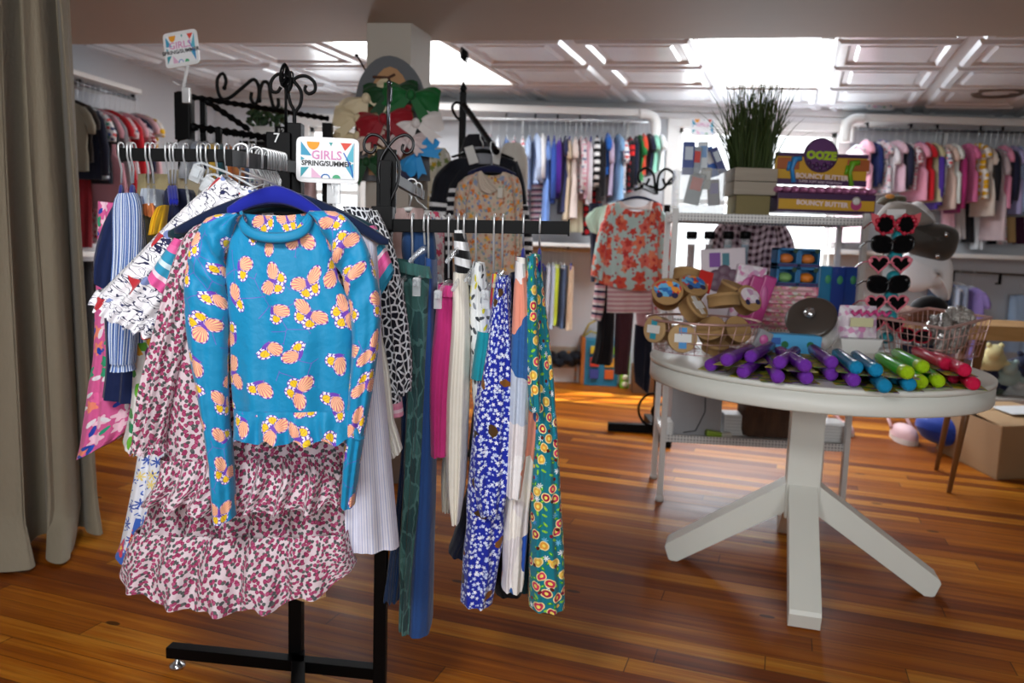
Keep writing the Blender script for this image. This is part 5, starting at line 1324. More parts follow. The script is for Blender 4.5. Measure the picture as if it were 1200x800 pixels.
glasses('red flower-shaped sunglasses with pink wings, topmost on the stand', 1050, 263, YG, 'flower', '#b5203a', '#c22a44', sc=.98)
glasses('black sunglasses, upper of the two black pairs on the stand', 1046, 286, YG, 'wide', '#111114')
glasses('pink heart-shaped sunglasses, upper pair of hearts on the stand', 1043, 310, YG, 'heart', '#e0788a', sc=1.05)
glasses('black sunglasses, lower of the two black pairs on the stand', 1041, 333, YG, 'wide', '#131316')
glasses('pink heart-shaped sunglasses, lower pair of hearts on the stand', 1039, 356, YG, 'heart', '#e0788a', sc=1.05)
glasses('pink heart-shaped sunglasses at the bottom, behind the basket rim', 1037, 381, YG, 'heart', '#d86a78', sc=.98)

# square wire basket with shiny packets
A_, B_, C_, D_ = W(1030, 372, 3.05), W(1088, 361, 3.25), W(1162, 372, 3.0), W(1108, 385, 2.78)
rim = [A_, B_, C_, D_]; cen = sum(rim, Vector())/4
bot = [Vector((cen.x+(p.x-cen.x)*.84, cen.y+(p.y-cen.y)*.84, ZT+.003)) for p in rim]
t = Thing('wire_basket', 'square rose-gold wire basket at the right of the table', 'basket')
mb = MB()
for k in range(4): mb.bar(rim[k], rim[(k+1) % 4], .010, .010, bev=.003)
t.part('rim', mb, paint('#cfa79f', .35, .4)); mb = MB()
for q in (0, .33, .66):
    P = [b_.lerp(r_, q) for b_, r_ in zip(bot, rim)]
    for k in range(4): mb.tube([P[k], P[(k+1) % 4]], .0017, 6)
for k in range(4):
    for s_ in range(9):
        u_ = s_/9; mb.tube([rim[k].lerp(rim[(k+1) % 4], u_), bot[k].lerp(bot[(k+1) % 4], u_)], .0017, 6)
for s_ in range(1, 8): mb.tube([bot[0].lerp(bot[1], s_/8), bot[3].lerp(bot[2], s_/8)], .0017, 6)
t.part('wires', mb, rose); t.done()
foil = Mat('silver_film', .15, .6, uv=False); foil.base(foil.mix(foil.noise(foil.v, 40, 3), '#8f8d88', '#d6d4cf')); foil.bump(foil.noise(foil.v, 60, 4), 1.0, .02)
rnd = random.Random(8); c0 = sum(bot, Vector())/4
names = ['at the back left', 'at the front left', 'in the middle', 'at the back', 'at the right, pointing up', 'at the front right', 'on top in the middle', 'on top at the right', 'on top at the back right', 'against the right rim']
for k in range(10):
    u_, v_ = [(.35, .35), (.4, .75), (.6, .6), (.75, .3), (.8, .5), (.75, .8), (.6, .65), (.8, .55), (.85, .35), (.9, .7)][k]
    p = rim[0].lerp(rim[1], u_).lerp(rim[3].lerp(rim[2], u_), v_); p = c0.lerp(Vector((p.x, p.y, c0.z)), .72); p.z = ZT+.045+.032*(k//3)
    t = Thing('film_packet', 'crumpled silver film packet %s of the square basket' % names[k], 'packet', 'silver packets in the square basket')
    mb = MB(); rot = Euler((rnd.uniform(-.8, .8), rnd.uniform(-.8, .8), rnd.uniform(0, 3))).to_matrix(); mb.ball(p, (.062, .024, .046), 20, 10, wob=.25, rot=rot); t.part('pouch', mb, foil.mat)
    
    for e_ in (.044, -.044): mb = MB(); mb.box(p+rot @ Vector((0, 0, e_)), (.06, .003, .012), rot=rot); t.part('crimped_end', mb, foil.mat)
    t.done()
glasses('red-framed sunglasses lying in the square basket', 1072, 393, 2.98, 'wide', '#b5203a', None, .1, .75, 'sunglasses in the square basket')
mb = MB(); p = c0.lerp(bot[0], .3); mb.box(p+Vector((0, -.01, .022)), (.13, .06, .035), yaw=.2, bev=.008); one('sunglasses_case', 'navy case at the bottom of the square basket', 'case', mb, paint('#141a3a', .5))

# ------------------------------------------------------------------ bubble wands on the table
def tint(c):
    k = ('tint', c)
    if k not in _cache:
        M = Mat('tinted_plastic', .2, uv=False); M.base(c); M.b.inputs['Transmission Weight'].default_value = .08; M.b.inputs['IOR'].default_value = 1.2
        M.b.inputs['Specular IOR Level'].default_value = .3; _cache[k] = M.mat
    return _cache[k]
cardm = Mat('printed_backing_card', .5, uv=False); vo = cardm.voro(cardm.scaled(40, 40, 40), 1, dims='3D'); cardm.base(cardm.pick(cardm.sep(vo.outputs['Color'])[0], ['#b8a51e', '#8fa022', '#5a7a2a', '#c8b83a', '#6a4a7a'])); cardm = cardm.mat
CNT = {}
def wand(e, tl, lay, col, cap, lab, group, card=True, L=.27):
    z = ZT+.0215+.036*lay; E_, T_ = G(e[0], e[1], z), G(tl[0], tl[1], z); d = (T_-E_); d.z = 0; L = max(.28, min(.40, d.length)); d.normalize(); T_ = E_+d*L+Vector((0, 0, -.004 if lay else 0.002))
    ax = (T_-E_).normalized(); r = .0185
    t = Thing('bubble_wand', lab, 'bubble wand', group)
    mb = MB(); mb.lathe([(r*.93, .05), (r, .055), (r, L*.86), (r*.75, L*.92), (r*.55, L)], E_, axis=ax, n=18); t.part('tube', mb, tint(col))
    mb = MB(); mb.lathe([(r*.55, -.004), (r*.95, .002), (r*1.06, .008), (r*1.06, .046), (r*.98, .052)], E_, axis=ax, n=20)
    i = t.part('cap', mb, tint(cap))
    mb = MB(); mb.lathe([(r*.3, -.0045), (r*.3, -.001)], E_, axis=ax, n=12); s_ = frame_of(ax)
    for q in range(3):
        a_ = math.pi*q/3; dd = s_[0]*math.cos(a_)+s_[1]*math.sin(a_); mb.bar(E_-ax*.0045-dd*r*.8, E_-ax*.0045+dd*r*.8, .003, .002)
    t.part('cap_spokes', mb, tint(cap), i)
    if card:
        sd = ax.cross(Vector((0, 0, 1))).normalized(); mb = MB(); q0 = E_+ax*.03-Vector((0, 0, r+.0008))
        mb.prism([q0-sd*.044, q0+sd*.044, q0+ax*(L*.86)+sd*.040, q0+ax*(L*.86)-sd*.040], Vector((0, 0, -.0012))); t.part('backing_card', mb, cardm)
    t.done()
PU = '#5a1e86'; PUc = '#7a3ab0'
for (e, tl, lay, lab) in (((832, 428), (868, 408), 0, 'leftmost purple bubble wand, its end by the basket'), ((851, 422), (890, 402), 1, 'purple bubble wand, second from the left in the upper layer'), ((879, 418), (915, 398), 1, 'purple bubble wand ending just left of the light blue carton'),
      ((870, 436), (905, 414), 0, 'purple bubble wand in the lower layer, second from the left'), ((913, 425), (945, 400), 1, 'purple bubble wand in the middle of the upper layer, pointing to the front left'), ((912, 442), (896, 420), 0, 'purple bubble wand in the middle of the lower layer'),
      ((944, 429), (906, 405), 1, 'purple bubble wand crossing in front of the light blue carton'), ((946, 443), (915, 420), 0, 'purple bubble wand nearest the table front edge, left of the last one'), ((975, 425), (945, 402), 1, 'rightmost purple bubble wand in the upper layer'),
      ((975, 439), (948, 415), 0, 'purple bubble wand below the rightmost upper one'), ((1001, 446), (968, 417), 0, 'rightmost purple bubble wand, beside the blue ones')):
    wand(e, tl, lay, PU, PUc, lab, 'purple bubble wands')
BL = '#12719a'; BLc = '#1f8fc0'
for (e, tl, lay, lab) in (((1027, 434), (990, 405), 1, 'blue bubble wand lying on top of the other blue ones'), ((1037, 453), (1004, 425), 0, 'blue bubble wand nearest the table front edge'), ((1052, 444), (1020, 418), 0, 'blue bubble wand just right of the top one'), ((1066, 451), (1034, 424), 0, 'darkest blue bubble wand, beside the green ones'), ((1004, 431), (974, 407), 1, 'blue bubble wand on top next to the purple ones')):
    wand(e, tl, lay, BL, BLc, lab, 'blue bubble wands', True)
for (e, tl, lay, lab) in (((1064, 437), (1016, 408), 1, 'green bubble wand on top, left of the two'), ((1082, 430), (1036, 404), 1, 'green bubble wand on top, right of the two'), ((1080, 448), (1048, 424), 0, 'yellow-green bubble wand in the lower layer, left of the two'), ((1100, 447), (1066, 421), 0, 'yellow-green bubble wand in the lower layer, right of the two')):
    wand(e, tl, lay, '#3fb61c', '#a6cc1e', lab, 'green bubble wands')
for (e, tl, lay, lab) in (((1110, 427), (1062, 404), 1, 'red bubble wand on top, leftmost of the red ones'), ((1119, 442), (1088, 420), 0, 'red bubble wand in the lower layer, beside the green ones'), ((1131, 434), (1090, 412), 1, 'red bubble wand on top, right of the other upper one'), ((1141, 450), (1108, 426), 0, 'rightmost red bubble wand, nearest the table edge')):
    wand(e, tl, lay, '#c4173f', '#d6244f', lab, 'red bubble wands')
# ------------------------------------------------------------------ hair bow board on the column
YBd = COLF.y-.03
t = Thing('bow_board', 'grey arched wooden board on the column, covered with hair bows', 'display board')
def arch(pts, s=1.0, c=(455, 140)): return [((x-c[0])*s+c[0], (y-c[1])*s+c[1]) for x, y in pts]
AP = [(417, 212), (416, 150), (417, 112), (424, 88), (438, 71), (455, 65), (472, 70), (487, 84), (497, 106), (501, 150), (504, 212)]
full = [tuple(spline(AP, i/40)[:2]) for i in range(41)]
mb = MB(); mb.prism([W(x, y, YBd) for x, y in full], (0, .02, 0)); t.part('board', mb, paint('#54565a', .7))
inn = [tuple(spline([(432, 205), (431, 130), (440, 92), (457, 78), (474, 92), (484, 130), (486, 205)], i/30)[:2]) for i in range(31)]
mb = MB(); mb.prism([W(x, y, YBd-.004) for x, y in inn], (0, .006, 0)); t.part('inset', mb, paint('#a87f58', .8), label='tan inset panel')
mb = MB(); mb.tube([W(437, 90, YBd-.008), W(455, 91, YBd-.008), W(463, 87, YBd-.008)], .006, 6); mb.tube([W(449, 92, YBd-.008), W(447, 104, YBd-.008)], .005, 6); mb.tube([W(456, 92, YBd-.008), W(458, 104, YBd-.008)], .005, 6); t.part('painted_mark', mb, paint('#4a2b1c', .7)); 
mb = MB(); mb.tube([W(428, 82, YBd+.005), W(419, 66, YBd-.02), W(418, 64, YBd-.03)], .004, 6); mb.ball(W(418, 65, YBd-.03), .008, 8, 6); t.part('peg', mb, black); t.done()
def bow(lab, px, py, s, col, rot=0.0, off=0.0, rough=.6):
    t = Thing('hair_bow', lab, 'hair bow', 'hair bows on the board'); c = W(px, py, YBd-.035-off); s = s*1.28*YBd/FPX; m = Matrix.Rotation(-rot, 3, 'Y'); mt = plain(col, rough)
    for sg in (-1, 1):
        mb = MB()
        def f(u, v, side, sg=sg):
            x = u; w_ = (.16+.62*math.sin(min(1, u*1.15)*math.pi*.5)**1.2)*(1-.15*max(0, u-.8)/.2)
            y = -.26*math.sin(math.pi*u)*(1-(2*v-1)**2)*side-.05*math.sin(9*v+3*u); z = (2*v-1)*w_*.62+.1*u*math.sin(5*v)
            return c+m @ Vector((sg*x*s, y*s, z*s))
        for side in (-1, 1): mb.grid(lambda u, v: f(u, v, side), 12, 10, lambda u, v: (u*.1, v*.1), flip=(side*sg < 0))
        t.part('loop', mb, mt)
        mb = MB(); q = [c+m @ Vector((sg*a_*s, -.02, b_*s)) for a_, b_ in ((.05, -.05), (.25, -.1), (.85, -.72), (.55, -.70), (.45, -.9), (.02, -.2))]; mb.prism(q if sg > 0 else q[::-1], m @ Vector((0, .006, 0))); t.part('tail', mb, mt)
    mb = MB(); mb.ball(c+Vector((0, -.05*s*3, 0)), (s*.17, s*.17, s*.2), 12, 8); t.part('knot', mb, mt); t.done()
for a in (('cream satin bow, uppermost at the left of the bow board', 430, 116, 24, '#cfc0a0', .5, .02), ('cream satin bow, second down at the left of the bow board', 420, 140, 22, '#cbbb98', -.2, .04), ('cream satin bow, third down at the left of the bow board', 420, 160, 22, '#c9b994', .25, .03),
          ('beige satin bow low at the left of the bow board', 434, 160, 16, '#c7b3a6', .5, .05), ('dark green satin bow at the top centre of the bow board', 458, 108, 24, '#0f3b1c', .1, .03), ('bright green satin bow at the top right of the bow board', 482, 112, 25, '#0d5a28', -.1, .05), ('dark red bow in the middle of the bow board', 450, 140, 25, '#8a0f1e', .2, .06),
          ('crimson bow just below the dark red one on the bow board', 456, 158, 22, '#7a0d1a', -.4, .04), ('white bow at the right middle of the bow board', 488, 145, 23, '#d5cfcd', .25, .05), ('pinkish white bow below the white one on the bow board', 478, 165, 16, '#cdbcbc', .1, .07), ('sky blue bow at the lower right of the bow board', 490, 180, 20, '#2a8fd0', .9, .05),
          ('deep green bow at the lower left of the bow board', 430, 190, 22, '#123f1e', .2, .03), ('navy bow at the bottom centre of the bow board', 466, 190, 20, '#14183a', -.2, .03)):
    bow(*a)

# ------------------------------------------------------------------ generic hung clothes seen small
def g_proto(name, kind, Lg=.5, w=.155, sl=0, flare=1.05, thick=.026):
    """origin at the rail; rail runs along x, the garment spreads along y"""
    t = Thing(name, 'x', 'x', loc=(0, 0, 0)); mb = MB(); DZ = -.045; rnd = random.Random(int(Lg*100+w*1000+sl*10))
    Zs = [(-.085, .05, .010), (-.10, .085, .014), (-.125, w*.93, .018), (-.15, w, .024), (-.22, w*.97, thick), (-.36, w*.98, thick), (-.5*Lg-.1, w*(1+flare)/2, thick*1.05), (-Lg*.8-.08, w*(flare*.9+.1), thick*1.1), (-Lg-.085, w*flare, thick*1.15)]
    if kind == 'bottom': Zs = [(-.10, w*.8, thick), (-.12, w*.8, thick), (-.2, w*.85, thick), (-Lg*.5-.1, w*.88, thick), (-Lg*.8-.1, w*.9, thick), (-Lg-.1, w*flare*.9, thick)]
    Zs = sorted({z: (z+DZ, a, b) for z, a, b in Zs}.values(), reverse=True)
    n = 26; ph = rnd.uniform(0, 6); o = len(mb.v)
    for i, (z, a, b) in enumerate(Zs):
        q = i/len(Zs)
        for k in range(n):
            th = 2*math.pi*k/n; y = a*math.cos(th); x = b*math.copysign(abs(math.sin(th))**.7, math.sin(th)) + .010*q*math.sin(y*60+ph+z*4)
            mb.v.append(Vector((x, y, z)))
    for i in range(len(Zs)-1):
        for k in range(n):
            l = (k+1) % n; uv = [(mb.v[o+i*n+k].y, mb.v[o+i*n+k].z), (mb.v[o+i*n+l].y, mb.v[o+i*n+l].z), (mb.v[o+(i+1)*n+l].y, mb.v[o+(i+1)*n+l].z), (mb.v[o+(i+1)*n+k].y, mb.v[o+(i+1)*n+k].z)]
            mb.face((o+i*n+k, o+i*n+l, o+(i+1)*n+l, o+(i+1)*n+k), uv)
    for ri, rev in ((0, False), (len(Zs)-1, True)):
        f = [o+ri*n+k for k in range(n)]; mb.face(f if not rev else f[::-1], [(mb.v[i].y, mb.v[i].x) for i in f], False)
    t.part('body', mb, plain('#888888'))
    if sl:
        for s in (-1, 1):
            mb = MB(); P = [Vector((0, s*w*.80, -.13+DZ)), Vector((.0, s*w*1.0, -.175+DZ)), Vector((.006, s*w*1.16, -.18-sl*.45+DZ)), Vector((.008, s*w*1.14, -.16-sl+DZ))]
            mb.tube(P, .03, 10, rr=[.020, .028, .027, .024])
            mb.uv = [[(mb.v[i].y, mb.v[i].z) for i in f] for f in mb.f]; t.part('sleeve', mb, plain('#888888'))
    r = t.done(); return r
PROT = {'short': g_proto('shirt', 'top', .42, .15, .12), 'long': g_proto('long_sleeved_jersey', 'top', .44, .15, .34), 'dress': g_proto('dress', 'top', .62, .14, .10, 1.55, .034), 'jacket': g_proto('jacket', 'top', .46, .165, .36, 1.05, .042),
        'pants': g_proto('trousers', 'bottom', .6, .13, 0, .9, .028), 'skirt': g_proto('skirt', 'bottom', .34, .13, 0, 1.5, .03), 'shorts': g_proto('shorts', 'bottom', .3, .14, 0, 1.1, .03)}
CATS = {'short': 'top', 'long': 'top', 'dress': 'dress', 'jacket': 'jacket', 'pants': 'trousers', 'skirt': 'skirt', 'shorts': 'shorts'}
# small hanger
def sh_proto(mat):
    t = Thing('clothes_hanger', 'x', 'hanger', loc=(0, 0, 0)); mb = MB(); mb.tube(hook_pts(Vector((0, 0, .006)), .012, .09, Vector((0, 1, 0)))+[Vector((0, 0, -.125))], .0022, 6); t.part('hook', mb, steel)
    mb = MB(); mb.tube([Vector((0, y, -.128-.05*abs(y/.15)**1.4)) for y in [(-1+2*i/14)*.15 for i in range(15)]], .006, 8); t.part('shoulder_bar', mb, mat); return t.done()
SH = {'c': sh_proto(clear('#e8eef2', .12, .5)), 'v': sh_proto(velvet), 'k': sh_proto(black)}
USED = set()
def put(proto, key, loc, yaw, scale, label, cat, group, mat=None):
    k = id(proto)
    r = proto if k not in USED else copy_tree(proto)
    USED.add(k)
    r.location = loc; r.rotation_euler = (0, 0, yaw); r.scale = scale; r['label'] = label; r['category'] = cat; r['group'] = group
    if mat is not None: recolour(r, mat)
    return r
ORD = ['first', 'second', 'third', 'fourth', 'fifth', 'sixth', 'seventh', 'eighth', 'ninth', 'tenth', 'eleventh', 'twelfth', 'thirteenth', 'fourteenth', 'fifteenth', 'sixteenth', 'seventeenth', 'eighteenth', 'nineteenth', 'twentieth', 'twenty-first', 'twenty-second', 'twenty-third', 'twenty-fourth', 'twenty-fifth', 'twenty-sixth', 'twenty-seventh', 'twenty-eighth', 'twenty-ninth', 'thirtieth', 'thirty-first', 'thirty-second', 'thirty-third']
def hang_row(items, A, B, pxs, where, group, yaw0, rnd, zrail=None, base_yaw=0.0, hg='c', drop=0):
    """items: (px, kind, y_bottom_px, colour or material, description) hung on the rail from A to B"""
    for i, (px, kind, yb, m, desc) in enumerate(items):
        d = _f+CX*((px-600)/FPX)-CU*((200-400)/FPX); n2 = Vector((-d.y, d.x, 0)); AB = B-A
        s_ = -(A.x*n2.x+A.y*n2.y)/(AB.x*n2.x+AB.y*n2.y); p = A+AB*s_
        zb = W(px, yb, p.y).z; pr = PROT[kind]
        full = {'short': .55, 'long': .57, 'dress': .75, 'jacket': .59, 'pants': .745, 'skirt': .485, 'shorts': .445}[kind]
        sc = max(.35, (p.z-zb)/full); yw = base_yaw+rnd.uniform(-.13, .13)+yaw0
        sx = rnd.uniform(.76, .92); sy = min(1.05, .75+.25*sc)
        mat = plain(m) if isinstance(m, str) else m
        put(pr, kind, p+Vector((0, 0, 0)), yw, (sx, sy, sc), '%s, %s from the left on %s' % (desc, ORD[i], where), CATS[kind], group, mat)
        put(SH[hg if rnd.random() < .8 else 'v'], 'h', p+Vector((0, 0, .004)), yw, (1, .85*sy, min(1.0, sc)), 'hanger on %s' % where, 'hanger', 'hangers on '+where)
def rail(name, lab, A, B, r, mat, brs, group=None, drop=.05):
    t = Thing(name, lab, 'rail', group); mb = MB(); mb.tube([A, B], r, 10); t.part('rod', mb, mat)
    for u in brs:
        p = A.lerp(B, u); mb = MB(); mb.box(p+Vector((0, 0, drop/2)), (.012, .02, drop), bev=.002); mb.box(p+Vector((0, .02, drop)), (.012, .06, .012)); t.part('bracket', mb, black)
    return t.done()
stripesbw = stripes(['#e6e6e6', '#121216'], 16, 1); floralpk = print_cloth('#d8d2d4', [dict(scale=34, r=.4, cols=['#c84a68', '#d8a0b0', '#5a6a8a'], petals=5, rag=.3)])
floralrd = print_cloth('#d9cfd2', [dict(scale=30, r=.42, cols=['#b8243c', '#8a1a34', '#d87a90'], petals=5, rag=.3)]); reddots = print_cloth('#10111c', [dict(scale=17, r=.32, cols=['#d82a2a', '#c8242c'], rnd=.3)])
ydots = print_cloth('#e6e2da', [dict(scale=14, r=.36, cols=['#e8b81e', '#d8a418'], rnd=.4)]); strpk = stripes(['#d8a4ae', '#24264a', '#e6dcdc'], 22, 1); multi = print_cloth('#e2e4e8', [dict(scale=34, r=.4, cols=['#3a6ab8', '#d84a4a', '#3a9a8a', '#2a3a6a'], petals=5, rag=.3)])
rnd = random.Random(21)
# ---- left bay on the back wall
OFF = .30
def BWP(px, py, off):
    tt, z = on_back(px, py, off); return BW(tt, z, off)
def board(name, lab, p0, p1, th, dep, y_off, mat, kind='shelf', extra=None):
    a, b = BWP(p0[0], p0[1], y_off), BWP(p1[0], p1[1], y_off); z = (a.z+b.z)/2; t_ = Thing(name, lab, kind)
    c = (a+b)/2-bw_n*(y_off/2); c.z = z-th/2; mb = MB(); mb.box(c, ((b-a).length, y_off, th), yaw=0.0, bev=.006); t_.part('board', mb, mat)
    if extra: extra(t_, a, b, z)
    return t_, a, b, z
def rounded_end(right):
    def f(t, a, b, z):
        e = b if right else a; s = 1 if right else -1
        mb = MB(); P = [e+bw_d*(-.05*s)+Vector((0, 0, -.04)), e+bw_d*(.03*s)+Vector((0, 0, -.045)), e+bw_d*(.08*s)+Vector((0, 0, -.09)), e+bw_d*(.085*s)+Vector((0, 0, -.22))]
        P = [Vector((q.x, q.y, z+q.z-e.z)) for q in P]; P = [spline([tuple(q) for q in P], i/14) for i in range(15)]; mb.tube(P, .038, 12); t.part('rounded_end', mb, white_m)
        for u in (.05, .5, .95):
            q = a.lerp(b, u)-bw_n*.28; mb = MB(); mb.box(Vector((q.x, q.y, z-.11)), (.02, .03, .14), yaw=0.0); t.part('bracket', mb, white_m)
    return f
t_, a, b, z = board('wall_shelf', 'long white shelf above the left clothes rail on the back wall', (470, 119), (757, 127), .055, .36, .36, white_m, extra=rounded_end(True)); t_.done()
LA_, LB_ = BWP(500, 138, OFF), BWP(760, 142, OFF)
rail('clothes_rail', 'steel clothes rail under the white shelf left of the display window', LA_, LB_, .012, steel, (.02, .36, .49, .59, .69, .98))
t_, a, b, z = board('wall_shelf', 'white shelf under the left clothes rail, above the tan rod', (520, 281), (738, 286), .03, .36, .38, white_m); t_.done()
L1 = [(574, 'short', 222, multi, 'blue and red flowered top'), (583, 'short', 226, '#c9ced6', 'pale grey top'), (592, 'short', 228, '#46608f', 'slate blue top'), (602, 'long', 235, strpk, 'pink and navy striped top'), (611, 'short', 226, multi, 'flower-print top'), (619, 'short', 222, '#a9bfe0', 'light blue shirt'), (627, 'long', 216, '#b9cbe8', 'pale blue shirt'), (634, 'long', 214, '#e8e8ea', 'white shirt'),
      (641, 'dress', 262, '#6f93d6', 'periwinkle blue dress'), (648, 'long', 238, '#3355a8', 'medium blue top'), (655, 'long', 232, '#4a2590', 'purple top'), (661, 'dress', 250, '#2b2f52', 'dark slate dress'), (666, 'dress', 258, '#cbb79c', 'tan dress'), (673, 'dress', 256, '#d9c9c0', 'cream pink dress'), (679, 'long', 228, floralpk, 'pink flowered top'), (685, 'long', 234, '#c69aa6', 'dusty pink top'),
      (691, 'long', 240, '#cfcad0', 'light grey top'), (698, 'long', 222, stripesbw, 'black and white broad-striped sweater'), (704, 'long', 236, '#0f1018', 'black top'), (710, 'short', 206, '#2460b4', 'bright blue top'), (716, 'short', 230, '#b8a8c0', 'lilac grey top'), (722, 'dress', 236, '#7fa8cf', 'sky blue dress'), (729, 'short', 228, multi, 'pale printed top'), (736, 'long', 226, reddots, 'black top with red dots'),
      (743, 'long', 222, '#141a30', 'dark navy top'), (747, 'short', 214, '#1f7a3a', 'green top'), (752, 'short', 206, '#d8492e', 'orange red top'), (758, 'short', 206, '#1a2238', 'navy top'), (763, 'short', 204, '#8fd0b8', 'mint green top'), (769, 'short', 202, '#e2e6e8', 'white top')]
hang_row(L1, LA_, LB_, None, 'the rail left of the window', 'clothes on the left back rail', 0.0, rnd)
# longer things low on the shelf behind the first row
for i, (x0, x1, y0, y1, m, lab, nm) in enumerate(((606, 620, 228, 268, strpk, 'pink and navy striped sweater hanging low behind the pale grey one', 'sweater'), (622, 638, 224, 266, strpk, 'pink and navy striped sweater hanging low under the light blue shirt', 'sweater'), (664, 684, 238, 272, '#d9d2b4', 'pale yellow dress hem under the tan dress', 'dress'), (682, 704, 234, 276, reddots, 'dark navy dress with red spots low behind the grey top', 'dress'))):
    p = BWP((x0+x1)/2, y0, .2); mb = MB(); cloth(mb, [(x0+3, y0-40), (x0, y0), (x0, y1)], [(x1-3, y0-40), (x1, y0), (x1, y1)], p.y, .05, folds=(.008, 4), seed=i, nu=20, nv=14)
    one(nm, lab, nm, mb, plain(m) if isinstance(m, str) else m, 'clothes on the left back rail')
# lower rod with trousers
A2, B2 = BWP(560, 290, .26), BWP(736, 295, .26)
rail('clothes_rail', 'tan wooden rod under the lower white shelf on the back wall', A2, B2, .014, paint('#a98a62', .5), (.2, .6, .95), drop=.03)
for it in [hang_row([(640, 'pants', 392, '#3a3c48', 'charcoal trousers'), (647, 'pants', 386, '#c3c7d2', 'pale grey trousers'), (652, 'pants', 384, '#b9c4d8', 'light blue trousers'), (656, 'pants', 380, '#c3d23a', 'lime green trousers'), (661, 'pants', 382, '#1b2434', 'dark navy trousers'), (666, 'pants', 384, '#4a5a76', 'grey blue trousers'), (674, 'pants', 386, '#cbb195', 'beige trousers')], A2, B2, None, 'the wooden rod under the lower shelf', 'trousers on the wooden rod', 0.0, rnd)]: pass
# dark bundle, spotted carton, toys at the foot of the wall
pB = G(668, 452); mb = MB(); 
for k in range(9): mb.ball(W(655+5*k-10, 415+3*(k % 3), pB.y+.15)+Vector((0, .03*(k % 2), -.02)), (.06, .08, .045), 12, 7, wob=.15)
one('clothes_bundle', 'dark bundle of folded clothes lying on the orange-spotted carton', 'bundle', mb, plain('#1d2430'))
def spots_mat():
    M = Mat('spotted_carton', .8, uv=False); x, y, z = M.sep(M.scaled(14, 14, 14)); s = ((x.fract()-.5)*(x.fract()-.5)+(z.fract()-.5)*(z.fract()-.5)).lt(.05); M.base(M.mix(s, '#a99a88', '#d08a3e')); return M.mat
def standbox(lab, name, cat, x0, x1, yt, yb, dep, mat, fn=None, yaw=-.05):
    p0, p1 = G(x0, yb), G(x1, yb); y = (p0.y+p1.y)/2; zt_ = W((x0+x1)/2, yt, y).z; a, b = W(x0, yb, y), W(x1, yb, y); t = Thing(name, lab, cat); mb = MB(); c = Vector(((a.x+b.x)/2, y+dep/2, zt_/2)); mb.box(c, (b.x-a.x, dep, zt_), yaw=yaw, bev=.004); t.part('body', mb, mat)
    if fn: fn(t, c, b.x-a.x, zt_, dep)
    return t.done()
standbox('grey carton with orange spots standing against the back wall', 'spotted_carton', 'carton', 644, 676, 406, 447, .25, spots_mat())
def toys(t, c, w, h, d):
    mb = MB(); mb.box(c+Vector((-w/2-.015, -.002, .01)), (.03, d, h*1.02), bev=.003); t.part('edge_panel', mb, paint('#b06a2a', .6))
    for dx, cols in ((-.22, ('#d8c83a', '#c8402e', '#3a4a9a')), (.22, ('#7fb83a', '#e0a22e', '#d8642e'))):
        for k, col in enumerate(cols):
            mb = MB(); mb.box(c+Vector((dx*w, -d/2-.012, h*(.28-.26*k))), (w*.26, .02, h*(.16 if k == 0 else .2)), bev=.004); t.part('printed_toy', mb, paint(col, .4))
standbox('blue toy carton with coloured toy pictures under the coral top rack', 'toy_carton', 'carton', 684, 724, 398, 452, .2, paint('#1f7fa6', .5), toys)
def ldots(t, c, w, h, d):
    for k in range(5):
        mb = MB(); mb.ball(c+Vector((0, -d/2-.008, h*(.42-.2*k))), (.025, .012, .025), 10, 7); t.part('printed_dot', mb, paint('#e9e6c8', .4))
standbox('narrow lime green toy carton with pale dots beside the blue one', 'toy_carton', 'carton', 727, 737, 414, 455, .12, paint('#86c832', .4), ldots)
standbox('low wooden crate in the shade left of the table', 'crate', 'crate', 742, 790, 430, 462, .2, paint('#6a4a2c', .7))
# yellow hanger thing
t = Thing('toy_hanger', 'yellow plastic hanger leaning on the blue toy carton', 'hanger'); yy = G(690, 452).y+.1; mb = MB(); mb.tube([W(682, 396, yy), W(690, 380, yy), W(700, 374, yy), W(706, 380, yy)], .008, 8); t.part('hook', mb, paint('#b8a81e', .4)); mb = MB(); mb.tube([W(682, 396, yy), W(692, 388, yy), W(704, 392, yy)], .008, 8); t.part('bar', mb, paint('#b8a81e', .4)); t.done()

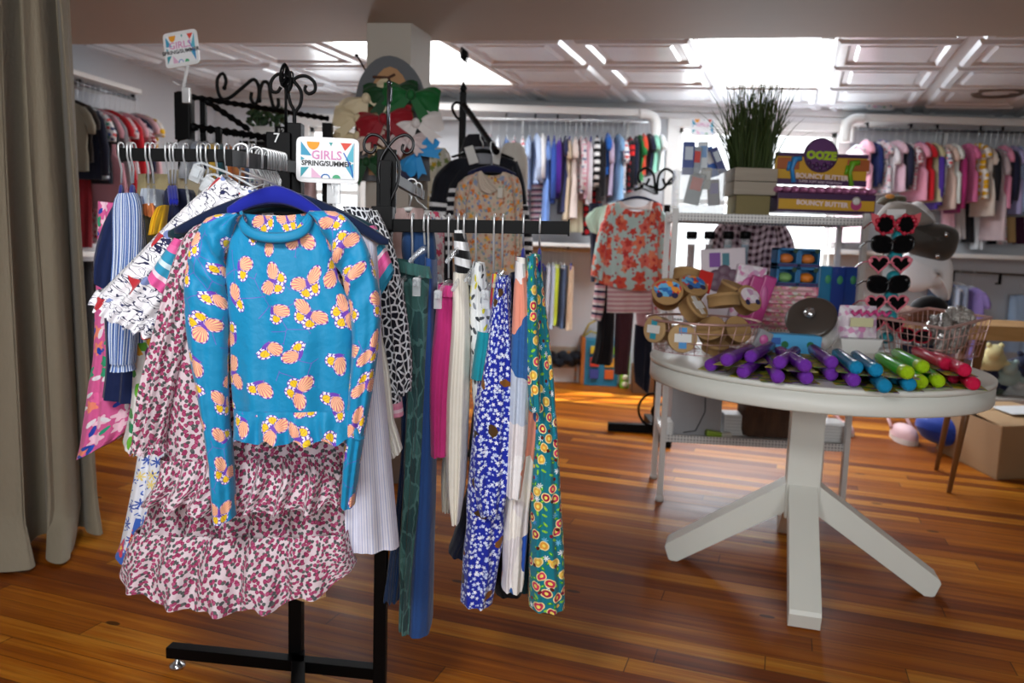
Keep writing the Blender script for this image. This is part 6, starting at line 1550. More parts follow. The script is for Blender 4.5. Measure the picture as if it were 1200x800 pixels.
# ---- right bay on the back wall
t_, a, b, z = board('wall_shelf', 'long white shelf above the right clothes rail on the back wall', (1006, 131), (1260, 143), .055, .36, .36, white_m, extra=rounded_end(False)); t_.done()
RA_, RB2 = BWP(1006, 151, OFF), BWP(1262, 157, OFF)
rail('clothes_rail', 'dark steel clothes rail under the white shelf right of the display window', RA_, RB2, .012, paint('#55565a', .3, .7), (.04, .24, .36, .56, .66, .95))
t_, a, b, z = board('wall_shelf', 'white shelf under the right clothes rail at far right', (985, 290), (1262, 304), .035, .36, .38, white_m); t_.done()
R1 = [(1001, 'dress', 284, '#e6c6d0', 'pale pink dress'), (1011, 'dress', 226, '#e3a6b8', 'pink dress'), (1019, 'long', 220, '#16225a', 'navy top'), (1029, 'dress', 228, floralpk, 'white flowered dress'), (1038, 'short', 225, '#e6e2e6', 'white top'), (1046, 'dress', 226, '#dcb8c6', 'blush pink dress'), (1056, 'long', 222, '#20223a', 'dark top'), (1063, 'short', 224, floralrd, 'red flowered top'), (1073, 'dress', 236, '#e29ab0', 'light pink dress'), (1081, 'dress', 236, '#c21a26', 'red dress'),
      (1088, 'dress', 238, '#b8b08a', 'khaki dress'), (1093, 'long', 246, '#4a2f92', 'purple top'), (1098, 'short', 230, multi, 'navy flowered top'), (1106, 'dress', 246, '#d8bcae', 'peach flowered dress'), (1113, 'dress', 240, '#dfe3dc', 'white dress'), (1119, 'long', 250, '#9a2a66', 'magenta cardigan'), (1130, 'dress', 238, '#d8709c', 'rose pink dress'), (1142, 'dress', 234, ydots, 'white dress with yellow dots'), (1150, 'dress', 254, '#d2c6ba', 'beige dress'), (1157, 'long', 240, '#1a1a1e', 'black top'),
      (1164, 'dress', 282, '#bfadb0', 'grey pink dress'), (1171, 'dress', 246, '#dc8ca8', 'pink dress'), (1177, 'long', 240, '#1d2038', 'navy top'), (1183, 'dress', 252, '#a9a2cc', 'lilac dress'), (1190, 'dress', 250, '#a8bcdc', 'light blue dress'), (1198, 'dress', 254, '#cfe2e8', 'pale aqua dress'), (1208, 'dress', 250, '#1f2a44', 'dark blue dress')]
hang_row(R1, RA_, RB2, None, 'the rail right of the window', 'clothes on the right back rail', 0.0, rnd)
for i, (x0, x1, y0, y1, m, lab, nm) in enumerate(((1104, 1118, 246, 266, '#e2b4c4', 'light pink dress hem low on the right rail', 'dress'), (1118, 1130, 240, 280, '#a9a4a2', 'grey skirt low on the right rail', 'skirt'), (1128, 1140, 238, 284, '#17171b', 'black trousers low on the right rail', 'trousers'), (1138, 1152, 248, 292, '#c8ccd0', 'light grey gauzy skirt low on the right rail', 'skirt'),
     (1158, 1166, 262, 286, '#141418', 'black skirt next to the grey pink dress', 'skirt'), (1166, 1178, 254, 286, floralpk, 'orange and brown flowered skirt low on the right rail', 'skirt'), (1178, 1188, 252, 284, '#b89a6a', 'tan skirt low on the right rail', 'skirt'), (1188, 1199, 252, 286, '#3a1430', 'dark plum skirt low on the right rail', 'skirt'))):
    p = BWP((x0+x1)/2, y0, .2); mb = MB(); cloth(mb, [(x0+2, y0-50), (x0, y0), (x0, y1)], [(x1-2, y0-50), (x1, y0), (x1, y1)], p.y, .05, folds=(.008, 4), seed=i, nu=18, nv=14)
    one(nm, lab, nm, mb, plain(m) if isinstance(m, str) else m, 'clothes on the right back rail')
A3, B3 = BWP(1090, 316, .24), BWP(1262, 326, .24)
rail('clothes_rail', 'dark rod under the lower right shelf', A3, B3, .010, paint('#4a4036', .5), (.05, .16, .48, .9), drop=-.08)
hang_row([(1112, 'pants', 396, '#3a4a62', 'dark blue jeans'), (1118, 'pants', 392, '#28344a', 'navy jeans'), (1128, 'skirt', 380, '#b9c6da', 'pale blue skirt'), (1136, 'pants', 400, '#8f9ab0', 'grey blue leggings'), (1153, 'dress', 420, '#8a78b8', 'lavender dress')], A3, B3, None, 'the dark rod under the lower right shelf', 'clothes on the lower right rod', 0.0+.3, rnd)
p = BWP(1196, 345, .1); mb = MB(); cloth(mb, [(1184, 346), (1180, 380), (1172, 412)], [(1206, 346), (1212, 380), (1216, 412)], p.y, .05, folds=(.008, 4), seed=3, nu=24, nv=14)
one('denim_skirt', 'pale blue denim skirt hanging on the wall at the far right', 'skirt', mb, plain('#a3bcd8'))
hanger('grey hanger holding the pale blue denim skirt', W(1197, 334, p.y), (0, 1, 0), W(1197, 344, p.y), (1, 0, 0), .2, .01, steel, .01, .012)
# ---- left wall
WLd = (lw_a-lw_b).normalized(); WLn = Vector((WLd.y, -WLd.x, 0))
def WLP(px, py, off):
    d = _f+CX*((px-600)/FPX)-CU*((py-400)/FPX); o = lw_a+WLn*off; k = (o-CAM).dot(WLn)/d.dot(WLn); return CAM+d*k
a, b = WLP(60, 78, .34), WLP(166, 98, .34); z = WLP(100, 88, .34).z
t = Thing('wall_shelf', 'white shelf with a clothes rail on the left wall', 'shelf'); mb = MB(); c = (a+b)/2-WLn*.17; c.z = z; mb.box(c, ((b-a).length, .34, .03), yaw=math.atan2(WLd.y, WLd.x), bev=.004); t.part('board', mb, white_m)
mb = MB(); c2 = c-WLn*.16+Vector((0, 0, .05)); mb.box(c2, ((b-a).length, .02, .10), yaw=math.atan2(WLd.y, WLd.x)); t.part('back_rail', mb, white_m); 
r0, r1 = WLP(60, 96, .26), WLP(158, 110, .26); r0.z = r1.z = (r0.z+r1.z)/2
mb = MB(); mb.tube([r0, r1], .012, 10); t.part('rod', mb, paint('#6a6c70', .3, .7))
for u in (.3, .97): q = r0.lerp(r1, u); mb = MB(); mb.box(q+Vector((0, 0, (z-q.z)/2)), (.02, .02, max(.02, z-q.z))); t.part('bracket', mb, black)
t.done()
LW = [(78, 'short', 200, '#8a8474', 'grey green top'), (85, 'short', 190, '#2a2422', 'dark top with a yellow motif'), (93, 'long', 210, '#1d2236', 'navy top'), (100, 'short', 210, multi, 'mixed print top'), (107, 'short', 215, '#22242e', 'black top'), (113, 'dress', 245, '#c9909c', 'dusty pink dress'), (119, 'long', 225, '#8f8a90', 'grey top'), (125, 'dress', 235, '#b81e2a', 'red dress'),
      (131, 'dress', 240, floralpk, 'pink flowered dress'), (137, 'long', 215, '#c4222e', 'bright red top'), (143, 'dress', 230, '#d8a0ac', 'light pink dress'), (149, 'short', 215, floralrd, 'red flowered top'), (154, 'long', 205, '#1e2444', 'dark navy top'), (160, 'dress', 215, '#e0b2b8', 'pale pink dress'), (166, 'short', 190, ydots, 'pink top with yellow dots')]
hang_row(LW, r0, r1, None, 'the left wall rail', 'clothes on the left wall rail', math.atan2(WLd.y, WLd.x), rnd)
for i, (x0, x1, y0, y1, m, lab, nm) in enumerate(((78, 108, 238, 290, '#7a1620', 'dark red dress hanging low by the curtain', 'dress'), (104, 128, 235, 285, floralrd, 'red flowered dress hanging low on the left wall', 'dress'), (124, 150, 222, 290, '#8a1a22', 'deep red dress hanging low, right of the flowered one', 'dress'))):
    p = WLP((x0+x1)/2, y0, .22); mb = MB(); cloth(mb, [(x0+4, y0-50), (x0, y0), (x0, y1)], [(x1-4, y0-50), (x1, y0), (x1, y1)], p.y, .05, folds=(.012, 5), seed=i, nu=24, nv=14)
    one(nm, lab, nm, mb, plain(m) if isinstance(m, str) else m, 'clothes on the left wall rail')
p0, p1 = WLP(72, 298, .4), WLP(150, 298, .4); mb = MB(); c = (p0+p1)/2-WLn*.2; c.z = p0.z; mb.box(c, ((p1-p0).length, .4, .03), yaw=math.atan2(WLd.y, WLd.x), bev=.004); one('wall_shelf', 'white lower shelf on the left wall beside the curtain', 'shelf', mb, white_m)
for i, (px, col, lab) in enumerate(((84, '#26282e', 'dark grey folded jeans left under the lower shelf'), (98, '#15161a', 'black trousers under the lower left shelf'), (112, '#3a2a3c', 'dark plum trousers under the lower left shelf'), (126, '#1a1c24', 'navy trousers under the lower left shelf'), (140, '#2c1a1e', 'dark maroon trousers under the lower left shelf'))):
    p = WLP(px, 320, .25); mb = MB(); cloth(mb, [(px-9, 306), (px-9, 400), (px-8, 505)], [(px+9, 306), (px+10, 400), (px+9, 505)], p.y, .06, folds=(.01, 4), seed=i, nu=18, nv=14); one('trousers', lab, 'trousers', mb, plain(col), 'trousers under the lower left shelf')

# ------------------------------------------------------------------ rear rack with scrolls behind the front one
YK = 3.0
t = Thing('clothes_rack', 'black rack with twisted bars and scrollwork behind the front rack', 'rack')
p0, p1 = W(216, 108, YK), W(384, 150, YK+.45); rp0 = Vector((p0.x, p0.y, 0)); 
mb = MB(); mb.box((p0.x, p0.y, (p0.z-.0)/2), (.042, .042, p0.z), bev=.003); mb.box((p0.x, p0.y, p0.z-.09), (.055, .055, .17), bev=.003); t.part('post', mb, black)
mb = MB(); mb.box((p1.x, p1.y, p1.z/2+.01), (.04, .04, p1.z+.02), bev=.003); t.part('post', mb, black)
def twist(a, b, r):
    mb = MB(); n = int((b-a).length/.016); mb.tube([a.lerp(b, i/n) for i in range(n+1)], r, 8, rr=[r*(1.15 if i % 2 else .72) for i in range(n+1)]); return mb
t.part('upper_bar', twist(W(222, 113, YK), W(384, 139, YK+.45), .011), black); t.part('lower_bar', twist(W(222, 148, YK), W(384, 172, YK+.45), .015), black)
t.part('brace', twist(W(240, 117, YK+.03), W(292, 152, YK+.16), .012), black)
for px, ya, yb_ in ((237, 115, 190), (255, 150, 190)):
    mb = MB(); mb.box((W(px, ya, YK+.04).x, YK+.05, (W(px, ya, YK+.04).z+W(px, yb_, YK+.04).z)/2), (.02, .02, W(px, ya, YK+.04).z-W(px, yb_, YK+.04).z)); t.part('upright', mb, black)
mb = MB(); mb.bar(Vector((p0.x, p0.y, .03)), Vector((p1.x, p1.y, .03)), .05, .03); mb.bar(Vector((p0.x+.15, p0.y-.3, .03)), Vector((p0.x-.1, p0.y+.3, .03)), .05, .03); t.part('base', mb, black)
for pts in ([(263, 103), (265, 94), (261, 86), (255, 92), (255, 105), (260, 116), (270, 114), (285, 102), (297, 93), (303, 101), (303, 115), (299, 122), (294, 116), (295, 108)],
            [(304, 118), (305, 105), (309, 96), (315, 99), (317, 112), (321, 126), (326, 124), (326, 115)]):
    t.part('scroll', scroll(0, YK+.15, pts, .007), black)
mb = MB(); a, b = W(322, 148, YK+.4), W(336, 160, YK+.4); mb.box((a+b)/2, (b.x-a.x, .012, a.z-b.z), bev=.002); i = t.part('number_tag', mb, black)
t.part('numeral', text_mb('12', .03, W(329, 154, YK+.392), (1, 0, 0), (0, 0, 1)), paint('#d8d8d8', .5), i)
t.done()
p = W(345, 158, YK+.9)
t = Thing('potted_plant', 'small green leafy plant in a white pot behind the rear rack', 'plant'); py_ = 3.9; a = W(322, 150, py_)
mb = MB(); mb.lathe([(.05, -.07), (.065, 0), (.06, .0)], W(313, 150, py_), n=20); t.part('pot', mb, white_m); mb = MB(); rnd2 = random.Random(4)
for k in range(60):
    q = W(rnd2.uniform(292, 336), rnd2.uniform(128, 146), py_+rnd2.uniform(-.06, .06)); mb.ball(q, (.028, .012, .010), 6, 4, rot=Euler((rnd2.uniform(-1, 1), rnd2.uniform(-1, 1), rnd2.uniform(0, 3))).to_matrix())
t.part('leaves', mb, paint('#24401f', .6)); st = MB(); q_ = W(313, 150, py_); st.box(q_-Vector((0, 0, .085)), (.2, .2, .02)); st.box((q_.x, q_.y, (q_.z-.09)/2), (.03, .03, q_.z-.09)); st.box((q_.x, q_.y, .01), (.25, .25, .02)); t.part('stand', st, black); t.done()
rnd = random.Random(31)
K0, K1 = W(222, 150, YK), W(384, 174, YK+.45)
KK = [(226, 'short', 205, '#b8bcc4', 'pale grey top'), (234, 'long', 212, '#8f98a6', 'grey top'), (243, 'short', 212, '#2a3a6a', 'navy top'), (251, 'short', 210, '#d8b04a', 'mustard top'), (260, 'short', 214, '#2f5f6a', 'teal top'), (268, 'short', 214, '#c8743a', 'orange top'), (276, 'short', 214, '#1f2a3a', 'dark top'), (284, 'long', 216, '#b87a4a', 'rust top'), (292, 'short', 216, '#6a86b0', 'soft blue top'), (300, 'short', 216, multi, 'blue and red printed top'), (318, 'short', 220, '#c9a6b0', 'dusty pink top'), (340, 'short', 240, '#d8c4c8', 'pale pink top'), (362, 'short', 240, '#c8a8a8', 'rose grey top')]
hang_row(KK, K0, K1, None, 'the rear rack bar', 'clothes on the rear rack', 0.25, rnd)
for i, (x0, x1, y0, y1, col, lab) in enumerate(((160, 200, 205, 420, '#c2b489', 'pale khaki dress low behind the left arm'), (196, 250, 200, 430, '#b9ad92', 'beige dress low behind the left arm'), (240, 290, 205, 430, '#8d8f98', 'grey dress low behind the left arm'), (285, 330, 210, 430, '#c9a9b2', 'pale pink dress behind the front rack post'))):
    mb = MB(); cloth(mb, [(x0+6, y0), (x0, y0+20), (x0, y1)], [(x1-6, y0), (x1, y0+20), (x1, y1)], YK-.2+.13*i, .028, folds=(.008, 5), seed=i, nu=24, nv=16); one('dress', lab, 'dress', mb, plain(col), 'dresses behind the left arm')
# pink things on the back arm behind the right post
for i, (x0, x1, y0, y1, m, lab, hl) in enumerate(((460, 500, 244, 330, '#cdb2ae', 'pale pink cardigan behind the right rack post', 'white hanger of the pale pink cardigan behind the right rack post'), (480, 520, 248, 330, floralpk, 'pink flowered top on a white hanger behind the right arm', 'white hanger of the pink flowered top behind the right arm'))):
    yy = 2.28+.12*i; mb = MB(); cloth(mb, [(x0+8, y0), (x0, y0+10), (x0, y1)], [(x1-8, y0), (x1, y0+10), (x1, y1)], yy, .04, folds=(.008, 5), seed=i, nu=24, nv=14, top=neck(.3, .7, 6)); one('girls_jersey', lab, 'top', mb, plain(m) if isinstance(m, str) else m, 'clothes on the back arm')
    tp = KA.lerp(KB, (yy-KA.y)/(KB.y-KA.y))+Vector((0, 0, .015)); c_ = W((x0+x1)/2, y0-2, yy); hanger(hl, tp, (1, 0, 0), Vector((c_.x, yy, min(c_.z, tp.z-.06))), (1, 0, 0), .12, .02, paint('#e2e2e0', .4), .01, .014)

# ------------------------------------------------------------------ middle rack: striped shirt and flowered cardigan
YM = 3.75
t = Thing('clothes_rack', 'black rack with a waterfall arm holding the striped shirt and flowered cardigan', 'rack')
q = W(543, 108, YM+.35); mb = MB(); mb.box((q.x, q.y, q.z/2), (.035, .035, q.z), bev=.003); t.part('post', mb, black)
mb = MB(); mb.lathe([(.012, 0), (.02, .02), (.004, .05), (.0, .07)], (q.x, q.y, q.z), n=12); t.part('finial', mb, black)
t.part('sloping_arm', twist(W(543, 122, YM+.33), W(582, 178, YM-.12), .014), black)
mb = MB(); mb.bar(Vector((q.x-.35, q.y, .03)), Vector((q.x+.35, q.y, .03)), .05, .03); mb.bar(Vector((q.x, q.y-.35, .03)), Vector((q.x, q.y+.35, .03)), .05, .03); t.part('base', mb, black)
t.part('scroll', scroll(0, YM+.34, [(541, 142), (534, 136), (530, 126), (534, 120), (540, 122), (540, 128)], .007), black)
mb = MB()
for k in range(5):
    c = W(541+k*1.5, 62+k*1.2, YM+.3); mb.tube([c+Vector((.006*math.cos(a_), .01*math.sin(a_), .03*math.sin(a_))) for a_ in [i*math.pi/6 for i in range(12)]], .003, 6, closed=True)
mb.tube([W(543, 70, YM+.3), W(543, 108, YM+.35)], .003, 6); t.part('hook_bundle', mb, black); t.done()
bwstr = stripes(['#14151d', '#dadadc'], 24, 1, [0, .55])
t = Thing('girls_sweater', 'black polo shirt with white stripes and a white collar on the middle rack', 'sweater', 'clothes on the middle rack'); YSW = YM+.08
mb = MB(); cloth(mb, [(548, 184), (524, 192), (519, 230), (519, 300), (524, 400)], [(590, 184), (606, 192), (612, 230), (614, 300), (610, 400)], YSW, .05, top=neck(.2, .8, 16), folds=(.008, 5), seed=1); t.part('body', mb, [plain('#10121c')])
mb = MB(); cloth(mb, [(519, 217), (519, 260), (521, 300)], [(613, 217), (614, 260), (614, 300)], YSW, .055, folds=(.008, 5), seed=1); t.part('striped_panel', mb, bwstr, label='black and white striped lower body')
for l, r_ in (([(528, 188), (510, 206), (504, 232)], [(540, 200), (528, 220), (524, 238)]), ([(600, 196), (600, 220), (602, 240)], [(606, 188), (614, 210), (618, 240)])):
    mb = MB(); cloth(mb, l, r_, YSW-.02, .045, folds=(.006, 3), nu=18, nv=12); i = t.part('sleeve', mb, plain('#10121c'))
for l, r_ in (([(504, 228), (502, 250), (505, 272)], [(526, 232), (524, 250), (520, 268)]), ([(600, 236), (604, 280), (606, 316)], [(618, 236), (624, 280), (624, 318)])):
    mb = MB(); cloth(mb, l, r_, YSW-.02, .04, folds=(.006, 3), nu=18, nv=12); t.part('striped_cuff', mb, bwstr)
for pts in ([(544, 173), (554, 170), (561, 190), (550, 193)], [(588, 174), (579, 171), (577, 191), (585, 193)]):
    mb = MB(); P = [W(x, y, YSW-.055) for x, y in pts]; mb.prism(P, (0, .012, 0)); t.part('collar', mb, plain('#cfcdc9'), label='white collar point')
mb = MB(); cloth(mb, [(556, 172), (560, 192)], [(578, 172), (579, 192)], YSW+.02, .01, folds=(0, 1), nu=10, nv=6); t.part('lining', mb, plain('#8d8d93')); t.done()
fl = print_cloth('#c4b29e', [dict(scale=25, r=.36, dens=.75, cols=['#d8862e', '#e0a53a', '#c9702e', '#8a93a8', '#d8a48a'], petals=5, rag=.35, rnd=.9), dict(scale=46, r=.3, cols=['#7f8fb0', '#c8a090', '#a8705a', '#93a090'], rag=.3)])
t = Thing('girls_cardigan', 'beige flowered cardigan with orange blossoms in front of the striped shirt', 'cardigan', 'clothes on the middle rack'); YC = YM-.10
mb = MB(); cloth(mb, [(557, 202), (546, 214), (544, 260), (545, 340), (548, 390)], [(594, 202), (604, 212), (606, 260), (607, 340), (606, 390)], YC, .05, top=neck(.2, .85, 14), btop=neck(.2, .85, 3), folds=(.010, 5), seed=2); b0 = t.part('body', mb, fl)
for l, r_ in (([(553, 204), (536, 216), (531, 258), (530, 300), (532, 350)], [(556, 210), (547, 240), (545, 270), (544, 310), (544, 352)]), ([(598, 210), (602, 240), (603, 270), (602, 350)], [(600, 204), (610, 214), (613, 258), (613, 352)])):
    mb = MB(); cloth(mb, l, r_, YC-.02, .04, folds=(.008, 3), nu=18, nv=16); t.part('sleeve', mb, fl)
mb = MB(); cloth(mb, [(559, 202), (562, 222), (573, 228)], [(564, 200), (578, 216), (584, 222)], YC-.055, .012, folds=(.006, 9), nu=20, nv=10); t.part('ruffle', mb, plain('#c2b3a4')); mb = MB(); mb.box(W(586, 226, YC-.06), (.022, .003, .045)); t.part('price_label', mb, plain('#cfcac0')); t.done()
tp = W(578, 172, YC); hanger('navy velvet hanger of the beige flowered cardigan', tp+Vector((0, 0, .01)), (1, .4, 0), W(577, 193, YC), (1, 0, 0), .22, .035, plain('#14183c'), .016, .035)
tp = W(566, 158, YSW); hanger('black hanger of the striped polo shirt', tp, (1, .4, 0), W(566, 174, YSW), (1, 0, 0), .30, .04, black, .016, .02)
for i, (x0, x1, y0, m, lab) in enumerate(((500, 530, 182, print_cloth('#c9c6b8', [dict(scale=26, r=.42, cols=['#7a8a4a', '#b89a2a', '#e6e2da', '#3a3a3a'], petals=5, rag=.3)]), 'olive flowered top behind the striped shirt'), (584, 618, 176, '#bdb7ae', 'pale grey top behind the striped shirt'), (540, 575, 166, '#1b1b22', 'black top behind the striped shirt'))):
    mb = MB(); cloth(mb, [(x0+8, y0-8), (x0, y0+8), (x0, y0+60), (x0, y0+130)], [(x1-8, y0-8), (x1, y0+8), (x1, y0+60), (x1, y0+130)], YM+.2+.06*i, .05, folds=(.008, 4), seed=i, nu=22, nv=14); one('girls_jersey', lab, 'top', mb, plain(m) if isinstance(m, str) else m, 'clothes on the middle rack')

# ------------------------------------------------------------------ coral top on its own rack
YQ = 4.75
t = Thing('clothes_rack', 'black scroll-topped rack holding the coral flowered top', 'rack'); pb_ = G(775, 505); q = W(782, 240, YQ+.12)
mb = MB(); mb.box((q.x, YQ+.12, q.z/2), (.035, .035, q.z), bev=.003); t.part('post', mb, black)
for pts in ([(768, 226), (766, 205), (758, 197), (749, 202), (749, 212), (757, 216), (761, 209)], [(770, 226), (772, 206), (780, 198), (789, 203), (788, 213), (780, 216), (777, 209)], [(745, 222), (760, 218), (775, 222), (786, 210), (792, 208)]):
    t.part('scroll', scroll(0, YQ+.1, pts, .008), black)
mb = MB(); mb.bar(Vector((q.x-.30, YQ+.10, .03)), Vector((q.x+.25, YQ+.06, .03)), .05, .05); mb.bar(Vector((q.x, YQ-.28, .03)), Vector((q.x, YQ+.4, .03)), .05, .05); t.part('base', mb, black)
t.part('scroll', scroll(0, YQ+.05, [(781, 500), (760, 498), (750, 488), (749, 474), (758, 463), (771, 461), (781, 466)], .008), black)
t.part('scroll', scroll(0, YQ+.05, [(779, 487), (769, 489), (764, 482), (768, 475), (776, 474), (781, 477)], .008), black)
mb = MB(); mb.bar(W(768, 226, YQ+.12), W(752, 218, YQ-.2), .02, .02); t.part('arm', mb, black); t.done()
cor = print_cloth('#b3cdca', [dict(scale=9.5, r=.46, cols=['#d8604a', '#e27a5c', '#cf5240', '#df6f62'], petals=5, pd=.18, rag=.3, rnd=.85, core='#c23a3a', cr=.25), dict(scale=15, r=.38, cols=['#dd7a68', '#c64038', '#c8543e', '#e28a6a'], petals=5, pd=.2, rag=.3, rnd=.9, dens=.6), dict(scale=30, r=.2, cols=['#a82038', '#b83048'], dens=.4)])
t = Thing('girls_jersey', 'pale aqua top with big coral flowers on the rack left of the shelf unit', 'top', 'clothes on the coral rack')
mb = MB(); cloth(mb, [(724, 238), (712, 240), (706, 270), (700, 310), (697, 330)], [(766, 238), (776, 242), (775, 280), (774, 320), (774, 338)], YQ, .05, top=neck(.15, .85, 12), folds=(.014, 5), seed=1, hem=lambda u: 5*math.sin(3*u)); t.part('body', mb, cor)
for l, r_ in (([(716, 240), (704, 262), (697, 290), (692, 322)], [(720, 244), (712, 280), (708, 310), (706, 330)]), ([(768, 242), (770, 280), (771, 330)], [(774, 240), (786, 270), (793, 330)])):
    mb = MB(); cloth(mb, l, r_, YQ-.03, .045, folds=(.008, 4), nu=18, nv=14); t.part('sleeve', mb, cor)
mb = MB(); cloth(mb, [(724, 236), (726, 244)], [(766, 236), (764, 246)], YQ-.02, .05, top=neck(.1, .9, 8), folds=(0, 1), nu=20, nv=5); t.part('collar', mb, plain('#d8c6c0')); t.done()
hanger('dark blue hanger of the coral flowered top', W(752, 217, YQ)+Vector((0, 0, .01)), (0, 1, 0), W(748, 229, YQ), (1, 0, 0), .30, .05, plain('#14203f'), .016, .02)
for i, (l, r_, dy_, m, nm, lab) in enumerate((
    ([(712, 332), (711, 366)], [(762, 332), (764, 366)], .06, stripes(['#c9959c', '#e0cfcf'], 36, 1), 'skirt', 'pink striped skirt under the coral top'),
    ([(706, 300), (702, 350), (698, 400), (692, 425)], [(722, 300), (720, 380), (716, 428)], .10, '#0f1016', 'trousers', 'black trousers hanging left under the coral top'),
    ([(722, 350), (720, 400), (720, 438)], [(744, 350), (740, 400), (736, 438)], .12, '#4b2a33', 'trousers', 'plum trousers hanging under the pink striped skirt'),
    ([(711, 330), (709, 400), (710, 422)], [(722, 330), (720, 390), (718, 425)], .14, '#8f8790', 'leggings', 'grey speckled leggings between the black and plum trousers'),
    ([(744, 340), (746, 380)], [(772, 340), (768, 386)], .16, '#c39a9e', 'skirt', 'dusty pink skirt behind the striped one'),
    ([(744, 380), (742, 420), (744, 448)], [(764, 380), (764, 420), (760, 462)], .18, '#141a2c', 'jeans', 'dark navy jeans lowest on the coral rack'),
    ([(764, 330), (766, 380), (766, 414)], [(784, 330), (786, 380), (782, 414)], .06, floralpk, 'dress', 'pale flowered dress right of the dark navy jeans'),
    ([(698, 330), (694, 360), (692, 374)], [(710, 330), (708, 360), (704, 376)], .04, strpk, 'top', 'navy and pink striped cuff top at the left of the coral rack'),
    ([(696, 244), (686, 256), (692, 272)], [(712, 240), (706, 262), (704, 276)], .14, '#bcd8c4', 'top', 'mint green top sticking out left of the coral top'),
    ([(690, 238), (692, 300), (692, 330)], [(706, 238), (706, 300), (704, 330)], .15, '#20243a', 'jacket', 'dark navy jacket left behind the coral top'))):
    mb = MB(); cloth(mb, l, r_, YQ+dy_, .035, folds=(.008, 4), seed=i, nu=22, nv=14); one(nm, lab, nm, mb, plain(m) if isinstance(m, str) else m, 'clothes on the coral rack')
# gingham shirt behind the shelf unit
YGm = 3.90
t = Thing('gingham_shirt', 'dark red and white gingham shirt hanging behind the shelf unit', 'shirt'); gm = gingham('#c9b2b8', '#3a1a26', 30)
mb = MB(); cloth(mb, [(868, 250), (842, 262), (838, 300), (836, 350), (838, 390)], [(896, 250), (920, 262), (914, 300), (912, 350), (910, 390)], YGm, .05, top=neck(.3, .7, 10), folds=(.012, 5), seed=1); t.part('body', mb, gm)
for l, r_ in (([(846, 258), (832, 280), (826, 330)], [(852, 270), (846, 300), (842, 336)]), ([(908, 266), (912, 300), (916, 340)], [(916, 258), (930, 285), (934, 336)])):
    mb = MB(); cloth(mb, l, r_, YGm-.03, .04, folds=(.008, 4), nu=18, nv=12); t.part('sleeve', mb, gm)
for pts in ([(866, 248), (880, 256), (872, 266)], [(896, 248), (884, 256), (892, 266)]):
    mb = MB(); mb.prism([W(x, y, YGm-.055) for x, y in pts], (0, .012, 0)); t.part('collar', mb, gm)
t.done()
tp = on_tier(882, SD+.006, 1.318); hanger('white hanger of the gingham shirt', tp, (0, 1, 0), Vector((tp.x, YGm, tp.z-.035)), (1, 0, 0), .28, .045, paint('#dcdcda', .4), .014, .02)

# ------------------------------------------------------------------ right side
# handbag and pillow on a crate behind the sunglasses
YH = 3.75
YT = 3.95; zt_ = W(1190, 380, YT).z
t = Thing('seat_cushion', 'reddish brown cushion on the wooden bench behind the square basket', 'cushion'); mb = MB(); a = W(1064, 372, YT-.05); b = W(1106, 372, YT-.05); mb.box(((a.x+b.x)/2, YT+.05, zt_+.034), (b.x-a.x, .26, .066), bev=.02); t.part('pad', mb, paint('#7a4a32', .6)); mb = MB(); mb.box(((a.x+b.x)/2, YT+.05, zt_+.034), (b.x-a.x+.006, .265, .008), bev=.003); t.part('piping', mb, paint('#5f3826', .6)); t.done(); YH = YT-.05
def blob(name, lab, cat, pts, y, dep, mat, parts=None, bottom=None):
    """rounded object with the outline pts (px)"""
    n = 64; Q = [spline(pts+[pts[0]], i/n) for i in range(n)]; P = [W(q.x, q.y, y) for q in Q]; c = sum(P, Vector())/n; t = Thing(name, lab, cat); mb = MB(); o = len(mb.v); rings = [(-1, .04), (-.97, .3), (-.88, .55), (-.72, .76), (-.4, .95), (0, 1), (.4, .95), (.72, .76), (.88, .55), (.97, .3), (1, .04)]
    for yy, s_ in rings:
        for p in P: q = c+(p-c)*s_; mb.v.append(Vector((q.x, y+yy*dep/2, q.z)))
    for i in range(len(rings)-1):
        for k in range(n): l = (k+1) % n; mb.face((o+i*n+k, o+i*n+l, o+(i+1)*n+l, o+(i+1)*n+k))
    mb.face([o+k for k in range(n)], None, True); mb.face([o+(len(rings)-1)*n+k for k in range(n)][::-1], None, True); t.part('body', mb, mat)
    if parts: parts(t, c)
    return t.done()
blob('black_bag', 'black bag between the brown stool and the white pillow', 'bag', [(1066, 384), (1070, 356), (1090, 346), (1108, 356), (1111, 384)], YH+.10, .16, plain('#0b0b0d'))
blob('white_pillow', 'white pillow behind the sunglasses stand, under the dark handbag', 'pillow', [(1058, 300), (1084, 288), (1108, 300), (1113, 322), (1108, 352), (1095, 336), (1070, 342), (1058, 330)], YH+.05, .2, plain('#f0f0f2'))
def rivets(t, c):
    for x, y in ((1109, 275), (1099, 300)): mb = MB(); mb.ball(W(x, y, YH-.13), (.012, .008, .012), 10, 6); t.part('stud', mb, chrome)
blob('handbag', 'dark grey-brown rounded handbag with two metal studs behind the sunglasses', 'handbag', [(1052, 262), (1080, 260), (1106, 263), (1119, 272), (1117, 292), (1106, 305), (1090, 304), (1062, 294), (1050, 284)], YH-.02, .22, plain('#39342f', .6), rivets)
blob('sun_hat', 'grey felt hat on top of the dark handbag behind the sunglasses', 'hat', [(1026, 258), (1036, 244), (1046, 236), (1064, 238), (1082, 250), (1090, 262), (1060, 268), (1034, 266)], YH-.04, .2, plain('#8b857f'))
blob('straw_hat', 'small brown hat band with an orange flower above the grey hat', 'hat', [(1028, 238), (1036, 230), (1056, 229), (1060, 236), (1046, 242)], YH+.05, .12, plain('#4f4a38'), lambda t, c: t.part('flower', MB().ball(W(1043, 230, YH-.02), (.022, .02, .012), 10, 6), plain('#d8964a')))
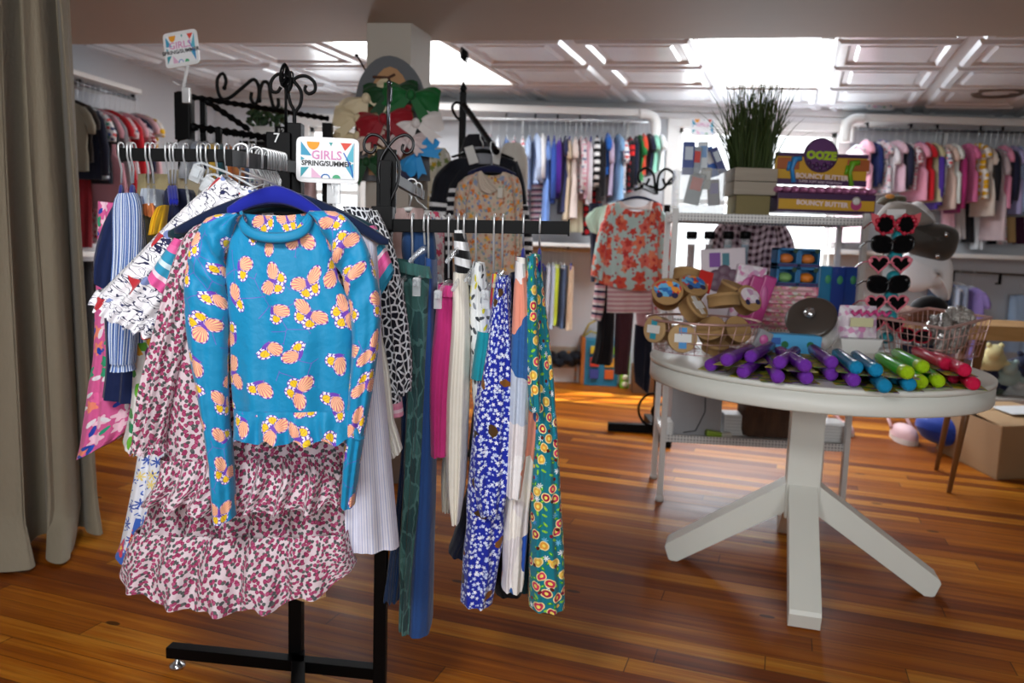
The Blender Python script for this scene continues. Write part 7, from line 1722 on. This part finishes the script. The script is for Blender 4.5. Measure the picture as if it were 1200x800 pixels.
blob('cloth_bonnet', 'white cloth cap right of the grey hat', 'hat', [(1066, 240), (1076, 236), (1088, 250), (1094, 262), (1080, 258)], YH+.08, .12, plain('#c9c6c6'))
# cardboard box
t = Thing('cardboard_box', 'open brown cardboard box with a white label on the floor at right', 'box'); cf = G(1167, 562); cl = G(1124, 540); cr = cf+Vector((.55, .12, 0)); hh = W(1167, 500, cf.y).z
e1, e2 = (cl-cf), (cr-cf); e1 = Vector((e1.x, e1.y, 0)).normalized()*(G(1127, 528)-cf).length; e2 = Vector((e2.x, e2.y, 0)).normalized()*.5
card_m = paint('#9c7a55', .85); q = [cf, cf+e2, cf+e2+e1, cf+e1]; mb = MB()
for k in range(4):
    mb.prism([q[k], q[(k+1) % 4], q[(k+1) % 4]+Vector((0, 0, hh)), q[k]+Vector((0, 0, hh))], (sum(q, Vector())/4-q[k]).normalized()*.006)
mb.prism([p+Vector((0, 0, .002)) for p in q], (0, 0, .005)); t.part('carton', mb, card_m)
mb = MB(); top = [p+Vector((0, 0, hh)) for p in q]; mb.prism([top[0], top[1], top[1].lerp(top[2], .49)+Vector((0, 0, .01)), top[0].lerp(top[3], .49)+Vector((0, 0, .02))], (0, 0, .005)); t.part('flap', mb, paint('#b5946c', .85))
mb = MB(); mb.prism([top[3], top[2], top[1].lerp(top[2], .51)+Vector((0, 0, .012)), top[0].lerp(top[3], .51)+Vector((0, 0, .02))], (0, 0, .005)); t.part('flap', mb, paint('#b5946c', .85))
mb = MB(); a_ = [top[0].lerp(top[1], u).lerp(top[3].lerp(top[2], u), v)+Vector((0, 0, .03)) for u, v in ((.35, .25), (.85, .25), (.85, .6), (.35, .6))]; mb.prism(a_, (0, 0, .002)); t.part('paper_label', mb, paint('#d9dcde', .6)); t.done()
# bench with tapered wooden legs and a pale slab top
t = Thing('wooden_bench', 'wooden bench with a pale slab top and tapered brown legs at far right', 'bench'); xl, xr = W(1058, 385, YT).x, W(1255, 385, YT).x
mb = MB(); n = 40; rr2 = random.Random(2); P = []
for i in range(n):
    a_ = 2*math.pi*i/n; ca, sa = math.cos(a_), math.sin(a_); k = 1+.02*rr2.uniform(-1, 1)
    P.append(Vector(((xl+xr)/2+(xr-xl)/2*math.copysign(abs(ca)**.35, ca)*k, YT+.05+.21*math.copysign(abs(sa)**.35, sa)*k, zt_)))
mb.prism(P, (0, 0, -.07)); wt = Mat('slab_wood', .6, uv=False); wt.base(wt.mix(wt.noise(wt.scaled(6, 6, 40), 1, 3), '#b98f58', '#8a6434')); t.part('slab_top', mb, wt.mat)
lw2 = paint('#7a5430', .45)
for top_, bot_, yo in (((1132, 484), (1112, 577), .03), ((1111, 486), (1097, 551), .03)):
    pb2 = G(*bot_); d_ = W(top_[0], top_[1], pb2.y+yo); dirv = (d_-pb2); tp2 = pb2+dirv*((zt_-.06)/dirv.z)
    mb = MB(); mb.tube([pb2, tp2], .02, 12, rr=[.011, .024]); t.part('leg', mb, lw2)
for bx in (-.02, .06):
    mb = MB(); mb.tube([Vector((xr+bx*2, YT-.12, 0)), Vector((xr-.12+bx, YT-.02, zt_-.06))], .02, 12, rr=[.011, .024]); t.part('leg', mb, lw2)
t.done()
# blue bag
blob('blue_bag', 'royal blue bag lying on the floor behind the stool legs', 'bag', [(1076, 500), (1082, 488), (1110, 486), (1135, 490), (1136, 516), (1118, 523), (1088, 516)], 4.6, .3, plain('#173a9a', .6))
standbox('white-rimmed blue storage bin under the plush toys at far right', 'storage_bin', 'bin', 1128, 1250, 470, 508, .4, paint('#1b44a8', .5), lambda t, c, w, h, d: t.part('rim', MB().box(c+Vector((0, 0, h/2-.01)), (w*1.02, d*1.03, .04), yaw=-.05, bev=.008), paint('#c2bcb4', .5)))
ZB = W(1189, 468, G(1189, 508).y).z
for k, (px, py, r_, col, lab) in enumerate(((1160, 422, .105, '#d8cf9a', 'cream and yellow plush toy on top of the bin'), (1178, 440, .10, '#9fb8b4', 'pale aqua plush toy in the middle of the bin'), (1156, 448, .10, '#1d2440', 'navy plush toy at the left of the bin'), (1196, 432, .11, '#2a3048', 'dark blue plush toy at the right of the bin'), (1188, 458, .09, '#c9cac8', 'white plush toy low in the bin'), (1166, 460, .085, '#5a6a5a', 'grey green plush toy low in the bin'), (1150, 464, .08, '#8a8f98', 'grey plush toy low at the left of the bin'))):
    y = G(1189, 508).y+.12+.03*k; c = W(px, py, y); t = Thing('plush_toy', lab, 'plush toy', 'plush toys in the bin'); pm = plain(col, .95)
    mb = MB(); mb.ball(c, (r_, r_*.8, r_*.72), 18, 11, wob=.05); t.part('body', mb, pm); mb = MB(); mb.ball(c+Vector((-.02, -r_*.7, r_*.62)), r_*.5, 14, 9, wob=.04); i = t.part('head', mb, pm)
    for s_ in (-1, 1): mb = MB(); mb.ball(c+Vector((-.02+s_*r_*.4, -r_*.7, r_*1.05)), r_*.18, 8, 6); t.part('ear', mb, pm, i)
    for s_ in (-1, 1): mb = MB(); mb.tube([c+Vector((s_*r_*.6, -r_*.3, 0)), c+Vector((s_*r_*1.05, -r_*.6, -r_*.3))], r_*.2, 8); t.part('arm', mb, pm)
    t.done()
# pink clogs on the floor
def clog(lab, px, py, yaw, s=1.0):
    p = G(px, py); t = Thing('clog', lab, 'shoe', 'pink clogs on the floor', loc=p); m = Matrix.Rotation(yaw, 3, 'Z'); pk = plain('#d9b3b6', .6)
    mb = MB(); n = 30; 
    def ol(k): return [m @ Vector((.055*s*k*math.copysign(abs(math.cos(a_))**.8, math.cos(a_))*(1 if math.sin(a_) < 0 else .86), .13*s*k*math.sin(a_)+.0, 0)) for a_ in [2*math.pi*i/n for i in range(n)]]
    mb.prism([p+q+Vector((0, 0, .001)) for q in ol(1)], (0, 0, .028*s)); t.part('sole', mb, plain('#e0d6d0', .6))
    mb = MB(); o = len(mb.v); lev = [(.028, 1.0), (.050, .97), (.07, .84), (.082, .62), (.088, .35), (.09, .08)]
    for z_, k in lev: mb.v += [p+(q if q.y < 1 else q)*1+Vector((0, 0, z_*s)) for q in [m @ Vector(((.056 if True else 0)*s*k*math.cos(a_), -.012*s+.118*s*k*math.sin(a_), 0)) for a_ in [2*math.pi*i/n for i in range(n)]]]
    for i in range(len(lev)-1):
        for k in range(n): l = (k+1) % n; mb.face((o+i*n+k, o+i*n+l, o+(i+1)*n+l, o+(i+1)*n+k))
    mb.face([o+(len(lev)-1)*n+k for k in range(n)], None, True); t.part('upper', mb, pk)
    mb = MB(); mb.tube([p+m @ Vector((-.052*s, .03*s, .06*s)), p+m @ Vector((-.048*s, .10*s, .10*s)), p+m @ Vector((0, .135*s, .12*s)), p+m @ Vector((.048*s, .10*s, .10*s)), p+m @ Vector((.052*s, .03*s, .06*s))], .009*s, 8); t.part('strap', mb, pk); t.done()
clog('pink clog standing on the floor right of the pedestal table', 1058, 516, -.1, 1.2)
clog('pink clog behind the white paper bag under the table', 984, 507, .3, .9)
# small signs further back
sign('small GIRLS sign standing on the right wall shelf', ((1016, 107), (1048, 108), (1047, 129), (1015, 128)), BWP(1030, 120, .3).y, None, c2='')
sign('small GIRLS sign hanging in the display window', ((809, 137), (838, 138), (838, 160), (809, 159)), BWP(822, 150, .036).y, None, c2='')
def stem_b(t, P, f, w, h):
    a = P(.25, -1.0, -.006); mb = MB(); e_ = W(215, 104, YK-.03); mb.tube([a, W(217, 92, YK-.03), e_], .006, 8); t.part('stem', mb, clear('#f4f6f8', .1, .6))
    mb = MB(); mb.box(W(219, 112, YK-.035), (.03, .02, .055), bev=.004); mb.tube([W(211, 100, YK-.03), W(203, 96, YK-.03)], .003, 6); t.part('clip', mb, clear('#f4f6f8', .1, .6))
sign('tilted white framed GIRLS SPRING/SUMMER sign high on the rear rack post', ((190, 40), (230, 33), (234, 74), (195, 81)), YK-.04, stem_b)
for r_ in [o for o in COL.objects if o.get('label') == 'x']:
    for c in list(r_.children): bpy.data.objects.remove(c)
    bpy.data.objects.remove(r_)
